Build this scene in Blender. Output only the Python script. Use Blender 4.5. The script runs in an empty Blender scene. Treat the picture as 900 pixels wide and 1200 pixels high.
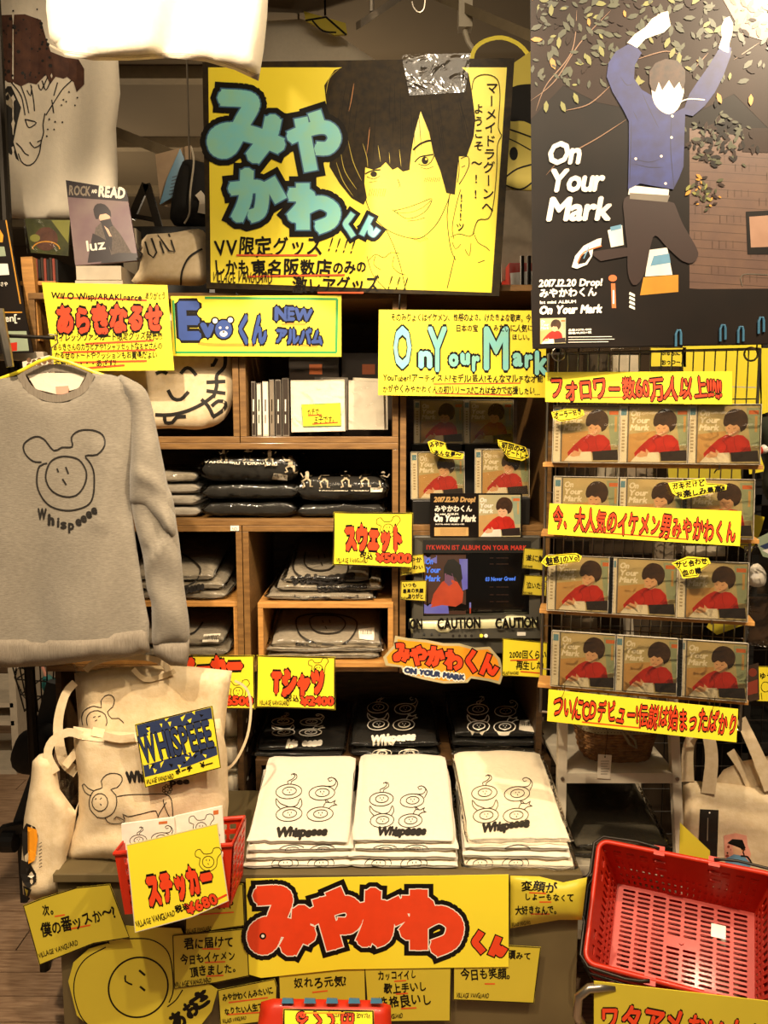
import bpy, math, random
import numpy as np
from mathutils import Vector, Matrix, noise
from mathutils.bvhtree import BVHTree
from mathutils.geometry import delaunay_2d_cdt, tessellate_polygon
R = math.radians
SC = bpy.context.scene
COL = SC.collection
random.seed(7)

# ------------------------------------------------------------------ camera
F = 902.0
TH = R(6.3)
CAM = Vector((0, 0, 1.5))
cd = bpy.data.cameras.new('camera'); cam = bpy.data.objects.new('camera', cd); COL.objects.link(cam)
cam.location = CAM; cam.rotation_euler = (R(90) - TH, 0, 0)
cd.sensor_fit = 'VERTICAL'; cd.sensor_height = 24; cd.lens = 24 * F / 1200; cd.clip_start = .02
SC.camera = cam
SC.view_settings.view_transform = 'Standard'; SC.view_settings.look = 'None'
SC.view_settings.gamma = 1; SC.view_settings.use_curve_mapping = False
SC.view_settings.exposure = 0.10

def srgb(h):
    h = h.lstrip('#'); c = [int(h[i:i+2], 16) / 255 for i in (0, 2, 4)]
    return tuple(x / 12.92 if x <= .04045 else ((x + .055) / 1.055) ** 2.4 for x in c) + (1,)

# ------------------------------------------------------------------ world, shop lamps and added fill lights
w = bpy.data.worlds.new('world'); SC.world = w; w.use_nodes = True
w.node_tree.nodes['Background'].inputs[0].default_value = (1, .80, .56, 1)
w.node_tree.nodes['Background'].inputs[1].default_value = .13

def spot(name, loc, aim, power, angle, r=.03, col=(1, .80, .55), blend=.35):
    l = bpy.data.lights.new(name, 'SPOT'); l.energy = power; l.spot_size = R(angle); l.spot_blend = blend
    l.shadow_soft_size = r; l.color = col
    o = bpy.data.objects.new(name, l); COL.objects.link(o); o.location = loc
    o.rotation_euler = (Vector(aim) - Vector(loc)).to_track_quat('-Z', 'Y').to_euler()
    return o
spot('track_and_fill_spot', (1.0, .50, 2.92), (.42, 1.9, .90), 190, 66)
spot('track_and_fill_spot', (-.60, .45, 2.92), (-.40, 1.9, .95), 200, 66)
spot('track_and_fill_spot', (.10, .30, 2.92), (.1, 1.75, .5), 95, 46)
spot('track_and_fill_spot', (-.1, .15, 2.92), (.1, 1.95, 2.05), 34, 60)  # extra spot added to brighten the upper part of the illustrated sign
spot('track_and_fill_spot', (.32, 1.05, 2.95), (-.45, 2.05, 1.95), 42, 60)  # extra spot added to brighten the SUN cushion at upper left
l = bpy.data.lights.new('soft_fill', 'AREA'); l.shape = 'RECTANGLE'; l.size = 2.6; l.size_y = 1.6; l.energy = 55; l.color = (1, .82, .58)  # unseen soft area fill, added to raise the general brightness
o = bpy.data.objects.new('soft_fill', l); COL.objects.link(o); o.location = (0, .3, 2.9); o.rotation_euler = (R(12), 0, 0)
for i_, (x_, y_) in enumerate(((-1.6, 4.4), (1.2, 4.9), (-.2, 3.6))):
    l = bpy.data.lights.new('far_fill', 'POINT'); l.energy = 18; l.color = (1, .8, .55); l.shadow_soft_size = .08  # added point lights that lift the dim background, as other shop lamps
    o = bpy.data.objects.new('far_fill', l); COL.objects.link(o); o.location = (x_, y_, 2.3)

# ------------------------------------------------------------------ materials
MATS = {}
def M(name, col, rough=.6, metal=0, var=.08, scale=30, bump=0, emis=0, coat=0, alpha=None, spec=.5, sheen=0, col2=None, bscale=None, stretch=None):
    m = bpy.data.materials.new(name); m.use_nodes = True; nt = m.node_tree; N = nt.nodes; L = nt.links
    b = N['Principled BSDF']; c = srgb(col)
    b.inputs['Roughness'].default_value = rough; b.inputs['Metallic'].default_value = metal
    b.inputs['Coat Weight'].default_value = coat; b.inputs['Coat Roughness'].default_value = .12
    b.inputs['Specular IOR Level'].default_value = spec; b.inputs['Sheen Weight'].default_value = sheen
    tc = N.new('ShaderNodeTexCoord'); mp = N.new('ShaderNodeMapping'); L.new(tc.outputs['Object'], mp.inputs[0])
    if stretch: mp.inputs['Scale'].default_value = stretch
    nz = N.new('ShaderNodeTexNoise'); nz.inputs['Scale'].default_value = scale; nz.inputs['Detail'].default_value = 4
    L.new(mp.outputs[0], nz.inputs['Vector'])
    mx = N.new('ShaderNodeMix'); mx.data_type = 'RGBA'
    c2 = srgb(col2) if col2 else tuple(max(0, x * (1 - var * 2)) for x in c[:3]) + (1,)
    mx.inputs[6].default_value = c; mx.inputs[7].default_value = c2
    rp = N.new('ShaderNodeMapRange'); rp.inputs[1].default_value = .3; rp.inputs[2].default_value = .7
    L.new(nz.outputs[0], rp.inputs[0]); L.new(rp.outputs[0], mx.inputs[0])
    if emis:
        b.inputs['Base Color'].default_value = (0, 0, 0, 1)
        L.new(mx.outputs[2], b.inputs['Emission Color']); b.inputs['Emission Strength'].default_value = emis
    else:
        L.new(mx.outputs[2], b.inputs['Base Color'])
    if bump:
        n2 = N.new('ShaderNodeTexNoise'); n2.inputs['Scale'].default_value = bscale or scale * 3; n2.inputs['Detail'].default_value = 3
        L.new(mp.outputs[0], n2.inputs['Vector'])
        bp = N.new('ShaderNodeBump'); bp.inputs['Strength'].default_value = bump; bp.inputs['Distance'].default_value = .004
        L.new(n2.outputs[0], bp.inputs['Height']); L.new(bp.outputs[0], b.inputs['Normal'])
    MATS[name] = m
    return m
def film(name, tint, haze, scale, bump):
    m = bpy.data.materials.new(name); m.use_nodes = True; nt = m.node_tree; N = nt.nodes; L = nt.links
    N.remove(N['Principled BSDF']); out = N['Material Output']
    t = N.new('ShaderNodeBsdfTransparent'); t.inputs[0].default_value = srgb(tint)
    g = N.new('ShaderNodeBsdfGlossy'); g.inputs['Roughness'].default_value = .09; g.inputs['Color'].default_value = (1, 1, 1, 1)
    tc = N.new('ShaderNodeTexCoord'); nz = N.new('ShaderNodeTexNoise'); nz.inputs['Scale'].default_value = scale
    nz.inputs['Detail'].default_value = 2; nz.inputs['Distortion'].default_value = 1.2
    L.new(tc.outputs['Object'], nz.inputs['Vector'])
    bp = N.new('ShaderNodeBump'); bp.inputs['Strength'].default_value = bump; bp.inputs['Distance'].default_value = .01
    L.new(nz.outputs[0], bp.inputs['Height']); L.new(bp.outputs[0], g.inputs['Normal'])
    x = N.new('ShaderNodeMixShader'); fr = N.new('ShaderNodeFresnel'); fr.inputs[0].default_value = 1.25
    L.new(bp.outputs[0], fr.inputs['Normal'])
    ad = N.new('ShaderNodeMath'); ad.operation = 'ADD'; ad.inputs[1].default_value = haze; ad.use_clamp = True
    L.new(fr.outputs[0], ad.inputs[0]); L.new(ad.outputs[0], x.inputs[0])
    L.new(t.outputs[0], x.inputs[1]); L.new(g.outputs[0], x.inputs[2]); L.new(x.outputs[0], out.inputs[0])
    MATS[name] = m
M('yellow', 'f9e434', .45, var=.03, scale=6, coat=.15)
M('yellow_dull', 'cdb934', .5, var=.05, scale=6)
M('ink', '120d07', .6, spec=.2); M('ink_soft', '1e160c', .6, col2='33270f', scale=60, spec=.2)
M('orange_red', 'e8441a', .5, var=.05); M('underline_red', 'e2561c', .5); M('orange', 'f09a1c', .5)
M('blue', '1f4290', .5); M('aqua', '7cccd2', .5, col2='90cdb4', scale=25); M('aqua_deep', '2f5f86', .5); M('green', '2f9a48', .5)
M('white_card', 'f6efdf', .5, var=.02); M('outline_navy', '24304a', .5)
M('peach_line', 'f0a25c', .5)
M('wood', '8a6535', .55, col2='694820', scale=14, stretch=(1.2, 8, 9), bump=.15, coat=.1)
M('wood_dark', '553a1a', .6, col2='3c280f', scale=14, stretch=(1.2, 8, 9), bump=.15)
M('wood_pale', 'c9924c', .55, col2='a8763a', scale=16, stretch=(1, 9, 9), bump=.1)
M('floor_wood', 'a98a6c', .5, col2='7d6048', scale=9, stretch=(1.5, 14, 1), bump=.1, coat=.15)
M('floor_gap', '30221a', .9)
M('wall_brown', '40301c', .9, scale=3); M('ceiling_paint', '6e604a', .9, scale=2); M('beam_paint', '83745a', .8)
M('white_metal', 'c9bda6', .45, var=.05); M('steel', '9a9184', .3, .9); M('dark_metal', '2a241d', .4, .6)
M('tee_white', 'e6dac4', .9, var=.03, scale=80, bump=.12, sheen=.2)
M('grey_marl', '8e8576', .95, col2='797062', scale=90, stretch=(1, 1, 5), bump=.25, sheen=.3, bscale=200)
M('grey_rib', '8a7f70', .95, col2='786d5e', scale=60, stretch=(6, 6, .5), bump=.3)
M('canvas', 'dcc7a4', .9, col2='d0b992', scale=70, bump=.15, bscale=260)
M('tee_black', '15120e', .85, var=.1, bump=.1, scale=40)
M('print_black', '1c1610', .7); M('print_white', 'f2ead8', .7); M('print_brown', '5c3826', .8, col2='40241a', scale=40)
M('print_grey', 'b5a68c', .7)
M('plastic_red', 'bc2a10', .45, var=.04, coat=.1, spec=.35); M('plastic_blue', '3f6f8c', .4); M('plastic_black', '1b1814', .4)
M('tv_plastic', '4a463c', .45); M('tv_dark', '1a1814', .5)
M('case_edge', 'd8cdb8', .2, spec=.6, alpha=1); M('case_tray', '7d7468', .35)
M('spine_dark', '3a2f26', .4); M('spine_mid', '8a7c6a', .4); M('spine_white', 'e4dac8', .4)
M('cover_bg', 'c9b485', .4, col2='a8a27c', scale=12, coat=.3); M('cover_green', '98a58a', .4, coat=.3); M('cover_tan', 'c99f62', .4, coat=.3)
M('cover_dred', '8a160e', .4, coat=.3)
M('cover_red', 'c42a1c', .4, col2='a81e12', scale=40, coat=.3); M('cover_hair', '2c1c12', .4, col2='4a2f1c', scale=80, coat=.3); M('cover_skin', 'e0b088', .4, coat=.3)
M('cover_white', 'f2ead8', .4, coat=.3); M('cover_black', '2a1e1c', .4, coat=.3); M('cover_orange', 'd0703c', .4, coat=.3)
M('poster_black', '100b08', .4, coat=.06, spec=.25, scale=8, col2='1c130d'); M('poster_brown', '281a12', .4, coat=.06, spec=.25, col2='33221a', scale=12)
M('poster_wall', '6a5040', .35, coat=.4, col2='58423a', scale=20); M('poster_line', '463428', .35, coat=.4); M('poster_glow', 'b08a74', .35, coat=.4, col2='8a6852', scale=10)
M('leaf_a', '454620', .35, coat=.4, col2='2e3016', scale=40); M('leaf_b', '82803a', .35, coat=.4); M('leaf_c', 'c48a2c', .35, coat=.4); M('twig', '8a6446', .35, coat=.4)
M('jacket', '2e3878', .4, coat=.1, col2='2a2c58', scale=40); M('jacket_line', '1c1c3c', .35, coat=.4); M('trousers', '2e1a14', .4, coat=.1, col2='2c1a14', scale=40)
M('flash_skin', 'fff2e4', .35, coat=.4); M('skin_print', 'e6b89a', .35, coat=.4); M('cloth_white', 'f4ece0', .35, coat=.4); M('stripe_blue', '6a9ab8', .35, coat=.4)
M('screen_dark', '1c1610', .2, emis=.35); M('screen_orange', 'd8481c', emis=1.0, col2='a83010', scale=12); M('screen_red', 'd03018', emis=1.1); M('screen_blue', '4a78d8', emis=1.3)
M('screen_violet', '6a5aa8', emis=.8, col2='8a80b0', scale=12); M('screen_skin', '9a5a6a', emis=.7); M('screen_faint', '6a3a20', emis=.5)
M('tape', 'e0d8b8', .35, coat=.3, col2='d0cf80', scale=6)
M('wicker', '94683a', .7, col2='6a4420', scale=60, bump=.3); M('polka', '8f8262', .8)
M('rubber', '14110e', .6); M('teal', '2c6a66', .5); M('navy', '28365c', .6); M('plush_dark', '2a2c1c', .9)
M('mag_bg', '84726c', .35, coat=.3, col2='6a4c58', scale=9); M('mag_dark', '2a2024', .35, coat=.3); M('tweed', '6a5e56', .6, col2='504640', scale=200)
M('paper_stack', 'cdbfa8', .8); M('page', 'e8dcc4', .8); M('photo_dark', '4a3628', .5, col2='2c2018', scale=20); M('photo_red', '8a3a28', .5)
M('label_white', 'f4ecdc', .5); M('chocolate', '8a6444', .5, col2='4a3020', scale=60)
M('ear_pink', 'e8a088', .6)
film('cling_film', 'ffffff', .015, 22, .5); film('poly_bag', 'fdfbf6', .01, 26, .6); film('case_plastic', 'f4f0e6', .03, 4, .15)
film('screen_glass', 'ffffff', .015, 2, .05)

# ------------------------------------------------------------------ geometry helpers
def ray(px, py):
    x = (px - 450) / F; y = (600 - py) / F
    return Vector((x, math.cos(TH) + y * math.sin(TH), -math.sin(TH) + y * math.cos(TH)))
def P(px, py, Y):
    d = ray(px, py); return CAM + d * (Y / d.y)
def PZ(px, py, z):
    d = ray(px, py); return CAM + d * ((z - CAM.z) / d.z)
class Pl:
    """a plane through the point seen at (px,py) at depth Y; yaw>0: right side nearer; pitch>0: top leans back"""
    def __init__(s, px, py, Y, yaw=0, pitch=0, p=None):
        s.o = p or P(px, py, Y); y, q = R(yaw), R(pitch)
        s.n = Vector((-math.sin(y) * math.cos(q), -math.cos(y) * math.cos(q), math.sin(q)))
    def at(s, px, py, h=0):
        d = ray(px, py); o = s.o + s.n * h
        return CAM + d * ((o - CAM).dot(s.n) / d.dot(s.n))
class Surf:
    """drapes print onto built surfaces: the point of the surface seen at (px,py), lifted along its normal"""
    def __init__(s, objs, fallback=None):
        s.t = []
        for o in objs:
            m = Matrix.Translation(wl(o))
            vs = [m @ v.co for v in o.data.vertices]
            s.t.append(BVHTree.FromPolygons(vs, [tuple(p.vertices) for p in o.data.polygons]))
        s.fb = fallback
    def at(s, px, py, h=0):
        d = ray(px, py).normalized(); best = None
        for t in s.t:
            l, n, i, k = t.ray_cast(CAM, d)
            if l is not None and (best is None or k < best[2]): best = (l, n, k)
        if best is None: return s.fb.at(px, py, h) if s.fb else None
        l, n, k = best
        if n.dot(d) > 0: n = -n
        n = (n - d * .6).normalized()
        return l + n * h
class MB:
    def __init__(s): s.v = []; s.f = []; s.m = []; s.ms = []; s.sm = False
    def mi(s, m):
        if m not in s.ms: s.ms.append(m)
        return s.ms.index(m)
    def add(s, vs, fs, m):
        b = len(s.v); s.v += [Vector(v) for v in vs]; k = s.mi(m)
        for f in fs: s.f.append(tuple(b + i for i in f)); s.m.append(k)
        return s
    def box(s, lo, hi, m, rot=None, c=None):
        (x0, y0, z0), (x1, y1, z1) = lo, hi
        vs = [Vector((x, y, z)) for z in (z0, z1) for y in (y0, y1) for x in (x0, x1)]
        if rot is not None:
            c = Vector(c) if c is not None else (Vector(lo) + Vector(hi)) / 2
            vs = [c + rot @ (v - c) for v in vs]
        s.add(vs, [(0, 2, 3, 1), (4, 5, 7, 6), (0, 1, 5, 4), (2, 6, 7, 3), (0, 4, 6, 2), (1, 3, 7, 5)], m); return s
    def prism(s, quad, n, t, m):
        """flat polygon given by its front corners, thickness t away from normal n"""
        k = len(quad); q = [Vector(v) for v in quad]; b = [v - n * t for v in q]
        tri = tessellate_polygon([[v for v in q]])
        fs = [tuple(x) for x in tri] + [tuple(reversed([i + k for i in x])) for x in tri] + [(i, (i + 1) % k, (i + 1) % k + k, i + k) for i in range(k)]
        s.add(q + b, fs, m); return s
    def tube(s, pts, r, m, n=8, closed=False, cap=True):
        pts = [Vector(p) for p in pts]; k = len(pts); rs = r if isinstance(r, (list, tuple)) else [r] * k
        vs = []; fs = []; prev = None
        for i, p in enumerate(pts):
            a = pts[(i - 1) % k] if (closed or i) else p; b = pts[(i + 1) % k] if (closed or i < k - 1) else p
            t = (b - a).normalized()
            if prev is None: prev = t.orthogonal().normalized()
            u = (prev - t * prev.dot(t)); u = u.normalized() if u.length > 1e-6 else t.orthogonal().normalized(); prev = u; w_ = t.cross(u)
            for j in range(n):
                a_ = 2 * math.pi * j / n; vs.append(p + (u * math.cos(a_) + w_ * math.sin(a_)) * rs[i])
        for i in range(k if closed else k - 1):
            i2 = (i + 1) % k
            for j in range(n): fs.append((i * n + j, i * n + (j + 1) % n, i2 * n + (j + 1) % n, i2 * n + j))
        if cap and not closed: fs += [tuple(reversed(range(n))), tuple((k - 1) * n + j for j in range(n))]
        s.add(vs, fs, m); return s
    def mesh(s, name, loc=Vector((0, 0, 0)), smooth=None, bevel=0):
        me = bpy.data.meshes.new(name); me.from_pydata([v - loc for v in s.v], [], s.f)
        for m in s.ms: me.materials.append(MATS[m])
        me.polygons.foreach_set('material_index', s.m)
        if smooth if smooth is not None else s.sm: me.polygons.foreach_set('use_smooth', [True] * len(me.polygons))
        me.update(); return me
    def build(s, name, parent=None, smooth=None, loc=None, bevel=0):
        if parent is not None: loc = parent.location.copy()
        elif loc is None:
            lo = [min(v[i] for v in s.v) for i in range(3)]; hi = [max(v[i] for v in s.v) for i in range(3)]
            loc = Vector(((lo[0] + hi[0]) / 2, (lo[1] + hi[1]) / 2, lo[2]))
        if parent is not None: loc = wl(parent)
        o = bpy.data.objects.new(name, s.mesh(name, loc, smooth)); COL.objects.link(o)
        if parent is not None: o.parent = parent
        else: o.location = loc
        if bevel:
            b = o.modifiers.new('bevel', 'BEVEL'); b.width = bevel; b.segments = 2; b.limit_method = 'ANGLE'
        return o
def wl(o): return o.location + (wl(o.parent) if o.parent else Vector())
def tag(o, label, cat, group=None):
    o['label'] = label; o['category'] = cat
    if group: o['group'] = group
    return o
def struct(mb, name, parent=None, **k):
    o = mb.build(name, parent, **k)
    if parent is None: o['kind'] = 'structure'
    return o
def thing(name, label, cat, loc, group=None):
    o = bpy.data.objects.new(name, None); COL.objects.link(o); o.location = loc; o.empty_display_size = .05
    o.matrix_world = Matrix.Translation(loc)
    return tag(o, label, cat, group)
def copytree(o, parent=None):
    c = o.copy(); COL.objects.link(c)
    if parent is not None: c.parent = parent
    for ch in list(o.children): copytree(ch, c)
    return c
def cr(pts, closed=False, step=4.0):
    """Catmull-Rom through points, resampled"""
    n = len(pts); out = []
    if n < 3 and not closed:
        a, b = pts[0], pts[-1]; k = max(1, int(math.dist(a, b) / (step * 1.5)))
        return [(a[0] + (b[0] - a[0]) * i / k, a[1] + (b[1] - a[1]) * i / k) for i in range(k + 1)]
    for i in range(n if closed else n - 1):
        p = [pts[(i + j) % n] if closed else pts[min(max(i + j, 0), n - 1)] for j in (-1, 0, 1, 2)]
        k = max(1, int(math.dist(p[1], p[2]) / step + .5))
        for q in range(k):
            t = q / k
            out.append(tuple(.5 * (2 * p[1][c] + (p[2][c] - p[0][c]) * t + (2 * p[0][c] - 5 * p[1][c] + 4 * p[2][c] - p[3][c]) * t * t + (3 * p[1][c] - p[0][c] - 3 * p[2][c] + p[3][c]) * t ** 3) for c in (0, 1)))
    if not closed: out.append(tuple(pts[-1]))
    return out
def ell(cx, cy, rx, ry, rot=0, n=14, a0=0, a1=360):
    r = R(rot); full = abs(a1 - a0) >= 360; o = []
    for i in range(n if full else n + 1):
        a = R(a0 + (a1 - a0) * i / n); x, y = rx * math.cos(a), ry * math.sin(a)
        o.append((cx + x * math.cos(r) - y * math.sin(r), cy + x * math.sin(r) + y * math.cos(r)))
    return o
def quadmap(tl, tr, br, bl):
    def f(u, v):
        u /= 100; v /= 100
        return tuple((tl[i] * (1 - u) + tr[i] * u) * (1 - v) + (bl[i] * (1 - u) + br[i] * u) * v for i in (0, 1))
    return f
def boxmap(x0, y0, x1, y1): return quadmap((x0, y0), (x1, y0), (x1, y1), (x0, y1))

GL = {}
_tc = bpy.data.curves.new('glyph', 'FONT'); _tc.resolution_u = 2; _to = bpy.data.objects.new('glyph', _tc); COL.objects.link(_to)
def glyph(ch):
    if ch not in GL:
        _tc.body = ch; bpy.context.view_layer.update()
        dg = bpy.context.evaluated_depsgraph_get(); me = _to.evaluated_get(dg).to_mesh()
        vs = [(v.co.x, v.co.y) for v in me.vertices]; fs = [tuple(p.vertices) for p in me.polygons]
        # merge doubles
        key = {}; rm = []; nv = []
        for v in vs:
            k = (round(v[0], 4), round(v[1], 4))
            if k not in key: key[k] = len(nv); nv.append(v)
            rm.append(key[k])
        fs = [tuple(rm[i] for i in f) for f in fs]; fs = [f for f in fs if len(set(f)) == len(f)]
        ec = {}
        for f in fs:
            for a, b in zip(f, f[1:] + f[:1]): ec[tuple(sorted((a, b)))] = ec.get(tuple(sorted((a, b))), 0) + 1
        be = [e for e, c in ec.items() if c == 1]
        x0 = min([v[0] for v in nv] or [0]); x1 = max([v[0] for v in nv] or [0])
        cjk = ord(ch) > 0x2e80
        GL[ch] = (nv, fs, be, x0, x1, cjk)
        _to.evaluated_get(dg).to_mesh_clear()
    return GL[ch]

def union(polys, eps=1e-4):
    vs, fs = [], []
    for p in polys:
        a = sum(p[i][0] * p[(i + 1) % len(p)][1] - p[(i + 1) % len(p)][0] * p[i][1] for i in range(len(p)))
        if abs(a) < 1e-9: continue
        if a < 0: p = p[::-1]
        fs.append(list(range(len(vs), len(vs) + len(p)))); vs += [Vector(q) for q in p]
    v, e, f, _, _, _ = delaunay_2d_cdt(vs, [], fs, 1, eps)
    if not f: return [], []
    V = np.array([(q.x, q.y) for q in v]); T = np.array([tuple(x)[:3] for x in f]); C = V[T].mean(1); ok = np.zeros(len(T), bool)
    for p in fs:                      # keep only triangles covered by one of the (convex) pieces, so that counters stay open
        q = np.array([vs[i][:2] for i in p]); r = np.roll(q, -1, 0) - q
        ok |= ((r[:, 0] * (C[:, None, 1] - q[:, 1]) - r[:, 1] * (C[:, None, 0] - q[:, 0])) >= -1e-9).all(1)
    return [tuple(q) for q in V], [tuple(x) for x, k in zip(f, ok) if k]
BG = {}
def boldglyph(ch, b):
    k = (ch, b)
    if k not in BG:
        nv, fs, be = glyph(ch)[:3]
        if b <= 0: BG[k] = (nv, fs)
        else:
            ps = [[nv[i] for i in f] for f in fs]
            for i_, j_ in be:
                (ax, ay), (bx_, by) = nv[i_], nv[j_]; dx, dy = bx_ - ax, by - ay; L = math.hypot(dx, dy)
                if L < 1e-5: continue
                dx /= L; dy /= L; e = b * .45; n = b
                ps.append([(ax - dx * e * 1.2, ay - dy * e * 1.2), (ax + dy * n, ay - dx * n), (bx_ + dy * n, by - dx * n), (bx_ + dx * e * 1.2, by + dy * e * 1.2), (bx_ - dy * n, by + dx * n), (ax - dy * n, ay + dx * n)])
            BG[k] = union(ps, .003)
    return BG[k]

class Art:
    """flat print laid on a surface; coordinates are those of the map m (u,v) -> pixel of the surface"""
    def __init__(s, surf, base=.0004, inc=.00001):
        s.s = surf; s.h = base; s.inc = inc; s.mb = MB(); s.tf = None
    def pt(s, x, y): 
        if s.tf: x, y = s.tf(x, y)
        return s.s.at(x, y, s.h)
    def raw(s, vs, fs, m):
        q = []
        for x, y in vs:
            p = s.pt(x, y)
            if p is None: p = q[-1] if q else None
            if p is None: return
            q.append(p)
        s.mb.add(q, fs, m)
    def poly(s, pts, m, smooth=False, closed=True, dense=0):
        pts = cr(pts, True, 5) if smooth else pts
        if dense:
            o = []
            for a, b in zip(pts, pts[1:] + pts[:1]):
                k = max(1, int(math.dist(a, b) / dense)); o += [(a[0] + (b[0] - a[0]) * i / k, a[1] + (b[1] - a[1]) * i / k) for i in range(k)]
            pts, fs = gridfill(o, dense)
            s.raw(pts, fs, m)
        else:
            fs = [tuple(t) for t in tessellate_polygon([[Vector((x, -y, 0)) for x, y in pts]])]
            s.raw(pts, fs, m)
        s.h += s.inc; return s
    def stroke(s, pts, wd, m, smooth=True, closed=False, taper=False, step=4):
        p = cr(pts, closed, step) if smooth else list(pts)
        if not smooth and step:
            q = []
            for a, b in zip(p, p[1:] + (p[:1] if closed else [])):
                k = max(1, int(math.dist(a, b) / (step * 2))); q += [(a[0] + (b[0] - a[0]) * i / k, a[1] + (b[1] - a[1]) * i / k) for i in range(k)]
            p = q if closed else q + [p[-1]]
        n = len(p); vs = []
        for i in range(n):
            a = p[(i - 1) % n] if (closed or i) else p[i]; b = p[(i + 1) % n] if (closed or i < n - 1) else p[i]
            dx, dy = b[0] - a[0], b[1] - a[1]; L = math.hypot(dx, dy) or 1; q = wd / 2
            if taper: q *= max(.15, math.sin(math.pi * min(.98, max(.02, i / (n - 1 or 1)))) ** .6)
            vs += [(p[i][0] - dy / L * q, p[i][1] + dx / L * q), (p[i][0] + dy / L * q, p[i][1] - dx / L * q)]
        fs = [(2 * i, 2 * ((i + 1) % n), 2 * ((i + 1) % n) + 1, 2 * i + 1) for i in range(n if closed else n - 1)]
        s.raw(vs, fs, m); s.h += s.inc; return s
    def multi(s, polys, m):
        v, f = union(polys, 1e-3); s.raw(v, f, m); s.h += s.inc; return s
    def dot(s, x, y, r, m): return s.poly(ell(x, y, r, r, n=8), m)
    def glyphs(s, items, m, bold):
        for ch, T, S in items:
            V, fs = boldglyph(ch, round(bold / S, 3)); s.raw([T(*v) for v in V], fs, m)
        s.h += s.inc * 2
    def text(s, t, x0, y0, x1, y1, h, m, bold=0, out=None, jit=0, slant=0, halo=None, gap=.06, vert=False, close=None):
        rnd = random.Random(len(t) * 31 + int(x0) + int(y0)); cjkany = any(ord(c) > 0x2e80 for c in t)
        L = math.hypot(x1 - x0, y1 - y0); ux, uy = (x1 - x0) / L, (y1 - y0) / L
        pen = 0; lay = []
        for c in t:
            if c == ' ': pen += .34; continue
            nv, fs, be, gx0, gx1, cjk = glyph(c)
            if cjk: lay.append((c, pen, 1.0, 0)); pen += 1.0 + gap * .3 - (close or 0)
            else: wd = gx1 - gx0; lay.append((c, pen, wd, gx0)); pen += wd + gap + .03
        if not lay: return s
        pen -= gap
        S = h / .88 if cjkany else h / .69
        if vert:
            items = []; k = len(lay); st = L / k
            for i, (c, p_, wd, gx0) in enumerate(lay):
                nv, fs, be, a, b, cjk = glyph(c); cx = x0 + ux * st * (i + .5); cy = y0 + uy * st * (i + .5)
                def T(x, y, cx=cx, cy=cy, S=S, wd=wd, gx0=gx0, rot=(c == 'ー')):
                    X, Y = (x - gx0 - wd / 2), (y - .38)
                    if rot: X, Y = Y, -X
                    return (cx + X * S, cy - Y * S)
                items.append((c, T, S))
        else:
            sx = L / pen; items = []
            for c, p_, wd, gx0 in lay:
                nv, fs, be, a, b, cjk = glyph(c)
                r = R(rnd.uniform(-1, 1) * jit * 9); k = 1 + rnd.uniform(-1, 1) * jit * .12; dy = rnd.uniform(-1, 1) * jit * h * .07
                def T(x, y, p_=p_, wd=wd, gx0=gx0, r=r, k=k, dy=dy):
                    X = (x - gx0 - wd / 2) * sx * k; Y = (y - .35) * S * k; X += Y * slant
                    X, Y = X * math.cos(r) - Y * math.sin(r), X * math.sin(r) + Y * math.cos(r)
                    al = (p_ + wd / 2) * sx + X; Y += .35 * S + dy
                    return (x0 + ux * al + uy * Y, y0 + uy * al - ux * Y)
                items.append((c, T, S))
        if out: out = (out[0] * 1.35 + .35, out[1])
        if halo: s.glyphs(items, halo[1], bold + (out[0] if out else 0) + halo[0])
        if out: s.glyphs(items, out[1], bold + out[0])
        s.glyphs(items, m, bold); return s
    def build(s, name, parent):
        if s.mb.v: return s.mb.build(name, parent)

def inside(pts, poly):
    x = pts[:, 0]; y = pts[:, 1]; c = np.zeros(len(pts), bool); n = len(poly)
    for i in range(n):
        x1, y1 = poly[i]; x2, y2 = poly[(i + 1) % n]
        if y1 == y2: continue
        k = ((y1 > y) != (y2 > y)) & (x < (x2 - x1) * (y - y1) / (y2 - y1) + x1); c ^= k
    return c
def edgedist(pts, poly):
    d = np.full(len(pts), 1e9); n = len(poly)
    for i in range(n):
        a = np.array(poly[i]); b = np.array(poly[(i + 1) % n]); ab = b - a; L = (ab @ ab) or 1
        t = np.clip(((pts - a) @ ab) / L, 0, 1); q = a + t[:, None] * ab; d = np.minimum(d, np.hypot(*(pts - q).T))
    return d
def gridfill(outline, step):
    o = np.array(outline); x0, y0 = o.min(0); x1, y1 = o.max(0)
    gx, gy = np.meshgrid(np.arange(x0 + step / 2, x1, step), np.arange(y0 + step / 2, y1, step)); g = np.c_[gx.ravel(), gy.ravel()]
    if len(g):
        g = g[inside(g, outline)]
        if len(g): g = g[edgedist(g, outline) > step * .45]
    n = len(outline)
    pts = [Vector((x, -y)) for x, y in outline] + [Vector((x, -y)) for x, y in g]
    v, e, f, _, _, _ = delaunay_2d_cdt(pts, [(i, (i + 1) % n) for i in range(n)], [list(range(n))], 1, 1e-5)
    return [(p.x, -p.y) for p in v], [tuple(t) for t in f]
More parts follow.
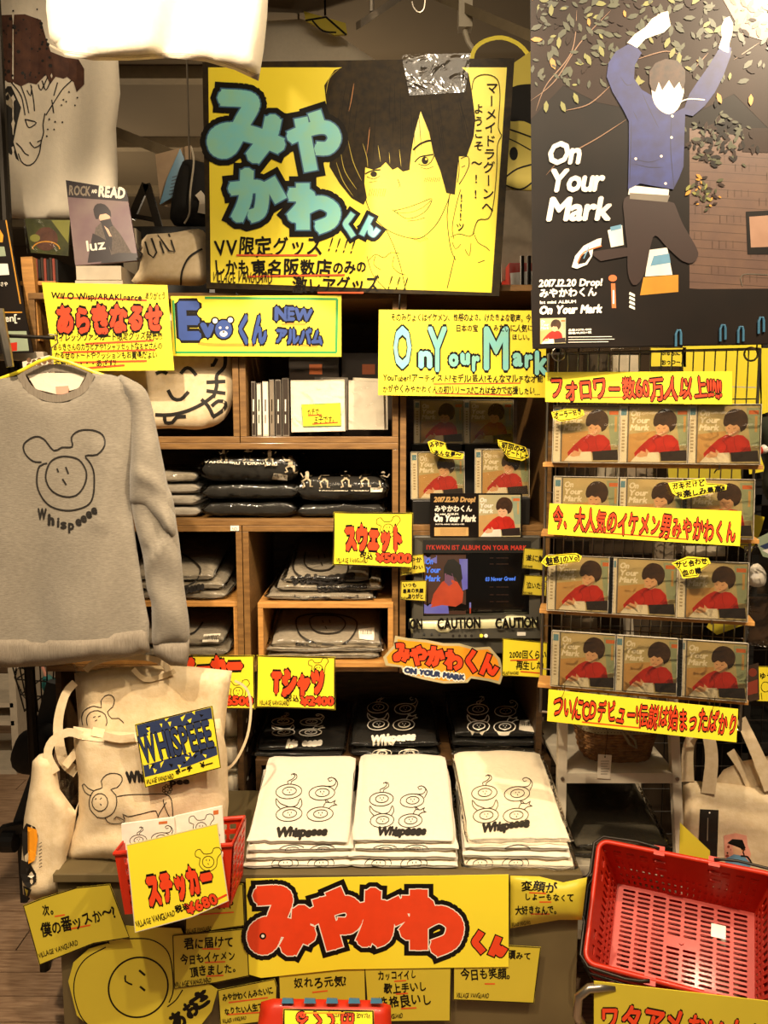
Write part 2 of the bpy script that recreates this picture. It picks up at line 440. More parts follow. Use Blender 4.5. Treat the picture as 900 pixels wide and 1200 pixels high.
def puff(surf, outline, t, m, step=7, r=18, folds=None, smooth=True, back=.7, mb=None, flat=.0, noise_amp=0, noise_s=40):
    """a soft body on plane surf: closed outline in pixels, real thickness t (m) in front, t*back behind"""
    ol = cr(outline, True, step) if smooth else None
    if ol is None:
        ol = []
        for a, b in zip(outline, outline[1:] + outline[:1]):
            k = max(1, int(math.dist(a, b) / step + .5)); ol += [(a[0] + (b[0] - a[0]) * i / k, a[1] + (b[1] - a[1]) * i / k) for i in range(k)]
    pts, fs = gridfill(ol, step); arr = np.array(pts); d = np.clip(edgedist(arr, ol) / r, 0, 1)
    prof = np.sqrt(np.clip(1 - (1 - d) ** 2, 0, 1)); mb = mb or MB(); n = len(pts)
    fr = []; bk = []
    for (x, y), q in zip(pts, prof):
        h = t * q
        if folds: h += folds(x, y) * q
        if noise_amp: h += noise_amp * q * noise.noise(Vector((x / noise_s, y / noise_s, t * 50)))
        fr.append(surf.at(x, y, h + .0001)); bk.append(surf.at(x, y, -t * back * q - .0001))
    mb.add(fr + bk, [f for f in fs] + [tuple(reversed([i + n for i in f])) for f in fs], m)
    ec = {}
    for f in fs:
        for a, b in zip(f, f[1:] + f[:1]): ec[(a, b)] = 1
    base = len(mb.v) - 2 * n; k = mb.mi(m)
    for (a, b) in ec:
        if (b, a) not in ec: mb.f.append((base + b, base + a, base + a + n, base + b + n)); mb.m.append(k)
    mb.sm = True
    return mb
def bx(lo, hi, m): return MB().box(lo, hi, m)

# ------------------------------------------------------------------ the room
CEIL = 3.0
struct(MB().box((-4.5, -1.5, -.06), (4.5, 7.0, -.012), 'floor_gap'), 'floor')
FL = [o for o in bpy.data.objects if o.name == 'floor'][0]
plank_mesh = {}
def plank(x, y, L):
    k = round(L, 2)
    if k not in plank_mesh:
        mb = MB().box((0, 0, -.012), (L - .004, .086, 0), 'floor_wood'); plank_mesh[k] = mb.mesh('plank', Vector((0, 0, 0)))
    o = bpy.data.objects.new('plank', plank_mesh[k]); COL.objects.link(o); o.parent = FL
    o.location = Vector((x, y, 0)) - FL.location
for i in range(40):
    y = 1.35 + i * .09; x = -2.6 - (i * .37) % .9
    while x < 1.9:
        L = (.7, .9, 1.1)[(i * 7 + int(x * 10)) % 3]
        if x + L > -1.9 and (i < 28 or x < .0): plank(x, y, L)
        x += L
struct(MB().box((-4.5, 4.97, -.012), (4.5, 7.0, -.001), 'floor_wood'), 'floor', FL)
struct(MB().box((-4.5, -1.5, -.012), (4.5, 1.345, -.001), 'floor_wood'), 'floor', FL)
struct(MB().box((-4.5, -1.5, CEIL), (4.5, 7.0, CEIL + .05), 'ceiling_paint'), 'ceiling')
struct(MB().box((-4.5, 6.6, 0), (4.5, 6.7, CEIL), 'wall_brown'), 'wall_back')
struct(MB().box((-4.5, -1.5, 0), (-4.4, 7, CEIL), 'wall_brown'), 'wall_left')
struct(MB().box((4.4, -1.5, 0), (4.5, 7, CEIL), 'wall_brown'), 'wall_right')
for i in range(5):
    struct(MB().box((-4.4, 2.6 + i * .8, CEIL - .05), (4.4, 2.66 + i * .8, CEIL), 'beam_paint'), 'trim_%d' % (i + 1))

# hanging lighting rails under the ceiling
def rail(name, label, a, b, wd, ht, mat, cat='rail'):
    a, b = Vector(a), Vector(b); d = (b - a).normalized(); s = d.cross(Vector((0, 0, 1))).normalized() * wd / 2; u = Vector((0, 0, ht))
    mb = MB(); vs = [a - s, a + s, b + s, b - s]; mb.add(vs + [v + u for v in vs], [(0, 1, 2, 3), (7, 6, 5, 4), (0, 4, 5, 1), (1, 5, 6, 2), (2, 6, 7, 3), (3, 7, 4, 0)], mat)
    t = thing(name, label, cat, (a + b) / 2); mb.build('track', t)
    for q in (.15, .85):
        p = a.lerp(b, q); p.z += ht; MB().tube([p, (p.x, p.y, CEIL + .01)], .006, 'steel', 6).build('hanging_rod', t)
    return t
a = P(130, 158, 2.9); b = P(245, 205, 2.6)
rail('lighting_track', 'pale horizontal track crossing behind the hanging black jacket at upper left', a + (a - b) * .6, b + (b - a) * .5, .05, .035, 'beam_paint')
a = P(520, 5, 2.5); b = P(628, 52, 2.2)
rail('lighting_track', 'brown track running from top centre down to the tall poster', a + (a - b) * .5, b + (b - a) * .8, .035, .03, 'beam_paint')
a = P(420, 34, 1.9); b = P(480, -6, 2.0)
t = rail('steel_bar', 'silver bar end slanting above the illustrated yellow sign', a, b + (b - a) * .7, .018, .018, 'steel', 'bar')
# plug and cord hanging from the track
c0 = P(545, 14, 2.42)
t = thing('track_plug', 'beige track plug with short cable right of top centre', 'plug', c0)
MB().box(c0 + Vector((-.02, -.02, -.05)), c0 + Vector((.02, .02, .03)), 'white_metal').build('plug_body', t)
MB().tube([c0 + Vector((0, 0, -.04)), P(545, 38, 2.42), P(549, 50, 2.42), P(556, 60, 2.42)], .008, 'white_metal').build('cable', t)
MB().tube([c0 + Vector((0, 0, .02)), (c0.x, c0.y, CEIL + .01)], .005, 'white_metal', 6).build('hanging_rod', t)
# cable tie loop
mb = MB().tube([P(*p, 1.9) for p in cr([(483, 2), (489, 14), (495, 13), (498, 2), (496, -30), (484, -30)], True)], .0022, 'steel', 6)
tag(mb.build('wire_loop'), 'thin pale wire loop dangling at top centre', 'loop')

# ------------------------------------------------------------------ wooden shelving made of stacked crates
YF, YB = 2.0, 2.46
def X(px, Y=YF, py=500): return P(px, py, Y).x
def Z(py, Y=YF): return P(450, py, Y).z
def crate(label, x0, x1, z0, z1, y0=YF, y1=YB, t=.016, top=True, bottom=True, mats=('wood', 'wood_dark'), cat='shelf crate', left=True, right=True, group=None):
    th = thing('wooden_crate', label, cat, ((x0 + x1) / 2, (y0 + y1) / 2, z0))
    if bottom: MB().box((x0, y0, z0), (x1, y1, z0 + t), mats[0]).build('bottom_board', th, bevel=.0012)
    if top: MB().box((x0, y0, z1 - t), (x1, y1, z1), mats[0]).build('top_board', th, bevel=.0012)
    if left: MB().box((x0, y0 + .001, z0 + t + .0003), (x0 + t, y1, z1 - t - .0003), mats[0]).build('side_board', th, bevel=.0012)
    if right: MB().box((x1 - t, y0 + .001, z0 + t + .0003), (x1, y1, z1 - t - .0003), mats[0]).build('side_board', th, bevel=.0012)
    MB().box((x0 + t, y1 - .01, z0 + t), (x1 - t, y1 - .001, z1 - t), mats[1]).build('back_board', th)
    return th
xl, xa, xb, xc, xd = X(40), X(281), X(283), X(467), X(648)
zt, z1, z2, z3 = Z(343), Z(519), Z(616), Z(787)
crate('wooden crate holding the printed cushion, behind the grey sweatshirt shoulder', xl, xa - .001, z1, zt)
crate('wooden crate holding the row of CD cases under the blue lettered sign', xa + .001, xc, z1, zt)
crate('wide wooden crate holding bagged black sweatshirts and white dancing figures', xl, xc, z2 + .0005, z1 - .0005)
crate('wooden crate with folded grey sweatshirts beside the hanging sleeve', xl, xa - .001, z3, z2)
cF = crate('wooden crate with the small inner shelf of folded grey sweatshirts', xa + .001, xc, z3, z2)
z4 = Z(622)
crate('tall wooden crate with the dark CDs above the small television', xc + .004, xd, z4, zt + .02)
z5 = Z(776)
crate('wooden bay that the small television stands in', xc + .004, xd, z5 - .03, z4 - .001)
# lower cabinet
zs = .592
lc = crate('low wooden cabinet under the shelving, black tees lie on its top', X(296, 2.03, 700), X(650, 2.03, 700), 0, zs, YF + .025, YB, mats=('wood_dark', 'wood_dark'), cat='cabinet')
for xx in (xl + .01, xa - .03, xd - .02):
    MB().box((xx, YF + .03, zs if xx > xa else 0.0), (xx + .016, YB - .01, z3 if xx < xc else z5 - .03), 'wood_dark').build('upright_board', lc)
MB().box((xl + .03, YB - .03, .0), (xd - .02, YB - .02, z3), 'wood_dark').build('back_board', lc)
MB().box((xl + .03, YF + .05, .45), (xa - .032, YB - .03, .466), 'wood_dark').build('shelf_board', lc)
# small inner shelf
gx0, gx1 = X(299), X(461); gz0 = z3 + .0165; gz1 = Z(705)
crate('small inner wooden box shelf, grey sweatshirts lie in it and on it', gx0, gx1, gz0, gz1, YF - .015, YB - .03, .014, mats=('wood_pale', 'wood_dark'), cat='box shelf')
crate('small inner shelf in the left crate under a stack of grey sweatshirts', xl + .018, X(274), gz0, Z(706), YF + .01, YB - .03, .014, mats=('wood_pale', 'wood_dark'), cat='box shelf')
# little red and white shelf tag
pl = Pl(275, 619, YF - .001)
def slab(pl, pts, m, t, name=None, parent=None, h=0):
    return MB().prism([pl.at(x, y, h) for x, y in pts], pl.n, t, m)
tg = tag(slab(pl, [(270, 616), (280, 616), (280, 622), (270, 622)], 'label_white', .001, h=.001).build('shelf_tag'), 'tiny white tag on the shelf edge above the grey sweatshirts', 'tag')
Art(pl, .0012).text('NO', 272, 621.5, 278, 621.5, 3.5, 'orange_red').build('lettering', tg)

# ------------------------------------------------------------------ display table
TZ = .507; TY = 1.62
tx0, tx1 = P(62, 1035, TY).x, P(683, 1025, TY).x
tb = thing('display_table', 'low brown display table with yellow notes stuck on its front', 'table', ((tx0 + tx1) / 2, 1.8, 0))
MB().box((tx0, TY, TZ - .02), (tx1, YF + .02, TZ), 'wood_dark').build('table_top', tb, bevel=.002)
MATS['table_olive'] = None
M('table_olive', '665838', .6, col2='584a2e', scale=6); tb.children[0].data.materials[0] = MATS['table_olive']
MB().box((tx0 + .005, TY + .012, .08), (tx1 - .005, TY + .024, TZ - .0205), 'table_olive').build('front_panel', tb)
for x_ in (tx0, tx1 - .04):
    for y_ in (TY + .026, YF - .03): MB().box((x_, y_, 0), (x_ + .04, y_ + .04, TZ - .0205), 'table_olive').build('leg', tb, bevel=.002)

# ------------------------------------------------------------------ folded clothes
def folded(name, label, cat, group, cx, y0, z0, w, d, t, mat, seed=0, yaw=0, bag=False, body='cloth', lip=2, wedge=0, lift=0):
    """a folded garment lying flat: rounded slab with doubled front fold"""
    rnd = random.Random(seed); th = thing(name, label, cat, (cx, y0 + d / 2, z0), group); rot = Matrix.Rotation(R(yaw), 3, 'Z'); c = Vector((cx, y0 + d / 2, z0))
    zl = lambda v: lift * v
    def shell(k, grow, wob, nx=14, nl=36):
        mb = MB(); vs = []; fs = []; W, D, T = w / 2 + grow, d / 2 + grow, t / 2 + grow * .35
        for i in range(nx + 1):
            u = -1 + 2 * i / nx; u = math.copysign(abs(u) ** .75, u); sc = (1 - abs(u) ** 9) ** .5 * .9 + .1
            for j in range(nl):
                a = 2 * math.pi * j / nl; cy, sz = math.cos(a), math.sin(a)
                y = math.copysign(abs(cy) ** .28, cy); z = math.copysign(abs(sz) ** .55, sz)
                g = 0
                if lip and cy < -.4 and k == 0:
                    g = .006 * max(0, 1 - abs(z * lip - round(z * lip)) * 6) * (abs(z) < .9)
                q = Vector((u * W, y * D * (1 - .012 * (1 - sc)) + g, z * T * (sc if abs(u) > .6 else 1)))
                nn = noise.noise(q * 14 + Vector((seed * 3.1, 0, 0))); n3 = noise.noise(q * 45 + Vector((seed, 5, 0)))
                q.z += wob * nn * (1 if z > 0 else .2); q.y += wob * 1.2 * n3 * (cy < 0); q.x += wob * 1.5 * noise.noise(q * 20 + Vector((0, seed, 0)))
                if k: q += Vector((n3, noise.noise(q * 60), nn)) * .003
                q.z = (q.z + T) * (1 + wedge * q.y / D); q.z = max(q.z, .0004) + zl(q.y / D)
                vs.append(c + rot @ q)
        for i in range(nx):
            for j in range(nl): fs.append((i * nl + j, i * nl + (j + 1) % nl, (i + 1) * nl + (j + 1) % nl, (i + 1) * nl + j))
        fs += [tuple(range(nl)), tuple(reversed([nx * nl + j for j in range(nl)]))]
        mb.add(vs, fs, mat if k == 0 else 'poly_bag'); mb.sm = True; return mb
    b = shell(0, -.004, .004).build(body, th)
    if bag: shell(1, .004, .005, 22).build('plastic_bag', th)
    return th, b
def barcode(th, pts, surf):
    a = Art(surf, .0035); a.poly(pts, 'label_white', dense=6); o_ = a.build('price_label', th)
    if o_ is None: return
    a2 = Art(surf, .0040); f = quadmap(*pts)
    for i in range(9): a2.poly([f(12 + i * 8.5, 18), f(12 + i * 8.5 + (2 + i % 3), 18), f(12 + i * 8.5 + (2 + i % 3), 55), f(12 + i * 8.5, 55)], 'print_black')
    a2.build('barcode', o_)
def W(name): return 'Whispeee'
def blob(a, f, kind, m, w_=1.0):
    """one of the four ring faces of the shirt print, f maps 0..100"""
    T = a.tf; a.tf = f
    s = w_
    def st(p, closed=False, k=1): a.stroke(p, s * k, m, True, closed, step=2.5)
    a.tf = None
    q = lambda pts: [f(*p) for p in pts]
    st(q(ell(50, 64, 46, 32, -8)), True); st(q(ell(52, 62, 25, 18, -10)), True)
    for x_, y_ in ((45, 58), (57, 57), (52, 68)): st(q([(x_, y_ - 3), (x_ + 1, y_ + 3)]))
    if kind == 0: st(q([(46, 33), (44, 20), (62, 8), (70, -8), (58, -14), (56, -8)])); st(q([(56, 33), (58, 20), (76, 4), (74, -12), (62, -16)]))
    if kind == 1: st(q([(60, 33), (90, 30), (100, 8), (84, -8), (70, 0), (76, 10), (86, 6)])); st(q([(96, 50), (106, 20), (96, -2), (88, -6)]))
    if kind == 2:
        st(q([(18, 40), (4, 22), (2, -4), (16, 16), (34, 26), (48, 32)])); st(q([(56, 32), (76, 24), (88, -6), (94, 20), (84, 42)]))
    if kind == 3: st(q([(60, 32), (70, 10), (88, 12), (104, 0), (98, 14), (110, 22), (94, 24), (80, 38)])); st(q([(72, 12), (66, -4), (80, 8)]))
    a.tf = T
def brand(a, x0, y0, x1, y1, h, m, bold=.6, n=5): a.text('Whisp' + 'e' * (n - 1), x0, y0, x1, y1, h, m, bold, jit=.8, slant=.25, gap=.0)
def four(a, quad, m, w_, txt=None, h=11, rows=(0, 1, 2, 3), bold=.9):
    f = quadmap(*quad)
    for k, (u, v) in enumerate(((0, 4), (54, 6), (2, 50), (52, 50))):
        if k in rows:
            g = lambda x, y, u=u, v=v: f(u + x * .46, v + y * .46)
            blob(a, g, k, m, w_)
GW = 'white t-shirts on the front table'
wh = []
names = ['topmost', 'second highest', 'third highest', 'bottom']
cols = ['left-hand', 'middle', 'right-hand']
for s_, (cx, ya) in enumerate(((-.195, 0), (.050, 0), (.308, 0))):
    z = TZ + .001; st = []
    for k in range(4):
        w0 = .238 + (3 - k) * .006; t0 = (.0225, .0235, .025)[s_]
        yw = random.uniform(-1.5, 1.5) + (2.2, 0, -2.5)[s_] * (k < 3)
        th, b = folded('tshirt', '%s white t-shirt in the %s white stack, printed with line drawings' % (names[3 - k], cols[s_]), 't-shirt', GW,
                       cx + random.uniform(-.004, .004), 1.635 + k * .009, z, w0, .345 - k * .006, t0, 'tee_white', s_ * 5 + k, yw, bag=(s_ == 2 and k in (0, 3)), wedge=.38, lift=t0 * .38 * k)
        z += t0; st.append((th, b))
    wh.append(st)
quads = [((323, 908), (394, 910), (393, 966), (320, 966)), ((432, 918), (499, 920), (497, 973), (431, 973)), ((551, 910), (622, 910), (622, 968), (552, 968))]
txt = [(325, 981, 384, 979), (443, 980, 500, 978), (566, 976, 621, 968)]
for s_ in range(3):
    th, b = wh[s_][3]; a = Art(Surf([b]), .0012); four(a, quads[s_], 'print_black', .9); a.build('print', th); a = Art(Surf([q[1] for q in wh[s_]]), .0014); brand(a, *txt[s_], 10, 'print_black', 1.1); a.build('lettering', th)
    th, b = wh[s_][2]; a = Art(Surf([b]), .0012)
    for i, x_ in enumerate((quads[s_][0][0] + 2, quads[s_][0][0] + 38)): blob(a, boxmap(x_, 984, x_ + 34, 1004), 4, 'print_black', .9)
    a.build('print', th)
    th, b = wh[s_][0]; a = Art(Surf([b]), .0012)
    for i, x_ in enumerate((quads[s_][0][0] - 6, quads[s_][0][0] + 36)): blob(a, boxmap(x_, 996, x_ + 34, 1022), 4, 'print_black', .9)
    a.build('print', th)
# black t-shirts behind
bl = []
for s_, (cx, n_, tt) in enumerate(((-.232, 2, .016), (.030, 2, .024), (.315, 3, .025))):
    z = zs + .001; st = []
    for k in range(n_):
        th, b = folded('tshirt', '%s black t-shirt in the %s black stack, printed with line drawings' % (names[n_ - 1 - k], cols[s_]), 't-shirt', 'black t-shirts behind the white ones',
                       cx + random.uniform(-.003, .003), 2.035 + k * .006, z, .245, .36, tt, 'tee_black', 40 + s_ * 5 + k, random.uniform(-1, 1), bag=True)
        z += tt - .0005; st.append((th, b))
    bl.append(st)
q2 = [((318, 838), (378, 838), (380, 866), (316, 866)), ((430, 816), (488, 818), (488, 860), (428, 860)), ((547, 818), (605, 822), (607, 862), (545, 862))]
for s_ in range(3):
    th, b = bl[s_][-1]; pr = Pl(0, 0, 0, p=Vector((0, 2.2, 0))); a = Art(Surf([b]), .007); four(a, q2[s_], 'print_white', 1.1)
    if s_ < 2: brand(a, *((323, 878, 378, 875), (435, 872, 487, 868))[s_], 8, 'print_white', .9)
    a.build('print', th)
    for j in range(len(bl[s_]) - 1):
        th, b = bl[s_][j]; a = Art(Surf([b]), .0045); yy = 872 + (len(bl[s_]) - 2 - j) * 11 if s_ == 2 else (878 if s_ else 882)
        for x_ in (q2[s_][0][0] + 4, q2[s_][0][0] + 36): blob(a, boxmap(x_, yy - 3, x_ + 26, yy + 10), 4, 'print_white', 1.0)
        a.build('print', th)
barcode(bl[2][-1][0], [(609, 845), (628, 845), (627, 859), (608, 856)], Surf([bl[2][-1][1]]))

# grey folded sweatshirts
def fold_row(name, label, cat, group, items, mat, prints=None, bag=True):
    out = []
    for k, (pxl, pxr, pyb, t0, d0, Y0, zz) in enumerate(items):
        x0_, x1_ = P(pxl, pyb, Y0).x, P(pxr, pyb, Y0).x
        out.append(folded(name, label[k], cat, group, (x0_ + x1_) / 2, Y0, zz, x1_ - x0_, d0, t0 * 1.0, mat, k + int(pxl), random.uniform(-1.5, 1.5), bag=bag, wedge=.35, lift=t0 * .35 * k))
    return out
G1 = 'folded grey sweatshirts'
zz = gz1 + .001
g1 = fold_row('sweatshirt', ['bottom grey sweatshirt of the stack on top of the small inner shelf', 'middle bagged grey sweatshirt of the stack on top of the small inner shelf', 'topmost grey sweatshirt with ring face on the small inner shelf'], 'sweatshirt', G1,
    [(311, 440, 705, .034, .33, 2.0, zz), (322, 448, 690, .034, .33, 2.01, zz + .034), (333, 434, 680, .036, .33, 2.02, zz + .068)], 'grey_marl')
a = Art(Surf([g1[2][1]], Pl(0, 0, 2.02)), .0045); a.stroke([(348, 648), (344, 668), (356, 678), (375, 683), (398, 682), (408, 668), (404, 650)], 2, 'print_black'); a.stroke([(358, 648), (357, 662), (368, 669), (386, 668), (394, 658), (391, 648)], 1.6, 'print_black')
a.stroke([(373, 652), (374, 656)], 1.3, 'print_black'); a.stroke([(380, 650), (381, 655)], 1.3, 'print_black'); a.stroke([(376, 660), (378, 664)], 1.3, 'print_black')
brand(a, 342, 686, 416, 678, 9, 'print_black', 1); a.build('print', g1[2][0])
a = Art(Surf([g1[1][1]], Pl(0, 0, 2.02)), .0045); brand(a, 372, 694, 430, 690, 6, 'print_black', .9); a.build('print', g1[1][0])
barcode(g1[1][0], [(433, 677), (445, 677), (445, 689), (433, 689)], Surf([g1[1][1]]))
a = Art(Surf([g1[0][1]], Pl(0, 0, 2.02)), .0045); a.stroke([(345, 698), (355, 703), (375, 700), (395, 703), (420, 699)], 1.6, 'print_black'); a.build('print', g1[0][0])
z_ = gz0 + .015
g2 = fold_row('sweatshirt', ['bottom bagged grey sweatshirt inside the small inner shelf', 'middle bagged grey sweatshirt inside the small inner shelf', 'topmost grey sweatshirt with ring face inside the small inner shelf'], 'sweatshirt', G1,
    [(312, 446, 776, .03, .33, 2.0, z_), (310, 448, 766, .03, .33, 2.0, z_ + .029), (316, 446, 752, .052, .33, 2.01, z_ + .058)], 'grey_marl')
a = Art(Surf([g2[2][1]], Pl(0, 0, 2.02)), .0045); a.stroke([(347, 728), (352, 745), (372, 754), (400, 755), (414, 745), (418, 730), (405, 723), (380, 720), (356, 722)], 1.8, 'print_black', closed=True)
a.stroke([(363, 726), (366, 738), (380, 743), (398, 741), (405, 732), (398, 724), (382, 722), (368, 723)], 1.5, 'print_black', closed=True)
a.stroke([(378, 728), (379, 731)], 1.3, 'print_black'); a.stroke([(386, 727), (387, 731)], 1.3, 'print_black'); a.stroke([(381, 735), (383, 738)], 1.3, 'print_black')
brand(a, 345, 761, 380, 764, 8, 'print_black', 1); a.build('print', g2[2][0]); barcode(g2[2][0], [(420, 738), (438, 736), (438, 751), (421, 749)], Surf([g2[2][1]]))
xL = 160
z6 = Z(706) + .001
g3 = fold_row('sweatshirt', ['bottom grey sweatshirt of the upper stack beside the hanging sleeve', 'middle grey sweatshirt of the upper stack beside the hanging sleeve', 'topmost grey sweatshirt of the upper stack beside the hanging sleeve', ], 'sweatshirt', G1,
    [(150, 266, 706, .038, .33, 2.02, z6), (150, 262, 692, .038, .33, 2.025, z6 + .037), (145, 250, 680, .04, .33, 2.03, z6 + .075)], 'grey_marl')
a = Art(Surf([g3[2][1]], Pl(0, 0, 2.02)), .0045); a.stroke([(208, 648), (222, 655), (235, 668), (228, 682), (214, 688)], 2, 'print_black'); brand(a, 200, 698, 240, 690, 9, 'print_black', 1, 5); a.build('print', g3[2][0])
barcode(g3[1][0], [(222, 702), (241, 700), (240, 707), (222, 708)], Surf([g3[1][1]])); barcode(g3[0][0], [(250, 700), (258, 695), (257, 708), (250, 712)], Surf([g3[0][1]]))
g4 = fold_row('sweatshirt', ['bottom grey sweatshirt of the lowest pair beside the hanging sleeve', 'upper grey sweatshirt of the lowest pair beside the hanging sleeve'], 'sweatshirt', G1,
    [(150, 266, 766, .045, .33, 2.02, z_ - .001), (150, 262, 752, .052, .33, 2.025, z_ + .045)], 'grey_marl')
a = Art(Surf([g4[1][1]], Pl(0, 0, 2.02)), .0045); a.stroke([(215, 745), (228, 742), (238, 730)], 2, 'print_black'); a.build('print', g4[1][0]); barcode(g4[1][0], [(239, 744), (258, 743), (256, 753), (237, 753)], Surf([g4[1][1]]))
# grey bundle beside the black bags
zb = z2 + .017
for k in range(4):
    folded('sweatshirt', ['bottom of the four small rolled grey sweatshirts beside the black bags', 'second lowest rolled grey sweatshirt beside the black bags', 'second highest rolled grey sweatshirt beside the black bags', 'topmost rolled grey sweatshirt beside the black bags'][k], 'sweatshirt', G1, X(190 - k), 2.03, zb + k * .031, .17, .3, .032, 'grey_marl', 70 + k, 0, bag=(k == 3))
# bagged black sweatshirts with dancers
def dancer(a, x, y, s, m, fl=1, v=0):
    a.poly(ell(x, y - 8 * s, 2.4 * s, 2.4 * s), m); a.stroke([(x, y - 7 * s), (x, y)], 4.4 * s, m)
    arms = [[(-8, -7), (-5, -3), (0, -5), (5, -3), (8, -8)], [(-7, 0), (-4, -5), (0, -5), (6, -5), (9, -9)]][v % 2]
    a.stroke([(x + fl * i * s, y + j * s) for i, j in arms], 1.5 * s, m, False)
    a.stroke([(x, y), (x - 5 * s, y + 3 * s), (x - 3 * s, y + 8 * s), (x - 6 * s, y + 9 * s)], 1.9 * s, m, False)
    a.stroke([(x, y), (x + 4 * s, y + 2 * s), (x + 4 * s, y + 8 * s), (x + 7 * s, y + 8 * s)], 1.9 * s, m, False)
KB = 'bagged black sweatshirts in the wide crate'
zz = zb
for k, (pl_, pr_, t0) in enumerate(((232, 344, .046), (231, 346, .046), (231, 346, .075))):
    x0_, x1_ = X(pl_), X(pr_); th, b = folded('black_sweatshirt', ['bottom bagged black sweatshirt in the taller left stack of the wide crate', 'middle bagged black sweatshirt in the taller left stack of the wide crate', 'topmost bagged black sweatshirt in the taller stack, white figures along its top'][k], 'sweatshirt', KB, (x0_ + x1_) / 2, 2.02, zz, x1_ - x0_, .36, t0, 'tee_black', 80 + k, 0, bag=True); zz += t0
    if k == 2:
        a = Art(Surf([b], Pl(0, 0, 2.02)), .0045); brand_t = a.text('YAMASHIRU YORRU DAI', 240, 543, 325, 545, 2.2, 'print_white', .08)
        dancer(a, 316, 537, .95, 'print_grey', 1, 0); dancer(a, 340, 545, 1.0, 'print_grey', -1, 1); dancer(a, 290, 533, .8, 'print_grey', 1, 1); dancer(a, 262, 534, .7, 'print_grey'); a.build('print', th)
        barcode(th, [(321, 555), (337, 556), (336, 562), (319, 561)], Surf([b]))
zz = zb
for k, (pl_, pr_, t0) in enumerate(((345, 452, .04), (345, 454, .07))):
    x0_, x1_ = X(pl_), X(pr_); th, b = folded('black_sweatshirt', ['bottom bagged black sweatshirt in the lower right stack of the wide crate', 'topmost bagged black sweatshirt in the lower right stack, five white dancers on it'][k], 'sweatshirt', KB, (x0_ + x1_) / 2, 2.02, zz, x1_ - x0_, .36, t0, 'tee_black', 90 + k, 0, bag=True); zz += t0
    if k == 1:
        a = Art(Surf([b], Pl(0, 0, 2.06)), .0045)
        for i, x_ in enumerate((360, 380, 405, 428, 449)): dancer(a, x_, 562 + (i == 1), .95, 'print_grey', 1 if i % 2 else -1, i)
        a.text('YAMASHIRU YORRU', 373, 576, 432, 576, 2.2, 'print_white', .08); a.build('print', th); barcode(th, [(434, 571), (449, 571), (448, 577), (434, 577)], Surf([b]))

# ------------------------------------------------------------------ hand-lettered yellow signs
class Sign:
    def __init__(s, name, label, cat, pl, corners, mat='yellow', t=.0012, group=None, frame=None, h=0, curl=0):
        s.pl = pl; s.c = corners; s.h = h
        P3 = [pl.at(x, y, h) for x, y in corners]
        lo = Vector((sum(p.x for p in P3) / len(P3), sum(p.y for p in P3) / len(P3), min(p.z for p in P3)))
        s.th = thing(name, label, cat, lo, group)
        if curl: puff(pl, corners, .0008, mat, 12, 4, folds=curl, smooth=False, back=.3).build('card', s.th)
        else: MB().prism(P3, pl.n, t, mat).build('card', s.th)
        s.surf = pl; s.arts = []
        if curl: s.surf = Surf([s.th.children[0]], pl)
        if frame:
            a = s.art('border'); w_, m = frame; n = len(corners); cx = sum(p[0] for p in corners) / n; cy = sum(p[1] for p in corners) / n
            q = [(x + (w_ / 2 if x < cx else -w_ / 2), y + (w_ / 2 if y < cy else -w_ / 2)) for x, y in corners]
            a.stroke(q, w_, m, False, True, step=8)
    def art(s, name, gap=.00008):
        a = Art(s.surf, max([s.h + .00025] + [q.h for _, q in s.arts]) + gap); s.arts.append((name, a)); return a
    def done(s):
        for n, a in s.arts: a.build(n, s.th)
        return s.th
INK = 'ink'
def ul(S, *segs, w=1.6, m='underline_red'):
    for p in segs: S.art('underline').stroke([p[:2], p[2:]], w, m)
def vv(S, x0, y0, x1, y1, h, m='ink_soft'):
    S.art('shop_name').text('VILLAGE VANGUARD', x0, y0, x1, y1, h, m, .12, jit=1.2, slant=.1)
KS = {'み': [[(12, 12), (50, 12), (40, 45), (24, 84), (8, 84), (6, 68), (24, 58), (60, 62), (94, 74)], [(82, 36), (78, 62), (60, 94)]],
 'や': [[(4, 48), (50, 30), (82, 26), (96, 42), (84, 60), (62, 62)], [(52, 6), (62, 26)], [(24, 20), (48, 96)]],
 'か': [[(4, 38), (52, 32), (60, 44), (54, 80), (36, 88)], [(34, 6), (26, 56), (6, 90)], [(74, 20), (94, 56)]],
 'わ': [[(28, 4), (28, 96)], [(4, 28), (40, 26), (24, 54), (6, 76)], [(26, 58), (62, 36), (90, 48), (88, 76), (62, 92)]],
 'く': [[(72, 4), (50, 26), (26, 50), (50, 72), (76, 96)]],
 'ん': [[(56, 4), (34, 48), (10, 94)], [(24, 66), (44, 50), (54, 60), (56, 82), (70, 90), (94, 60)]]}
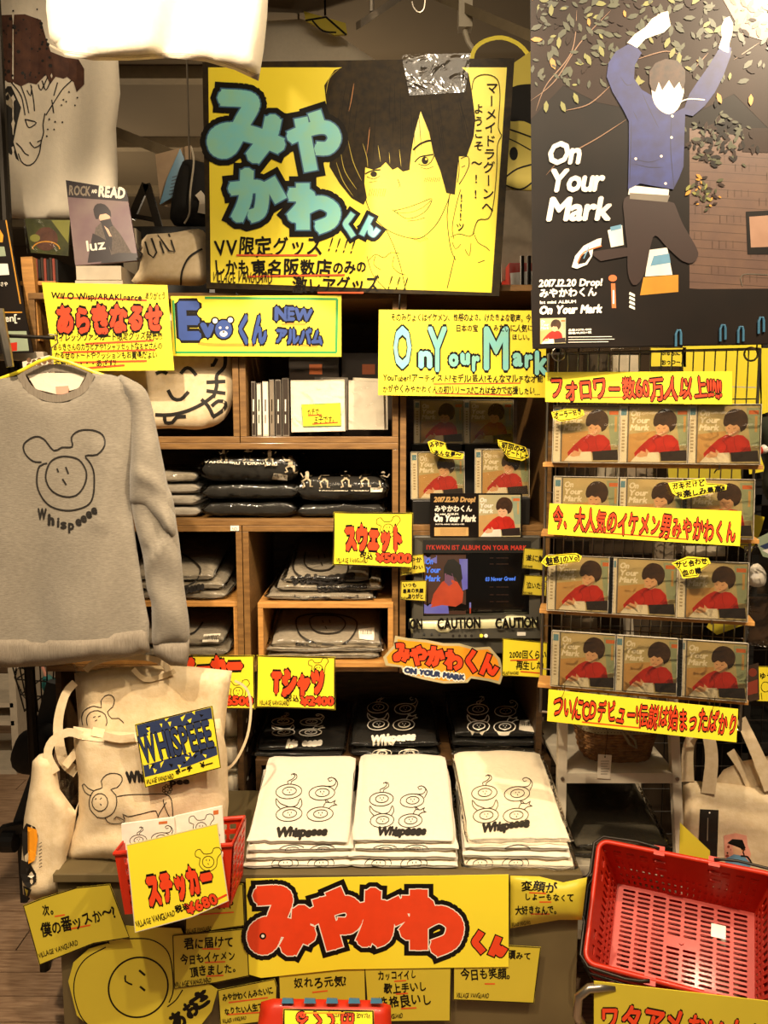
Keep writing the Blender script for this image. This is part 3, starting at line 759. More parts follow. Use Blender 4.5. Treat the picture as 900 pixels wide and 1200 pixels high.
def kana(arts, ch, box, w_, fill, out, o, out2=None, o2=0, rot=0, tf=None):
    f = tf or boxmap(*box)
    for (mt, ww, a) in ((out, w_ + 2 * o + 2 * o2, arts[0]), (out2, w_ + 2 * o2, arts[1]), (fill, w_, arts[2])):
        if mt is None: continue
        ps = []
        for s_ in KS[ch]:
            p = cr([f(*q) for q in s_], False, 4); e = (ww - w_) / 2
            for i, (a_, b_) in enumerate(((p[0], p[1]), (p[-1], p[-2]))):     # square caps pushed out
                L = math.dist(a_, b_) or 1; q = (a_[0] + (a_[0] - b_[0]) / L * (e + w_ * .15), a_[1] + (a_[1] - b_[1]) / L * (e + w_ * .15))
                if i == 0: p.insert(0, q)
                else: p.append(q)
            ps += [ell(q[0], q[1], ww / 2, ww / 2, n=10) for q in p[2:-2]]
            for q0, q1 in zip(p, p[1:]):
                L = math.dist(q0, q1) or 1; nx, ny = -(q1[1] - q0[1]) / L * ww / 2, (q1[0] - q0[0]) / L * ww / 2
                ps.append([(q0[0] + nx, q0[1] + ny), (q0[0] - nx, q0[1] - ny), (q1[0] - nx, q1[1] - ny), (q1[0] + nx, q1[1] + ny)])
        a.multi(ps, mt)

# the big illustrated sign
pl = Pl(410, 330, 1.965, 3, 0)
S = Sign('illustrated_sign', 'large yellow sign with a drawn smiling dark-haired boy and blue bubble letters', 'sign', pl, [(237, 73), (603, 68), (585, 347), (242, 338)], 'ink_soft', .012)
a = S.art('yellow_sheet'); a.poly([(244, 79), (594, 79), (576, 343), (247, 331)], 'yellow')
a = S.art('portrait_lines'); L = lambda p, w_=1.0, m='ink_soft', **k: a.stroke(p, w_, m, **k)
L([(428, 232), (436, 252), (455, 270), (480, 279), (495, 278), (512, 262), (524, 238), (528, 225)])
L([(452, 268), (462, 290), (470, 315), (476, 343)]); L([(527, 228), (524, 255), (528, 290), (534, 305)]); L([(533, 300), (524, 338)])
L([(462, 247), (478, 243), (492, 238), (506, 233), (500, 246), (488, 254), (476, 256), (466, 250), (460, 246)], .9); L([(464, 249), (480, 249), (494, 244), (505, 235)], .7); L([(478, 259), (488, 258), (498, 255)], .8)
L([(466, 210), (469, 218), (467, 219)], .9)
L([(484, 176), (492, 169), (502, 165), (508, 165)], 2.4)
L([(486, 190), (492, 184), (502, 182), (508, 181)], 1.6); L([(490, 192), (498, 194), (505, 190), (509, 182)], 1.0); L([(493, 196), (500, 198), (508, 195)], .6)
a.poly(ell(498, 188, 4, 4.6), 'ink_soft'); a.poly(ell(499.4, 186.4, 1.2, 1.4), 'yellow')
L([(428, 204), (436, 200), (446, 199)], 1.6); L([(430, 207), (438, 210), (445, 206)], .9); a.poly(ell(438, 204, 4, 3.4), 'ink_soft'); L([(432, 214), (442, 212)], .6)
for i in range(8): L([(434 + i * 2.6, 221), (432 + i * 2.6, 230)], .55); L([(499 + i * 2.4, 208), (497 + i * 2.4, 213)], .5)
L([(540, 186), (548, 183), (550, 192), (545, 205), (538, 216)], 1.0); L([(541, 196), (545, 194)], .7); L([(537, 180), (538, 200), (536, 214)], .8)
for p in ([(432, 305), (440, 298), (450, 302), (458, 296), (468, 297)], [(440, 300), (438, 310), (446, 316)], [(462, 300), (460, 312), (468, 320), (475, 322)], [(430, 300), (436, 320), (446, 333), (456, 342)],
          [(528, 278), (538, 274), (550, 277), (556, 273)], [(556, 275), (560, 284), (570, 290), (574, 294)], [(530, 284), (534, 292), (540, 286)], [(545, 292), (550, 300), (552, 285)], [(560, 308), (568, 305)], [(532, 280), (530, 265), (536, 235), (540, 222)]): L(p, .8)
for i in range(9): L([(480 + i * 2.2, 277), (484 + i * 2.2, 284 - abs(i - 4) * .8)], .4)
a = S.art('drawn_hair')
a.poly([(392, 82), (380, 100), (384, 135), (388, 170), (386, 195), (398, 215), (412, 232), (426, 240), (430, 232), (427, 215), (428, 196), (438, 199), (446, 196), (452, 190), (460, 199), (466, 196), (472, 201), (480, 199), (482, 178), (486, 155), (493, 130), (503, 155), (508, 180), (516, 200), (523, 226), (533, 228), (536, 200), (538, 183), (547, 183), (555, 160), (557, 140), (553, 108), (549, 86), (540, 78), (470, 76), (410, 76)], 'ink_soft')
for i in range(46):
    x_ = random.uniform(388, 545); y_ = random.uniform(90, 150); d_ = (x_ - 465) * .12
    a.stroke([(x_, y_), (x_ + d_ * .5, y_ + 20), (x_ + d_, y_ + random.uniform(30, 50))], .5, random.choice(['ink', 'peach_line' if i % 9 == 0 else 'ink', 'ink_soft']), taper=True)
for p in ([(399, 176), (404, 200), (418, 222)], [(408, 165), (414, 190), (424, 212)], [(425, 168), (430, 185), (431, 196)], [(443, 170), (446, 190)], [(456, 178), (457, 192)], [(468, 175), (470, 195)], [(394, 190), (402, 212), (414, 230)], [(382, 110), (386, 92), (398, 80)]): a.stroke(p, .7, 'yellow_dull', taper=True)
A3 = [S.art('lettering_outline'), S.art('lettering_shade'), S.art('lettering')]
def T4(*p): return quadmap(*p)
kana(A3, 'み', 0, 20, 'aqua', 'ink', 6.5, 'aqua_deep', 1.6, tf=T4((252, 103), (338, 116), (330, 190), (247, 186)))
kana(A3, 'か', 0, 16, 'aqua', 'ink', 6.5, 'aqua_deep', 1.6, tf=T4((266, 196), (334, 202), (330, 258), (276, 262)))
kana(A3, 'や', 0, 16, 'aqua', 'ink', 6.5, 'aqua_deep', 1.6, tf=T4((340, 122), (396, 135), (392, 200), (338, 202)))
kana(A3, 'わ', 0, 16, 'aqua', 'ink', 6.5, 'aqua_deep', 1.6, tf=T4((338, 212), (398, 222), (394, 272), (340, 268)))
kana(A3, 'く', 0, 6, 'aqua', 'ink', 4, 'aqua_deep', 1, tf=T4((400, 248), (418, 250), (418, 278), (400, 276)))
kana(A3, 'ん', 0, 6, 'aqua', 'ink', 4, 'aqua_deep', 1, tf=T4((422, 251), (444, 256), (444, 278), (422, 276)))
a = S.art('handwriting')
a.text('VV限定グッズ', 252, 298, 378, 297, 21, INK, .5, jit=.8); a.text('!!!!', 386, 294, 414, 297, 16, INK, .3, slant=.2, gap=.5)
a.text('しかも', 250, 320, 292, 320, 17, INK, .5, jit=.8); a.text('東名阪数店', 294, 322, 388, 322, 19, INK, .6, jit=.6); a.text('のみの', 390, 320, 430, 317, 14, INK, .5, jit=.8)
a.text('激レアグッズ', 343, 342, 444, 341, 18, INK, .5, jit=.8); a.text('!!!', 456, 338, 476, 340, 15, INK, .3, slant=.2, gap=.6)
a.text('マーメイドラグーンへ', 577, 95, 571, 250, 13, INK, .15, vert=True); a.text('ようこそ', 561, 120, 561, 178, 11, INK, .15, vert=True); a.text('〜!!', 559, 182, 557, 236, 12, INK, .15, vert=True); a.text('!!!ッ', 541, 226, 539, 270, 11, INK, .15, vert=True)
a.stroke([(553, 105), (556, 92), (568, 87), (582, 92), (586, 110), (584, 150), (588, 158), (583, 170), (582, 200), (578, 240), (572, 256), (560, 258), (554, 275)], .9, INK)
ul(S, (277, 299, 372, 299), (290, 324, 404, 322), (372, 343, 426, 343), w=2)
vv(S, 249, 331, 319, 331, 13); S.done()
# tape film over its top edge
tag(MB().prism([pl.at(x, y, .016) for x, y in ((470, 64), (552, 62), (545, 108), (480, 112))], pl.n, .0004, 'cling_film').build('clear_tape'), 'shiny wrinkled clear tape over the drawn hair of the large illustrated sign', 'tape')

# signs hung on the shelf edge
SP = Pl(300, 380, YF - .03, 0, 2)
S = Sign('yellow_sign', 'yellow sign with blue bubble letters and a green border', 'sign', SP, [(200, 347), (400, 346), (400, 418), (203, 417)])
a = S.art('border'); a.stroke([(240, 349), (395, 350.5), (394, 413), (206, 413), (203, 352)], 3, 'green', False, step=0)
a.stroke([(395, 350.5), (394, 413)], 3, 'green', False, step=0)
a = S.art('underline'); a.stroke([(232, 402), (250, 404), (300, 404)], 4, 'orange'); a.stroke([(330, 380), (358, 380)], 3, 'orange'); a.stroke([(338, 403), (372, 406)], 3, 'orange')
a = S.art('lettering'); a.text('E', 211, 396, 234, 396, 41, 'blue', 2.8, (2.1, INK), slant=-.05); a.text('v', 236, 394, 252, 394, 22, 'blue', 1.7, (1.8, INK)); a.text('くん', 277, 400, 312, 400, 33, 'blue', 2.3, (2.0, INK))
a.poly(ell(262, 386, 12, 13), INK); a.poly(ell(252, 376, 5, 5), INK); a.poly(ell(270, 375, 5, 5), INK); a.poly(ell(252, 376, 3, 3), 'white_card'); a.poly(ell(270, 375, 3, 3), 'white_card'); a.poly(ell(262, 386, 10, 11), 'blue'); a.poly(ell(262, 391, 4.5, 3.5), 'white_card'); a.dot(258, 384, 1.5, 'white_card'); a.dot(266, 384, 1.5, 'white_card'); a.dot(262, 389, 1.2, INK)
a.text('NEW', 323, 374, 366, 376, 14, 'blue', 1.3, (1.6, INK), jit=.6, gap=.0); a.text('アルバム', 322, 400, 378, 402, 17, 'blue', 1.3, (1.6, INK), jit=.6); S.done()
SP2 = Pl(125, 380, 1.93, 0, 2)
S = Sign('yellow_sign', 'yellow sign with red bubble letters above the grey sweatshirt collar', 'sign', SP2, [(49, 331), (196, 334), (204, 434), (64, 435)])
ul(S, (68, 349, 128, 350), (128, 350, 172, 352), (100, 403, 180, 399), (74, 413, 182, 410), (78, 425, 172, 423), (80, 433, 146, 428), w=2.4)
a = S.art('lettering'); a.text('あらきなるせ', 66, 387, 190, 384, 30, 'orange_red', 2.3, (2.0, INK), jit=1)
a = S.art('handwriting'); a.text('Will O Wisp/ARAKI.narce', 60, 350, 166, 352, 7, INK, .25, jit=1); a.text('ありがとう', 170, 350, 194, 350, 8, INK, .1, jit=1)
a.text('ヴィレッジヴァンガード限定グッズ発売!!!!', 62, 399, 190, 397, 9, INK, .15, jit=1); a.text('あらきさんのカラビナやTシャツセットなるせさんの', 62, 410, 190, 409, 8, INK, .15, jit=1)
a.text('なるせのトートやクッションもお買得だよい', 64, 420, 184, 419, 8, INK, .15, jit=1); a.text('可愛い・・・・あざす!!', 64, 431, 136, 428, 8, INK, .2, jit=1); S.done()
SP3 = Pl(540, 400, 1.93, 5, 2)
S = Sign('yellow_sign', 'yellow sign with aqua On Your Mark bubble letters, partly under the tall poster', 'sign', SP3, [(444, 363), (640, 364), (640, 466), (443, 463)])
ul(S, (508, 450, 610, 449), (510, 461, 600, 463), w=1.4)
a = S.art('lettering')
def lat(a, ch, x0, y1, x1, h, b=3.2): a.text(ch, x0, y1, x1, y1, h, 'aqua', b * .6, (1.8, INK))
for ch, x0, y1, x1, h, b in (('O', 462, 430, 482, 46, 3.6), ('n', 492, 430, 506, 26, 3), ('Y', 502, 434, 524, 50, 3.2), ('o', 527, 428, 537, 18, 3), ('u', 541, 426, 550, 17, 3), ('r', 554, 434, 562, 24, 2.6), ('M', 568, 432, 596, 48, 3.4), ('a', 602, 428, 612, 20, 2.6), ('r', 616, 430, 624, 20, 2.6), ('k', 628, 438, 642, 26, 2.6)): lat(a, ch, x0, y1, x1, h, b)
a = S.art('handwriting'); a.text('そのみりょくはイケメン、性格のよさ、けたきょな歌声。今', 458, 375, 622, 376, 8.5, INK, .15, jit=1); a.text('日本の宝', 534, 388, 560, 388, 8, INK, .15); a.text('みたいに人気に', 578, 388, 624, 388, 8, INK, .15, jit=1); a.text('ほしい。', 600, 398, 624, 398, 7, INK, .15)
a.text('YouTuber?アーティスト?モデル?芸人?そんなマルチな才能', 449, 446, 636, 448, 8.5, INK, .2, jit=1); a.text('かがやくみやかわくんの初リリース!!これは全力で応援したい…', 448, 459, 632, 462, 8.5, INK, .2, jit=1); S.done()
# doodle mark: ringed face with two round ears
def beardoodle(a, x, y, s, m, w_=.8):
    st = lambda p, c=True: a.stroke([(x + i * s, y + j * s) for i, j in p], w_, m, True, c, step=3)
    st([(-5, -9), (-9, -14), (-14, -12), (-14, -6), (-9, -4), (-10, 3), (-5, 9), (3, 10), (9, 5), (10, -3), (12, -7), (15, -11), (12, -16), (6, -15), (4, -10)]); st(ell(0, 0, 6.5, 6.5)); st([(-2, -3), (-2, -1)], False); st([(1.5, -3), (1.5, -1)], False); st([(-.5, 1.5), (.5, 3)], False)
def pricesign(label, pl, c, word, wb, price, pb, vb, sub, bear, frame=(1.6, 'ink_soft')):
    S = Sign('price_sign', label, 'sign', pl, c, frame=frame, group='yellow price signs')
    a = S.art('doodle'); beardoodle(a, *bear, 'ink_soft')
    a = S.art('lettering'); a.text(word, *wb[:4], wb[4], 'orange_red', wb[5] * 1.4, (1.6, INK), jit=.7)
    a = S.art('price'); a.text(price, *pb[:4], pb[4], 'orange_red', .8, (.5, INK), jit=.5, gap=.02)
    a = S.art('handwriting'); a.text('税込', *sub, 8, INK, .3, jit=1); vv(S, *vb); return S.done()
pricesign('price sign reading 5000 yen with one figure, between the sweatshirts and the television', Pl(438, 630, YF - .05, 0, 1), [(391, 600), (484, 601), (484, 666), (390, 662)], 'スウェット', (404, 641, 471, 642, 27, 2.2), '¥5000', (441, 659, 482, 659, 10), (394, 659, 431, 660, 5.5), (421, 653, 437, 655), (455, 620, .95))
pricesign('price sign reading 2400 yen, hung below the small inner shelf', Pl(345, 800, YF - .05, 0, 1), [(301, 768), (393, 770), (393, 832), (300, 829)], 'Tシャツ', (319, 811, 380, 812, 28, 2.2), '¥2400', (353, 826, 391, 826, 9), (304, 826, 339, 827, 5.5), (334, 820, 350, 822), (373, 784, .8))
pricesign('price sign ending in 6500 yen, half behind the canvas tote', Pl(260, 800, YF - .06, 0, 1), [(205, 768), (298, 768), (299, 831), (204, 831)], 'パーカー', (212, 798, 284, 792, 26, 2.2), '¥6500', (254, 825, 296, 827, 10), (208, 828, 240, 828, 5), (240, 820, 252, 822), (279, 811, .9))

# ---- notes and banner on the front of the display table
TP = Pl(400, 1100, TY - .004)
def note(label, c, lines, vb=None, uls=(), h=0, frame=(1.2, 'ink_soft'), mat='yellow_dull', bold=.35, pl=None, curl=0):
    S = Sign('handwritten_note', label, 'note', pl or TP, c, mat, .0008, 'handwritten notes on the display table', frame=frame if not curl else None, h=h, curl=curl)
    if uls: ul(S, *uls)
    a = S.art('handwriting')
    for t, x0, y0, x1, y1, hh in lines: a.text(t, x0, y0, x1, y1, hh, INK, bold, jit=1)
    if vb: vv(S, *vb)
    return S.done()
S = Sign('character_sign', 'large rounded yellow cutout with a tilted drawn face on the table front', 'sign', TP, [(148, 1085), (212, 1088), (222, 1110), (240, 1150), (255, 1160), (248, 1185), (225, 1215), (130, 1225), (90, 1190), (80, 1150), (86, 1128), (104, 1112), (128, 1105), (128, 1092)], 'yellow_dull')
a = S.art('drawing'); a.stroke([(124, 1110), (100, 1124), (88, 1145), (88, 1172), (102, 1200), (140, 1218)], 1.3, INK); a.stroke([(128, 1106), (127, 1100), (150, 1100), (176, 1101), (194, 1112), (201, 1130), (203, 1160), (198, 1175)], 1.4, INK)
a.stroke(ell(162, 1157, 36, 34, -50), 2.0, INK, True, True); a.stroke([(147, 1143), (147, 1150), (155, 1154)], 2, INK); a.stroke([(163, 1137), (170, 1143)], 2.6, INK); a.stroke([(164, 1156), (170, 1161)], 2.6, INK)
a.text('さ', 226, 1188, 250, 1168, 20, INK, 1.6, jit=1); a.text('あお', 205, 1208, 236, 1186, 20, INK, 1.4, jit=1); a.stroke([(196, 1180), (206, 1172), (214, 1160)], 1.4, INK); S.done()
note('note under the red sticker basket with a single red underline', [(217, 1035), (285, 1036), (287, 1085), (217, 1096)], [('グッズや', 236, 1066, 274, 1064, 10)], (219, 1094, 248, 1090, 5), [(232, 1072, 274, 1069)])
note('note about turning heads with three lines, left of the red lettered banner', [(202, 1096), (290, 1088), (292, 1144), (254, 1152), (204, 1159)], [('君に届けて', 216, 1112, 274, 1108, 12), ('今日もイケメン', 212, 1130, 276, 1124, 11), ('頂きました。', 223, 1144, 282, 1138, 11)], (205, 1157, 248, 1151, 5.5), [(237, 1112, 258, 1112), (240, 1128, 264, 1127), (242, 1144, 262, 1143)], h=.002)
note('small curling note with two underlined lines beside the orange basket', [(255, 1160), (322, 1147), (325, 1156), (324, 1196), (258, 1204)], [('みやかわくんみたいに', 261, 1173, 320, 1164, 8), ('なりたい人生でした', 263, 1189, 322, 1181, 8)], (261, 1199, 289, 1195, 4.5), [(268, 1175, 314, 1169), (266, 1189, 310, 1186)], h=.002)
note('note under the banner that begins with a short question', [(326, 1136), (428, 1134), (430, 1200), (328, 1205)], [('奴れろ元気?', 344, 1157, 406, 1155, 12)], None, [(366, 1163, 384, 1161)], h=.001)
note('three line note under the banner, right of the short question', [(427, 1134), (529, 1134), (528, 1197), (431, 1198)], [('カッコイイし', 443, 1148, 488, 1146, 10), ('歌上手いし', 450, 1164, 500, 1160, 11), ('性格良いし', 443, 1180, 506, 1176, 13)], (436, 1194, 472, 1193, 5), [(462, 1150, 476, 1149), (464, 1165, 478, 1164), (470, 1182, 488, 1181)], h=.0015)
note('note right of the banner end with an underlined last word', [(531, 1104), (634, 1110), (626, 1176), (531, 1172)], [('頑みて', 594, 1122, 622, 1125, 9), ('今日も笑顔。', 540, 1147, 604, 1146, 12)], (535, 1169, 573, 1170, 5.5), [(568, 1153, 580, 1153)], h=.001)
note('curled note wrapping the right table corner', [(598, 1026), (632, 1027), (660, 1034), (688, 1028), (682, 1078), (655, 1078), (598, 1088)], [('変顔が', 610, 1042, 652, 1046, 11), ('しょーもなくて', 614, 1054, 672, 1056, 8.5), ('大好きなんで。', 604, 1070, 656, 1070, 9)], (600, 1086, 622, 1083, 4.5), [(620, 1046, 640, 1047), (632, 1057, 646, 1057), (622, 1071, 644, 1071)], curl=lambda x, y: .004 + .012 * math.sin((x - 600) / 28) * (x > 600))
note('tilted yellow note sticking out at the left end of the table', [(27, 1061), (50, 1052), (90, 1040), (129, 1036), (152, 1099), (110, 1106), (46, 1131)], [('次。', 50, 1073, 68, 1070, 13), ('僕の番ッスか〜?', 50, 1098, 136, 1073, 15)], (46, 1123, 92, 1107, 6), [(64, 1074, 76, 1072), (80, 1089, 106, 1084)], pl=Pl(90, 1080, TY - .012, 4, 0), h=0, bold=.45)
S = Sign('banner', 'long yellow banner with big red bubble letters across the table front', 'banner', TP, [(288, 1030), (596, 1025), (596, 1133), (400, 1136), (306, 1146), (292, 1142)], 'yellow', group=None, h=.004)
A3 = [S.art('lettering_outline'), S.art('lettering_highlight'), S.art('lettering')]
kana(A3, 'み', 0, 23, 'orange_red', 'ink', 5.5, 'white_card', 1.2, tf=T4((296, 1040), (366, 1044), (366, 1114), (298, 1118)))
kana(A3, 'や', 0, 20, 'orange_red', 'ink', 5.5, 'white_card', 1.2, tf=T4((362, 1040), (418, 1042), (420, 1112), (366, 1112)))
kana(A3, 'か', 0, 19, 'orange_red', 'ink', 5.5, 'white_card', 1.2, tf=T4((418, 1042), (474, 1044), (474, 1106), (424, 1110)))
kana(A3, 'わ', 0, 21, 'orange_red', 'ink', 5.5, 'white_card', 1.2, tf=T4((470, 1040), (544, 1050), (534, 1120), (474, 1110)))
kana(A3, 'く', 0, 8, 'orange_red', 'ink', 1.4, None, 0, tf=T4((552, 1092), (568, 1092), (570, 1116), (552, 1116)))
kana(A3, 'ん', 0, 8, 'orange_red', 'ink', 1.4, None, 0, tf=T4((574, 1098), (592, 1098), (592, 1120), (574, 1120)))
a = S.art('eyelet'); a.poly(ell(308, 1097, 4, 4), INK); a.dot(308, 1097, 2, 'white_card'); S.done()

# ------------------------------------------------------------------ compact discs of the album
class Loc:
    def __init__(s, w, h, x0, z0, y): s.w, s.h_, s.x0, s.z0, s.y = w, h, x0, z0, y
    def at(s, x, y, h=0): return Vector((s.x0 + x / 100 * s.w, s.y - h, s.z0 + (1 - y / 100) * s.h_))
def cover(a, k=1.0, small=False):
    """album cover print in 0..100 units"""
    if True: a.poly([(0, 0), (100, 0), (100, 100), (0, 100)], 'cover_bg')
    a.poly([(78, 4), (100, 4), (100, 70), (86, 70)], 'cover_green'); a.poly([(0, 50), (46, 44), (46, 58), (0, 66)], 'cover_tan')
    a.poly([(0, 66), (40, 60), (40, 100), (0, 100)], 'cover_tan')
    a.poly([(82, 8), (98, 8), (98, 15), (82, 15)], 'cover_orange'); a.poly([(92, 18), (96, 18), (96, 46), (92, 46)], 'cover_tan')
    a.poly([(10, 84), (20, 72), (34, 58), (46, 51), (60, 50), (74, 52), (84, 62), (88, 82), (80, 90), (60, 84), (44, 84), (26, 92), (12, 92)], 'cover_red')
    a.stroke([(40, 60), (48, 72), (44, 82)], .8, 'cover_dred'); a.stroke([(60, 54), (60, 66), (64, 78)], .8, 'cover_dred'); a.stroke([(84, 66), (72, 80), (54, 84)], 1.0, 'cover_dred'); a.stroke([(24, 72), (34, 82)], .8, 'cover_dred')
    a.poly([(45, 30), (56, 28), (68, 36), (68, 44), (64, 51), (57, 54), (50, 51), (46, 42)], 'cover_skin')
    a.poly([(41, 30), (43, 18), (50, 9), (60, 5), (72, 8), (80, 18), (81, 30), (76, 42), (70, 46), (68, 38), (63, 33), (58, 35), (52, 32), (47, 36), (43, 36)], 'cover_hair', True)
    a.stroke([(49, 39), (52, 40)], 1.0, 'cover_hair'); a.stroke([(58, 40), (62, 39)], 1.0, 'cover_hair'); a.stroke([(54, 47), (58, 47.5)], .8, 'cover_red')
    a.poly([(18, 84), (52, 82), (54, 100), (4, 100)], 'cover_white'); a.poly([(22, 80), (34, 84), (32, 90), (20, 92), (14, 90)], 'cover_skin'); a.poly([(30, 76), (36, 82), (30, 86)], 'cover_skin')
    a.poly([(54, 82), (98, 78), (100, 97), (56, 98)], 'cover_black')
    for t, y in (('On', 17), ('Your', 30), ('Mark', 43)): a.text(t, 3, y, 3 + len(t) * 8, y, 10, 'cover_white', .7, slant=.2)
    return a
cdm = thing('compact_disc', '', 'CD', (0, 0, 0), 'album CDs with a boy in a red sweater')
MB().box((-.071, -.0035, 0), (.071, .005, .1245), 'case_tray').build('case_tray', cdm, bevel=.0006)
a = cover(Art(Loc(.119, .119, -.0505, .003, -.0036), .0002)); a.build('booklet', cdm)
MB().box((-.0690, -.0042, .002), (-.0545, -.0037, .1225), 'cover_white').build('spine_strip', cdm)
a = Art(Loc(.0145, .12, -.0690, .002, -.0043), .0002); a.poly([(10, 4), (90, 4), (90, 16), (10, 16)], 'stripe_blue')
for i in range(10): a.poly([(30, 24 + i * 6), (70, 24 + i * 6), (70, 27 + i * 6), (30, 27 + i * 6)], 'print_grey')
a.build('strip_print', cdm.children[-1] if cdm.children[-1].name.startswith('spine') else None)
mb = MB()
for lo, hi in (((-.0712, -.0066, -.0002), (-.0702, .0052, .1252)), ((.0702, -.0066, -.0002), (.0712, .0052, .1252)), ((-.0712, -.0066, .1244), (.0712, .0052, .1252)), ((-.0712, -.0066, -.0004), (.0712, .0052, .0004)), ((-.0545, -.0064, .001), (-.0538, -.0048, .124))): mb.box(lo, hi, 'case_edge')
mb.build('case_frame', cdm)
MB().box((-.0702, -.0064, .0004), (.0702, -.0060, .1244), 'case_plastic').build('lid', cdm)
mb = MB(); n_ = 12; vs = []
for j in range(n_ + 1):
    for i in range(n_ + 1):
        u, v = i / n_, j / n_; e = min(u, v, 1 - u, 1 - v) * 6
        vs.append((-.0722 + u * .1444, -.0074 - .0012 * min(1, e) * (1 + noise.noise(Vector((u * 4, v * 9, 0)))), -.0006 + v * .1265))
mb.add(vs, [(j * (n_ + 1) + i, j * (n_ + 1) + i + 1, (j + 1) * (n_ + 1) + i + 1, (j + 1) * (n_ + 1) + i) for j in range(n_) for i in range(n_)], 'cling_film'); mb.sm = True
mb.build('shrink_wrap', cdm)
def cd(label, px, py, Y, yaw=0, pitch=8, z=None, used=[0]):
    """px,py: middle of the bottom edge"""
    p = P(px, py, Y)
    if z is not None: p.z = z
    c = cdm if not used[0] else copytree(cdm); used[0] = 1
    c['label'] = label; c.location = p + Vector((0, 0, .0008)); c.rotation_euler = (-R(pitch), 0, -R(yaw)); return c
CDS = []
# ------------------------------------------------------------------ wire rack with wooden ledges
RY = 15.0
RP = Pl(765, 600, 1.665, yaw=RY)           # plane of the CD fronts
def rp(px, py, h=0): return RP.at(px, py, h)
ax = Vector((math.cos(R(RY)), -math.sin(R(RY)), 0)); nrm = RP.n
A0 = rp(641, 500, -.05); A1 = rp(886, 500, -.05)
zr0, zr1 = rp(650, 845).z, rp(650, 412).z
rk = thing('wire_display_rack', 'wire grid rack with four narrow wooden ledges of red sweater CDs', 'display rack', (A0.x / 2 + A1.x / 2, A0.y / 2 + A1.y / 2, zr0))
Lr = (A1 - A0).dot(ax)
for i in range(21):
    p = A0 + ax * (Lr * i / 20); r_ = .0032 if i in (0, 20) else .0014
    MB().tube([(p.x, p.y, zr0), (p.x, p.y, zr1)], r_, 'steel', 6).build('upright_wire', rk)
for i in range(9):
    z = zr0 + (zr1 - zr0) * i / 8; q = -nrm * .003
    MB().tube([Vector((A0.x, A0.y, z)) + q, Vector((A1.x, A1.y, z)) + q], .0014 if 0 < i < 8 else .003, 'steel', 6).build('cross_wire', rk)
for s_ in (-1, 1):          # hanging hooks up to the ceiling rail
    p = A0 + ax * (Lr * (.06 if s_ < 0 else .985))
    MB().tube([(p.x, p.y, zr1 - .002), (p.x, p.y, CEIL + .005)], .0016, 'dark_metal', 6).build('hanging_wire', rk)
ledges = [(541, 'r'), (622, 'r'), (712, 'r'), (799, 'r')]
LZ = [rp(645, y + 1, 0).z for y, _ in ledges]
Rm = Matrix.Rotation(-R(RY), 3, 'Z')
for i, z in enumerate(LZ):
    x0, x1 = -.004, Lr + (.006 if i < 3 else .002); c = A0
    v = []
    d0, d1 = -.001, .064
    for zz in (z - .009, z):
        for (u, d_) in ((x0, d0), (x1, d0), (x1, d1), (x0, d1)):
            q = A0 + ax * u + nrm * d_; v.append((q.x, q.y, zz))
    MB().add(v, [(3, 2, 1, 0), (4, 5, 6, 7), (0, 1, 5, 4), (1, 2, 6, 5), (2, 3, 7, 6), (3, 0, 4, 7)], 'wood_pale').build('wooden_ledge', rk, bevel=.0008)
    for u in (.12, .82):
        q = A0 + ax * (Lr * u); MB().tube([Vector((q.x, q.y, z - .02)) + nrm * .004, Vector((q.x, q.y, z - .012)) + nrm * .03, Vector((q.x, q.y, z - .010)) + nrm * .066, Vector((q.x, q.y, z + .008)) + nrm * .068], .0015, 'steel', 6).build('ledge_bracket', rk)
for px in (655, 880):
    mb = MB().tube([rp(px + 8 * math.cos(t / 12 * 6.283), 415 + 8 * math.sin(t / 12 * 6.283), -.03) for t in range(12)], .002, 'steel', 6, closed=True)
    tag(mb.build('key_ring'), 'steel split ring at the top %s corner of the CD rack' % ('left' if px < 700 else 'right'), 'ring')
rows = [((686, 764, 845), 0), ((686, 762, 838), 1), ((679, 751, 832), 2), ((683, 758, 832), 3)]
rn = ['top', 'second', 'third', 'bottom']; cn = ['left', 'middle', 'right']
for (xs, ri) in rows:
    for ci, x_ in enumerate(xs):
        q = rp(x_, ledges[ri][0], .0)
        c = cd('red sweater CD at the %s of the %s ledge on the wire rack' % (cn[ci], rn[ri]) , x_, ledges[ri][0], q.y, RY, 7, LZ[ri]); c.location = Vector((q.x, q.y, LZ[ri] + .0012)) + nrm * .035 * (1 if False else .6)
        CDS.append(c)
def tagbubble(label, c, lines, pl, h=.03, mat='cover_bg'):
    S = Sign('speech_tag', label, 'tag', pl, c, 'yellow', .0006, 'cut-out speech tags on the CDs', h=h)
    a = S.art('border'); cx = sum(p[0] for p in c) / len(c); cy = sum(p[1] for p in c) / len(c)
    a.stroke([(cx + (x - cx) * .9, cy + (y - cy) * .84) for x, y in c], .8, INK, False, True, step=0)
    a = S.art('handwriting')
    for t, x0, y0, x1, y1, hh in lines: a.text(t, x0, y0, x1, y1, hh, INK, .35, jit=1)
    return S.done()
tagbubble('yellow speech tag on the top left CD of the wire rack', [(646, 483), (664, 479), (683, 480), (685, 486), (676, 491), (656, 494), (648, 490)], [('オーラー好き', 650, 490, 682, 485, 7)], RP, .045)
tagbubble('yellow two line speech tag over the second ledge, right side', [(783, 566), (826, 560), (828, 566), (852, 568), (851, 574), (832, 578), (800, 585), (788, 578)], [('ガキだけど', 788, 574, 826, 568, 7), ('お楽しみ最高!!', 792, 583, 850, 575, 7)], RP, .05)
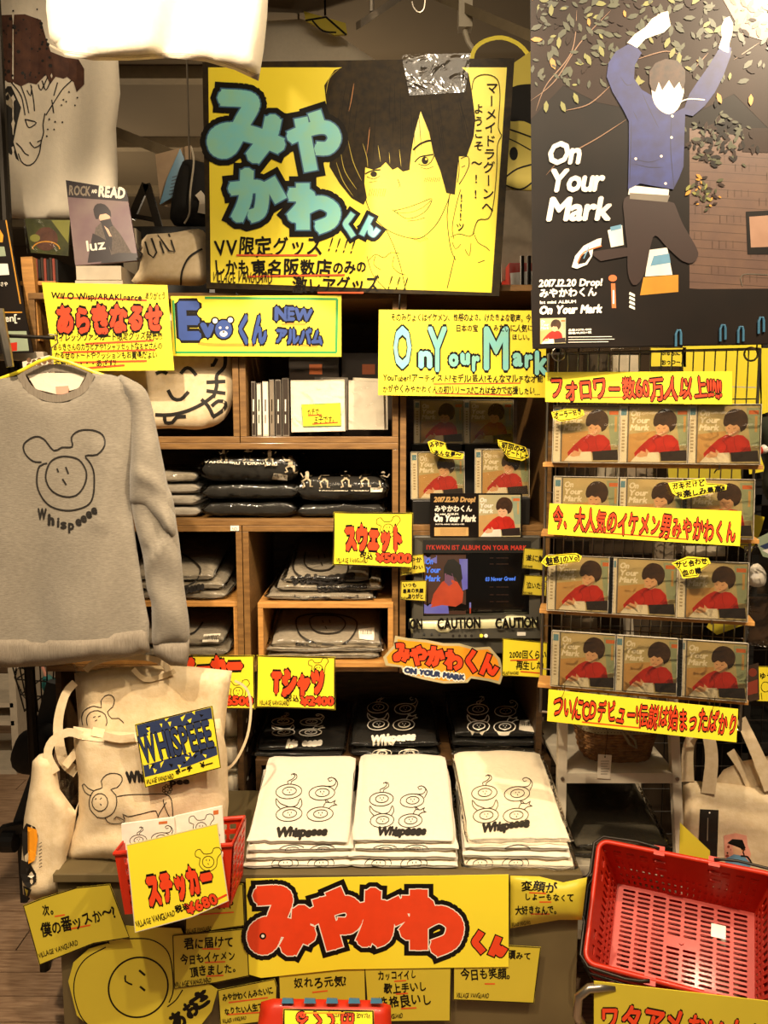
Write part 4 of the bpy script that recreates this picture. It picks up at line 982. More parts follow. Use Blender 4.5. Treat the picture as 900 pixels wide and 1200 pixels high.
tagbubble('pale speech tag on the left CD of the third ledge', [(634, 659), (640, 651), (675, 648), (682, 652), (679, 658), (640, 664)], [('魅惑JのVo!', 640, 661, 679, 656, 8)], RP, .05)
tagbubble('yellow two line speech tag on the right CD of the third ledge', [(787, 660), (806, 652), (830, 654), (833, 660), (822, 668), (818, 676), (800, 678), (796, 668)], [('サビ合わせ', 792, 665, 829, 660, 7), ('血の轍', 800, 675, 822, 671, 7)], RP, .055)
S = Sign('yellow_sign', 'long yellow sign about followers across the top of the CD rack', 'sign', RP, [(639, 436), (858, 435), (858, 474), (639, 471)], h=.03)
ul(S, (693, 466, 800, 464)); S.art('lettering').text('フォロワー数60万人以上!!!!!!', 644, 466, 846, 465, 25, 'orange_red', .5, (1.1, INK), jit=.8, gap=.02); S.done()
S = Sign('yellow_sign', 'long yellow sign hiding the lower half of the second ledge of CDs', 'sign', RP, [(644, 590), (869, 599), (867, 640), (642, 626)], h=.05)
ul(S, (690, 623, 806, 632)); S.art('lettering').text('今、大人気のイケメン男みやかわくん', 647, 618, 861, 634, 25, 'orange_red', .5, (1.1, INK), jit=.8); S.done()
S = Sign('yellow_sign', 'long yellow sign hung under the bottom ledge of the CD rack', 'sign', RP, [(643, 808), (865, 831), (863, 870), (641, 845)], h=.046)
ul(S, (682, 846, 750, 853)); S.art('lettering').text('ついにCDデビュー!伝説は始まったばかり', 647, 838, 863, 860, 25, 'orange_red', .5, (1.1, INK), jit=.8)
S.done()
for x_, y_ in ((659, 811), (835, 826)):
    tag(MB().tube([rp(x_ - 3, y_ + 12, .050), rp(x_ + 2, y_, .052), rp(x_ + 3, y_ - 10, .068)], .0007, 'dark_metal', 5).build('tie'), 'thin tie holding the lowest rack sign, %s' % ('left' if x_ < 700 else 'right'), 'tie')

# ------------------------------------------------------------------ the bay with CDs above the television
zc = z4 + .0165
bk_ = [(514, 2.20), (572, 2.20)]
for k, (px, Y) in enumerate(bk_):
    MB().box((X(px, Y) - .075, Y - .01, zc), (X(px, Y) + .075, Y + .09, P(px, 521, Y).z), 'plastic_black').build('riser_block') 
    o = [o for o in bpy.data.objects if o.name.startswith('riser_block')][-1]; tag(o, 'black block under the dark back CD on the %s' % cn[0 if k == 0 else 2], 'block', 'black blocks under the CDs')
    cd('dark shaded red sweater CD standing at the back %s of the bay' % cn[0 if k == 0 else 2], px, 521, Y + .01, 0, 6, P(px, 521, Y).z + .001)
for k, (px, py, Y) in enumerate(((512, 586, 2.02), (587, 583, 2.01))):
    zt_ = P(px, py, Y).z; x_ = P(px, py, Y).x
    o = MB().box((x_ - .065, Y - .012, zc), (x_ + .075, Y + .09, zt_), 'plastic_black').build('riser_block', bevel=.002); tag(o, 'black block under the lit %s CD behind the flyer' % ('left', 'right')[k], 'block', 'black blocks under the CDs')
    cd('lit red sweater CD on the %s of the bay above the flyer' % ('left', 'right')[k], px + 1, py, Y + .006, (-3, 4)[k], 9, zt_ + .001)
BP = Pl(550, 600, YF - .02)
tagbubble('yellow speech tag on the left CD above the flyer', [(501, 518), (508, 515), (522, 519), (524, 526), (544, 532), (542, 538), (520, 537), (505, 530)], [('みやか', 504, 524, 520, 523, 6), ('あんな夢〜', 508, 533, 540, 535, 6)], BP, -.018)
tagbubble('yellow speech tag on the right CD above the flyer', [(583, 515), (596, 518), (616, 524), (620, 536), (612, 540), (596, 537), (588, 527), (584, 522)], [('初回のみ', 587, 524, 616, 530, 6), ('リピートして', 588, 530, 618, 538, 6)], BP, -.010)
S = Sign('flyer', 'black release flyer with a red sweater photo under the two lit CDs', 'flyer', BP, [(504, 578), (612, 578), (612, 630), (504, 629)], 'poster_black', .0015, h=.004)
a = S.art('photograph'); a.tf = boxmap(561, 580, 610, 629); cover(a)
a = S.art('lettering'); a.text('2017.12.20 Drop!', 509, 588, 557, 588, 5.5, 'cover_tan', .5, slant=.15); a.text('みやかわくん', 509, 599, 553, 599, 7, 'print_white', .35); a.text('1st mini ALBUM', 510, 603.5, 537, 603.5, 2.2, 'print_white', .15)
a.text('On Your Mark', 509, 611, 558, 611, 7, 'print_white', .7, slant=.15); a.text('XSTR-0001 ¥1,852+税', 510, 615, 544, 615, 1.6, 'print_white', .05)
a.poly([(509, 618), (549, 618), (549, 628), (509, 628)], 'cover_tan')
for i in range(4): a.stroke([(516, 620 + i * 2), (546, 620 + i * 2)], .4, INK)
S.done()

# ------------------------------------------------------------------ small television
tvz = z5 - .0135
TX0, TX1 = X(481), X(637)
FP = Pl(558, 680, 1.985, 0, 0)
tv = thing('television', 'small old television with caution tape, its screen shows the red sweater video', 'television', ((TX0 + TX1) / 2, 2.1, tvz))
v = []; F_ = [(484, 628), (634, 628), (636, 766), (482, 766)]
fr = [FP.at(*p) for p in F_]; B = [Vector((q.x * .92 + .02, 2.34, tvz + .03 + (q.z - tvz) * .8)) for q in fr]; Mi = [Vector((q.x, 2.10, q.z)) for q in fr]
B = [Vector((q.x, q.y, max(q.z, tvz + .002))) for q in B]; MB().add(fr + Mi + B, [(0, 1, 5, 4), (1, 2, 6, 5), (2, 3, 7, 6), (3, 0, 4, 7), (4, 5, 9, 8), (5, 6, 10, 9), (6, 7, 11, 10), (7, 4, 8, 11), (8, 9, 10, 11), (0, 3, 2, 1)], 'tv_plastic').build('casing', tv, bevel=.004)
# bezel ring
mb = MB(); o_ = [(486, 630), (632, 630), (634, 748), (484, 748)]; i_ = [(496, 636), (621, 638), (620, 720), (496, 722)]
q = [FP.at(*p, .012) for p in o_] + [FP.at(*p, .006) for p in i_] + [FP.at(*p, 0) for p in o_]
mb.add(q, [(0, 1, 5, 4), (1, 2, 6, 5), (2, 3, 7, 6), (3, 0, 4, 7), (8, 9, 1, 0), (9, 10, 2, 1), (10, 11, 3, 2), (11, 8, 0, 3)], 'tv_plastic').build('bezel', tv)
scr = puff(FP, i_, .005, 'screen_dark', 10, 40, smooth=False, back=0).build('screen', tv)
SS = Surf([scr], FP)
a = Art(SS, .0004)
a.poly([(497, 650), (546, 650), (546, 720), (497, 720)], 'screen_faint', dense=12); a.poly([(497, 651), (512, 651), (512, 660), (497, 662)], 'screen_violet', dense=8); a.poly([(538, 655), (548, 655), (548, 690), (542, 692)], 'screen_violet', dense=8); a.poly([(497, 708), (525, 708), (526, 719), (497, 719)], 'screen_violet', dense=8)
a.poly([(504, 712), (508, 696), (518, 682), (526, 678), (536, 682), (543, 694), (542, 706), (534, 711), (518, 709)], 'screen_orange', dense=5); a.poly([(521, 672), (530, 672), (533, 682), (526, 687), (521, 682)], 'screen_skin', dense=4)
a.poly([(520, 680), (520, 665), (525, 656), (532, 655), (540, 662), (542, 678), (538, 684), (534, 677), (524, 673)], 'tv_dark', dense=5)
for t, y in (('On', 661), ('Your', 671), ('Mark', 681)): a.text(t, 499, y, 499 + len(t) * 4.3, y, 6.5, 'screen_blue', .35, slant=.15)
a.text('03 Never Greed', 569, 681, 604, 680, 4.5, 'screen_blue', .2, slant=.1)
for y in (655, 662, 689, 698, 706): a.text('– –––', 574, y, 596, y, 3, 'screen_faint', .1)
a.stroke([(551, 706), (551, 713)], 2, 'screen_violet'); a.stroke([(551, 712), (551, 719)], 1.6, 'screen_orange'); a.build('screen_picture', scr)
MB().prism([FP.at(x, y, .011) for x, y in ((496, 633), (622, 634), (622, 648), (496, 648))], FP.n, .008, 'tv_dark').build('ticker_display', tv)
a = Art(FP, .0116); a.text('IYKWKN 1ST ALBUM ON YOUR MARK', 500, 644, 617, 644.5, 5.2, 'screen_red', .25, gap=.1); a.build('ticker_lettering', [c for c in tv.children if c.name.startswith('ticker')][0])
for x_ in (531, 538.5, 545.5, 552.5): MB().tube([FP.at(x_, 745, 0.001), FP.at(x_, 745, .012)], .0036, 'dark_metal', 10).build('socket', tv)
for x_, m in ((564, 'yellow'), (569.5, 'label_white')): MB().tube([FP.at(x_, 745, 0.001), FP.at(x_, 745, .022)], .005, m, 10).build('plug', tv)
MB().prism([FP.at(x, y, .0135) for x, y in ((606, 741), (616, 741), (616, 745), (606, 745))], FP.n, .002, 'label_white').build('badge', tv)
for x_ in (497, 506, 515): MB().tube([FP.at(x_, 743, 0), FP.at(x_, 743, .014)], .003, 'tv_dark', 8).build('button', tv)
TPp = [(480, 725), (520, 724), (560, 722), (600, 720), (634, 721), (635, 740), (600, 740), (560, 742), (520, 744), (482, 742)]
tp = puff(FP, TPp, .002, 'tape', 8, 6, smooth=False, folds=lambda x, y: .015, back=-6).build('caution_tape'); tag(tp, 'strip of pale caution tape across the television under its screen', 'tape')
a = Art(FP, .0212); a.text('ION', 479, 737, 495, 736.5, 11, INK, .8); a.text('CAUTION', 513, 737, 563, 735.5, 12, INK, .8); a.text('CAUTION', 581, 736.5, 631, 734.5, 11.5, INK, .8); a.build('lettering', tp)
def tvnote(side, c, lines, vb): note('small yellow note taped beside the television, ' + side, c, lines, vb, [], 0, (1, 'ink_soft'), 'yellow_dull', .25, pl=Pl(c[0][0], c[0][1], 1.965))
tvnote('upper left', [(468, 652), (496, 649), (499, 671), (470, 675)], [('みやか', 474, 660, 494, 658, 6), ('かわい', 478, 668, 496, 666, 5)], (470, 673.5, 483, 672.5, 2.5))
tvnote('lower left', [(470, 681), (500, 680), (499, 705), (469, 703)], [('いつも', 472, 688, 488, 688, 5), ('最高の笑顔', 472, 695, 496, 694, 5), ('ありがと', 478, 701, 496, 701, 5)], (470, 702, 482, 702, 2.3))
tvnote('upper right', [(614, 642), (640, 644), (639, 669), (612, 666)], [('遂に解', 616, 656, 638, 658, 7)], (613, 664.5, 624, 665.5, 2.5))
tvnote('lower right', [(615, 674), (641, 675), (640, 699), (612, 697)], [('泣いた涙', 617, 689, 639, 690, 7)], (613, 695.5, 624, 696.5, 2.5))
note('yellow note right of the cut-out name sign, saying it was replayed', [(589, 748), (642, 753), (641, 795), (588, 792)], [('2000回くらい', 597, 771, 640, 771, 9), ('再生した!', 605, 784, 637, 784, 9)], (589, 790.5, 608, 790.5, 3.5), [(598, 774, 630, 773), (610, 787, 634, 789)], 0, (1, 'ink_soft'), 'yellow', .3, pl=Pl(610, 770, 1.945))
# cut-out name sign
CP = Pl(520, 780, 1.955)
S = Sign('cutout_sign', 'pale yellow cut-out name sign with red bubble letters hung below the television', 'sign', CP, [(463, 745), (478, 748), (500, 750), (520, 754), (538, 754), (556, 759), (574, 758), (586, 772), (590, 790), (586, 802), (572, 798), (552, 795), (548, 800), (520, 801), (495, 796), (474, 790), (470, 782), (452, 780), (449, 770), (456, 762), (461, 757)], 'cover_bg')
a = S.art('panel'); a.poly([(466, 749), (478, 751), (500, 753), (520, 757), (538, 757), (556, 762), (572, 761), (583, 773), (587, 790), (584, 798), (572, 795), (552, 792), (546, 797), (520, 798), (495, 793), (476, 788), (472, 780), (455, 777), (453, 770), (458, 764), (465, 758)], 'orange')
A3 = [S.art('lettering_outline'), S.art('lettering_highlight'), S.art('lettering')]
for ch, b in (('み', ((463, 754), (480, 754), (480, 775), (462, 776))), ('や', ((480, 756), (500, 757), (498, 781), (482, 779))), ('か', ((502, 756), (521, 758), (519, 783), (500, 781))), ('わ', ((522, 760), (542, 764), (540, 786), (522, 784))), ('く', ((544, 762), (560, 762), (560, 788), (544, 786))), ('ん', ((562, 764), (582, 768), (584, 792), (562, 791)))):
    kana(A3, ch, 0, 5.6, 'orange_red', 'ink', 1.5, None, 0, tf=T4(*b))
S.art('small_lettering').text('ON YOUR MARK', 474, 788, 544, 797, 5.5, 'navy', .9, (1.0, 'label_white'), jit=.8); S.done()

# ------------------------------------------------------------------ upper crates: CD spines, cases, the note
zB = z1 + .0165
sp = [(295, 300, 'cd', 'spine_dark', 447), (301, 307, '', 'spine_white', 449), (308, 315, '', 'cover_white', 447), (316, 322, '', 'spine_mid', 445), (323, 330, '', 'spine_dark', 445), (331, 339, '', 'spine_dark', 443)]
ln = ['dark CD case at the left end of the upright CD row', 'grey lettered CD case, second from left in the upright row', 'white CD case spine in the upright row', 'grey brown CD case right of the white spine', 'dark CD case second from the right end of the upright row', 'dark CD case at the right end of the upright row, by the blank case']
for k, (x0, x1, _, m, yt) in enumerate(sp):
    Y = YF + .03; t = thing('cd_case', ln[k], 'CD case', (X(x0 + 3, Y), Y + .06, zB + .0005), 'CDs standing spine out')
    a0, a1 = P(x0, 500, Y).x, P(x1, 500, Y).x; zt_ = P(x0, yt, Y).z
    MB().box((a0 + .0004, Y, zB + .0005), (a1 - .0004, Y + .13, zt_), 'case_edge' if m == 'cover_white' else 'case_tray').build('case', t, bevel=.0006)
    MB().box((a0 + .002, Y - .0006, zB + .004), (a1 - .002, Y - .0001, zt_ - .003), m).build('spine_card', t)
    fl_ = Pl(0, 0, 0, p=Vector((0, Y - .0007, 0))); a = Art(fl_, .0002); xm = (x0 + x1) / 2 - .5
    a.stroke([(xm, 468), (xm, 482)], 1.4, 'print_white' if 'dark' in m else 'ink_soft'); a.stroke([(xm, 486), (xm, 496)], 1.0, 'print_white' if 'dark' in m else 'ink_soft'); a.build('spine_lettering', t)
def jewel(label, c, Y, front, d=.011, wrap='cling_film'):
    p = Pl(c[0][0], c[0][1], Y, 0, 2); t = thing('cd_case', label, 'CD case', p.at((c[0][0] + c[1][0]) / 2, c[2][1]), 'CDs facing front')
    MB().prism([p.at(*q) for q in c], p.n, d, front).build('case', t, bevel=.001)
    MB().prism([p.at(*q, .0016) for q in c], p.n, .0004, wrap).build('shrink_wrap', t); return t, p
t, p = jewel('plain white CD case behind the small handwritten note', [(341, 446), (403, 445), (404, 505), (342, 506)], YF + .035, 'tee_white')
for i in range(3): jewel('pale CD case stacked directly behind the plain white case, number %s' % ('nearest', 'middle', 'farthest')[i], [(369, 442), (407, 443), (407, 504), (372, 505)], YF + .05 + i * .014, 'case_tray')
for i in range(2): jewel('silver shrink wrapped CD case at the right of the crate, %s one' % ('front', 'rear')[i], [(409 + i * 5, 446 - i * 3), (449 + i * 5, 447 - i * 3), (450 + i * 4, 503), (409 + i * 5, 503)], YF + .04 + i * .016, 'case_edge')
note('small note on the plain white CD case with a short sentence', [(353, 474), (399, 472), (400, 499), (355, 500)], [('ガチで', 360, 486, 374, 485, 7), ('王子です。', 368, 496, 395, 494, 8)], None, [(361, 487, 377, 486), (366, 497, 396, 495)], 0, (.8, 'green'), 'yellow', .15, pl=Pl(375, 490, YF + .028))
for i, x_ in enumerate((362, 424)):
    q = P(x_ + 8, 437, YF + .2); t = thing('cd_case', 'dark CD with an orange strip at the back %s of the crate' % ('left', 'right')[i], 'CD case', (q.x, q.y, zB + .0006), 'dark CDs at the back of the crate')
    MB().box((q.x - .075, q.y, zB + .0006), (q.x + .065, q.y + .012, q.z + .055), 'spine_dark').build('case', t)
    MB().box((q.x - .018, q.y - .001, q.z - .004), (q.x + .018, q.y - .0002, q.z + .024), 'cover_orange').build('orange_strip', t)
# printed cushion in the left crate
cz = z1 + .017
CU = Pl(225, 470, YF + .04, 0, 6)
cu = puff(CU, [(120, 360), (268, 362), (274, 380), (274, 460), (262, 492), (235, 503), (200, 502), (140, 503), (112, 480), (110, 380)], .030, 'canvas', 8, 30, back=1.2).build('body')
ct = thing('cushion', 'pale cushion printed with a thick black smiling face in the left crate', 'cushion', (CU.o.x, YF + .06, cz)); me = cu.data
cu.data.transform(Matrix.Translation(cu.location - ct.location)); cu.location = (0, 0, 0); cu.parent = ct
a = Art(Surf([cu], CU), .001)
for p in ([(212, 438), (217, 432), (223, 432), (230, 440)], [(197, 457), (203, 467), (212, 468), (221, 459)], [(183, 438), (190, 435), (196, 438)], [(264, 415), (263, 430), (254, 440), (254, 452), (250, 466)], [(242, 448), (264, 447)], [(242, 458), (264, 461)], [(254, 420), (250, 428), (247, 428)],
          [(250, 464), (236, 474), (218, 482), (200, 486), (182, 486)], [(236, 468), (244, 476), (250, 488)], [(249, 489), (262, 480), (264, 472), (256, 470), (248, 476)], [(193, 488), (194, 495), (202, 495), (207, 489), (218, 488)]): a.stroke(p, 4.2, 'print_black')
a.build('print', ct)
# black CDs hanging tall poster
PP = Pl(760, 200, 1.60, yaw=9)
S = Sign('poster', 'tall glossy dark poster of a boy in a blue jacket jumping at night', 'poster', PP, [(621, -50), (935, -62), (935, 403), (624, 409)], 'poster_black', .002)
A = S.art('photo_background')
A.poly([(622, -48), (934, -60), (934, 110), (900, 150), (860, 110), (800, 140), (700, 120), (660, 100), (622, 140)], 'poster_brown')
A.poly([(808, 150), (934, 170), (934, 345), (808, 338)], 'poster_wall')
for i in range(17): A.stroke([(808, 170 + i * 10), (934, 178 + i * 10)], .6, 'poster_line', step=30)
for i in range(60):
    r_ = i % 16; x_ = 812 + (i * 37 % 120); A.stroke([(x_, 172 + r_ * 10), (x_, 181 + r_ * 10)], .5, 'poster_line', step=30)
A.poly([(870, 150), (934, 150), (934, 180), (870, 178)], 'poster_brown'); A.poly([(874, 248), (934, 245), (934, 298), (876, 298)], 'poster_black'); A.poly([(878, 254), (934, 250), (934, 288), (880, 290)], 'poster_glow')
A.poly([(820, -50), (934, -58), (934, 60), (870, 40)], 'poster_glow')
A.poly([(622, 340), (934, 338), (934, 402), (624, 408)], 'poster_black')
A.poly([(754, 325), (795, 322), (795, 342), (750, 346)], 'leaf_c'); A.poly([(760, 293), (782, 290), (788, 322), (756, 324)], 'cloth_white'); A.poly([(766, 300), (784, 297), (786, 308), (762, 312)], 'stripe_blue')
A.poly([(712, 270), (729, 264), (731, 287), (716, 290)], 'cloth_white'); A.poly([(715, 266), (728, 263), (728, 268), (716, 271)], 'stripe_blue')
A.poly([(716, 332), (721, 332), (722, 361), (717, 361)], 'cover_orange'); A.poly([(718, 340), (720, 340), (720, 356), (718, 356)], 'cloth_white'); A.poly(ell(718, 326, 5, 4), 'cover_orange')
A.stroke([(870, 335), (870, 322), (900, 322)], 1, 'steel')
A = S.art('photo_branches'); A.inc = .0000018
for p in ([(622, 118), (650, 95), (680, 50), (716, 12)], [(676, 12), (670, 60), (640, 100), (628, 130)], [(734, 140), (700, 162), (660, 185), (640, 205)], [(716, 100), (690, 122), (660, 130)], [(745, 70), (780, 60), (800, 66)], [(814, 80), (830, 62)], [(870, 28), (886, -5)], [(860, 70), (890, 50)]): A.stroke(p, 1.3, 'twig', taper=True)
rl = random.Random(5)
def leaf(x, y, s, r, m): 
    A.poly([(x + (u * math.cos(r) - v * math.sin(r)) * s, y + (u * math.sin(r) + v * math.cos(r)) * s) for u, v in ((-1, 0), (-.3, -.42), (.5, -.3), (1, 0), (.4, .4), (-.4, .38))], m)
for i in range(520):
    y_ = rl.random() ** 1.5 * 135 - 35; x_ = rl.uniform(624, 930)
    if 640 < x_ < 720 and y_ > 110: continue
    leaf(x_, y_, rl.uniform(3, 8), rl.uniform(0, 6.3), rl.choice(['leaf_a'] * 8 + ['leaf_b'] * 1 + ['poster_brown'] * 3 + (['leaf_c'] if i % 4 == 0 else ['leaf_a'])))
for i in range(120): leaf(rl.gauss(838, 22), rl.gauss(165, 14), rl.uniform(3, 6), rl.uniform(0, 6.3), rl.choice(['leaf_a', 'poster_brown', 'poster_black']))
for i in range(40): leaf(rl.gauss(822, 9), rl.gauss(226, 9), rl.uniform(2, 5), rl.uniform(0, 6.3), rl.choice(['leaf_a', 'leaf_b', 'leaf_c', 'poster_brown']))
for x_, y_ in ((646, 12), (655, 50), (705, 60), (690, 70), (675, 115), (660, 125), (640, 125), (748, 95), (788, 62), (796, 68), (782, 50), (843, 115), (880, 117)): leaf(x_, y_, 7, 1.2 + x_ % 3 * .4, 'leaf_b' if x_ < 840 else 'leaf_c')
A = S.art('photo_figure')
A.poly([(735, 230), (784, 236), (790, 238), (800, 262), (816, 290), (818, 300), (812, 308), (800, 306), (782, 290), (768, 276), (762, 290), (757, 315), (750, 330), (742, 334), (736, 320), (735, 290), (732, 260)], 'trousers', True)
A.poly([(762, 292), (736, 300), (704, 306), (696, 300), (694, 295), (712, 292), (735, 290)], 'trousers')
A.poly([(670, 313), (674, 300), (684, 288), (700, 280), (705, 279), (704, 288), (695, 292), (694, 300), (688, 310), (676, 315)], 'cloth_white'); A.poly([(677, 310), (680, 300), (690, 294), (692, 300), (686, 308)], 'poster_black'); A.stroke([(677, 308), (684, 296), (705, 288)], 1.6, 'cover_orange'); A.stroke([(684, 303), (690, 290)], 1.2, 'stripe_blue')
for i in range(4): A.poly([(738, 342 + i * 5), (744, 345 + i * 5), (744, 348 + i * 5), (737, 345 + i * 5)], 'cloth_white')
A.poly([(738, 217), (784, 222), (783, 233), (736, 228)], 'cloth_white'); A.poly([(738, 226), (785, 229), (782, 237), (738, 233)], 'case_tray')
A.poly([(736, 52), (746, 55), (752, 62), (744, 76), (743, 92), (752, 105), (764, 112), (772, 118), (778, 124), (790, 132), (802, 126), (808, 110), (818, 95), (832, 75), (842, 58), (848, 52), (857, 56), (856, 66), (848, 88), (838, 108), (826, 124), (812, 136), (803, 134), (802, 160), (801, 195), (796, 208), (789, 222), (750, 215), (736, 222), (737, 180), (737, 142), (730, 128), (718, 108), (711, 90), (713, 74), (722, 60)], 'jacket', False)
for p in ([(740, 140), (738, 215)], [(752, 108), (762, 130), (772, 150)], [(804, 112), (816, 118), (828, 115)], [(738, 185), (760, 190), (775, 186)], [(744, 192), (760, 196), (778, 196)], [(787, 134), (786, 175), (790, 220)], [(742, 130), (748, 142)], [(727, 90), (735, 100), (742, 98)]): A.stroke(p, 1, 'jacket_line', taper=True)
for x_, y_ in ((788, 136), (787, 161), (775, 183), (745, 186), (780, 215)): A.dot(x_, y_, 1.6, 'cloth_white')
A.stroke([(794, 122), (806, 116), (826, 117)], 1.4, 'cloth_white')
A.poly([(735, 50), (744, 40), (756, 32), (764, 22), (775, 15), (783, 13), (784, 20), (786, 30), (778, 38), (766, 42), (756, 46), (747, 56)], 'flash_skin'); A.poly([(842, 56), (846, 44), (845, 32), (849, 22), (855, 19), (859, 27), (858, 40), (855, 50), (854, 62), (848, 60)], 'flash_skin')
for p in ([(772, 16), (764, 26)], [(779, 15), (770, 28)], [(848, 30), (852, 38)]): A.stroke(p, .7, 'skin_print')
A.poly([(764, 96), (772, 92), (790, 92), (801, 102), (800, 114), (794, 128), (784, 134), (772, 128), (765, 116)], 'flash_skin', True)
A.poly([(761, 98), (761, 84), (768, 74), (780, 69), (794, 71), (803, 82), (803, 96), (800, 106), (796, 96), (790, 104), (784, 94), (776, 106), (772, 96), (768, 108), (764, 106)], 'cover_hair')
A = S.art('lettering')
for t, x0, y, x1, h in (('On', 644, 192, 682, 25), ('Your', 645, 224, 709, 25), ('Mark', 644, 258, 718, 26)): A.text(t, x0, y, x1, y - 1, h, 'cloth_white', 1.5, slant=.2, gap=.03)
A.text('2017.12.20 Drop!', 632, 336, 706, 334.5, 8, 'cloth_white', .5, slant=.15); A.text('みやかわくん', 632, 348, 699, 346, 10, 'cloth_white', .5); A.text('1st mini ALBUM', 633, 356, 675, 355, 3.4, 'cloth_white', .15)
A.text('On Your Mark', 633, 368, 706, 366, 9, 'cloth_white', .8, slant=.2); A.text('品番:XSTR-0001', 666, 388, 693, 387, 2.6, 'cloth_white', .1); A.text('価格:¥1,852+税', 666, 391.5, 693, 390.5, 2.6, 'cloth_white', .1)
for y in (395, 398, 401): A.stroke([(666, y), (712 + y % 10, y - .6)], .7, 'cloth_white')
A = S.art('cover_picture'); A.tf = quadmap((633, 373), (663, 372.5), (663, 402), (633, 403)); cover(A)
S.done()
# clear film over the poster and blue clips along its foot
for i, (x_, y_) in enumerate(((795, 396), (847, 390), (868, 392), (892, 381))):
    tag(MB().tube([PP.at(x_ + u, y_ + v, .004) for u, v in ((-3, 10), (-3, -4), (-1, -9), (2, -9), (3, -5), (3, 8))], .0025, 'plastic_blue', 8).build('blue_clip'),
        ['blue clip on the poster foot, leftmost of four', 'blue clip on the poster foot, left one of the middle pair', 'blue clip on the poster foot, right one of the middle pair', 'blue clip on the poster foot nearest the right edge'][i], 'clip', 'blue clips on the poster')
for x_ in (650, 900):
    p = PP.at(x_, -54); tag(MB().tube([(p.x, p.y - .001, p.z - .01), (p.x, p.y - .001, CEIL + .01)], .0012, 'steel', 5).build('hanging_wire'), 'thin wire holding the tall poster, %s side' % ('left' if x_ < 700 else 'right'), 'wire')

# ------------------------------------------------------------------ soft goods
def adopt(th, o, name=None):
    """make a freshly built single mesh a part of th"""
    o.data.transform(Matrix.Translation(o.location - wl(th))); o.location = (0, 0, 0); o.parent = th
    if name: o.name = name
    return o
def band(pl, pts, wpx, m, t=.0025, h=0, step=6):
    p = cr(pts, False, step); n = len(p); A_, B_ = [], []
    for i in range(n):
        a, b = p[max(0, i - 1)], p[min(n - 1, i + 1)]; dx, dy = b[0] - a[0], b[1] - a[1]; L = math.hypot(dx, dy) or 1
        w_ = wpx[0] + (wpx[1] - wpx[0]) * i / (n - 1) if isinstance(wpx, tuple) else wpx
        A_.append((p[i][0] - dy / L * w_ / 2, p[i][1] + dx / L * w_ / 2)); B_.append((p[i][0] + dy / L * w_ / 2, p[i][1] - dx / L * w_ / 2))
    mb = MB(); hh = h if callable(h) else (lambda u: h)
    v = [pl.at(*q, hh(i / (n - 1)) + t) for i, q in enumerate(A_)] + [pl.at(*q, hh(i / (n - 1)) + t) for i, q in enumerate(B_)] + [pl.at(*q, hh(i / (n - 1))) for i, q in enumerate(A_)] + [pl.at(*q, hh(i / (n - 1))) for i, q in enumerate(B_)]
    f = []
    for i in range(n - 1): f += [(i, i + 1, n + i + 1, n + i), (2 * n + i, 3 * n + i, 3 * n + i + 1, 2 * n + i + 1), (i, 2 * n + i, 2 * n + i + 1, i + 1), (n + i, n + i + 1, 3 * n + i + 1, 3 * n + i)]
    mb.add(v, f + [(0, n, 3 * n, 2 * n), (n - 1, 3 * n - 1, 4 * n - 1, 2 * n - 1)], m); return mb

# grey sweatshirt on a yellow hanger
WP = Pl(80, 600, 1.70, 0, 0)
rg = [(109, 437), (130, 439), (150, 445), (160, 470), (158, 520), (153, 586), (160, 640), (169, 700), (175, 730), (174, 763), (150, 768)]
ol = [(26, 441), (36, 455), (50, 463), (66, 466), (82, 463), (96, 455), (105, 441)] + rg + [(100, 772), (60, 777), (0, 779)] + [(132 - x, y + 4) for x, y in reversed(rg)]
sw = thing('sweatshirt', 'hanging grey marl sweatshirt with a round eared face print on the left', 'sweatshirt', WP.at(66, 779), None)
def wf(x, y):
    f = .014 * math.sin((x - 30) / 19 + y / 160) * min(1, max(0, (y - 560) / 160)) + .006 * math.exp(-((x - 118 - (y - 600) * .02) / 12) ** 2) * (y > 520)
    f += .007 * math.exp(-((x - (160 - (y - 450) * .25)) / 10) ** 2) * (y < 620)
    return f + .004 * noise.noise(Vector((x / 30, y / 60, 3)))
wb_ = puff(WP, ol, .022, 'grey_marl', 8, 26, wf, smooth=False, back=1).build('torso', sw)
def slv(side, up):
    if up: pts = [(138, 441), (156, 446), (170, 456), (178, 476), (185, 510), (197, 570), (207, 614), (206, 630), (197, 630), (184, 612), (168, 596), (152, 587), (151, 530), (149, 480)]
    else: pts = [(156, 570), (196, 570), (208, 620), (215, 680), (222, 748), (202, 754), (180, 756), (178, 728), (177, 706), (172, 690), (167, 650), (158, 615), (154, 590)]
    if side < 0: pts = [(132 - x, y + 4) for x, y in pts]
    if up: fd = lambda x, y: .010 * math.exp(-((y - 560 + (x - 170) * -.5) / 10) ** 2) + .006 * math.sin((x * .8 + y) / 17) + .012 * (y > 590) * (y - 590) / 40
    else: fd = lambda x, y: .010 * math.exp(-((y - 655 + (x - 180) * 1.6) / 8) ** 2) - .010 * math.exp(-((y - 636 + (x - 180) * 1.4) / 8) ** 2) + .005 * math.sin((y - x * .4) / 11)
    return puff(WP, pts, .034 if up else .022, 'grey_marl', 6, 16, fd, smooth=True, back=.8)
for s_ in (1, -1):
    slv(s_, 1).build('sleeve', sw); slv(s_, 0).build('forearm_sleeve', sw)
    c = [(179, 753), (222, 749), (222, 765), (219, 781), (200, 780), (181, 768)]
    if s_ < 0: c = [(132 - x, y + 4) for x, y in c]
    puff(WP, c, .016, 'grey_rib', 6, 10, smooth=False, back=1).build('cuff', sw)
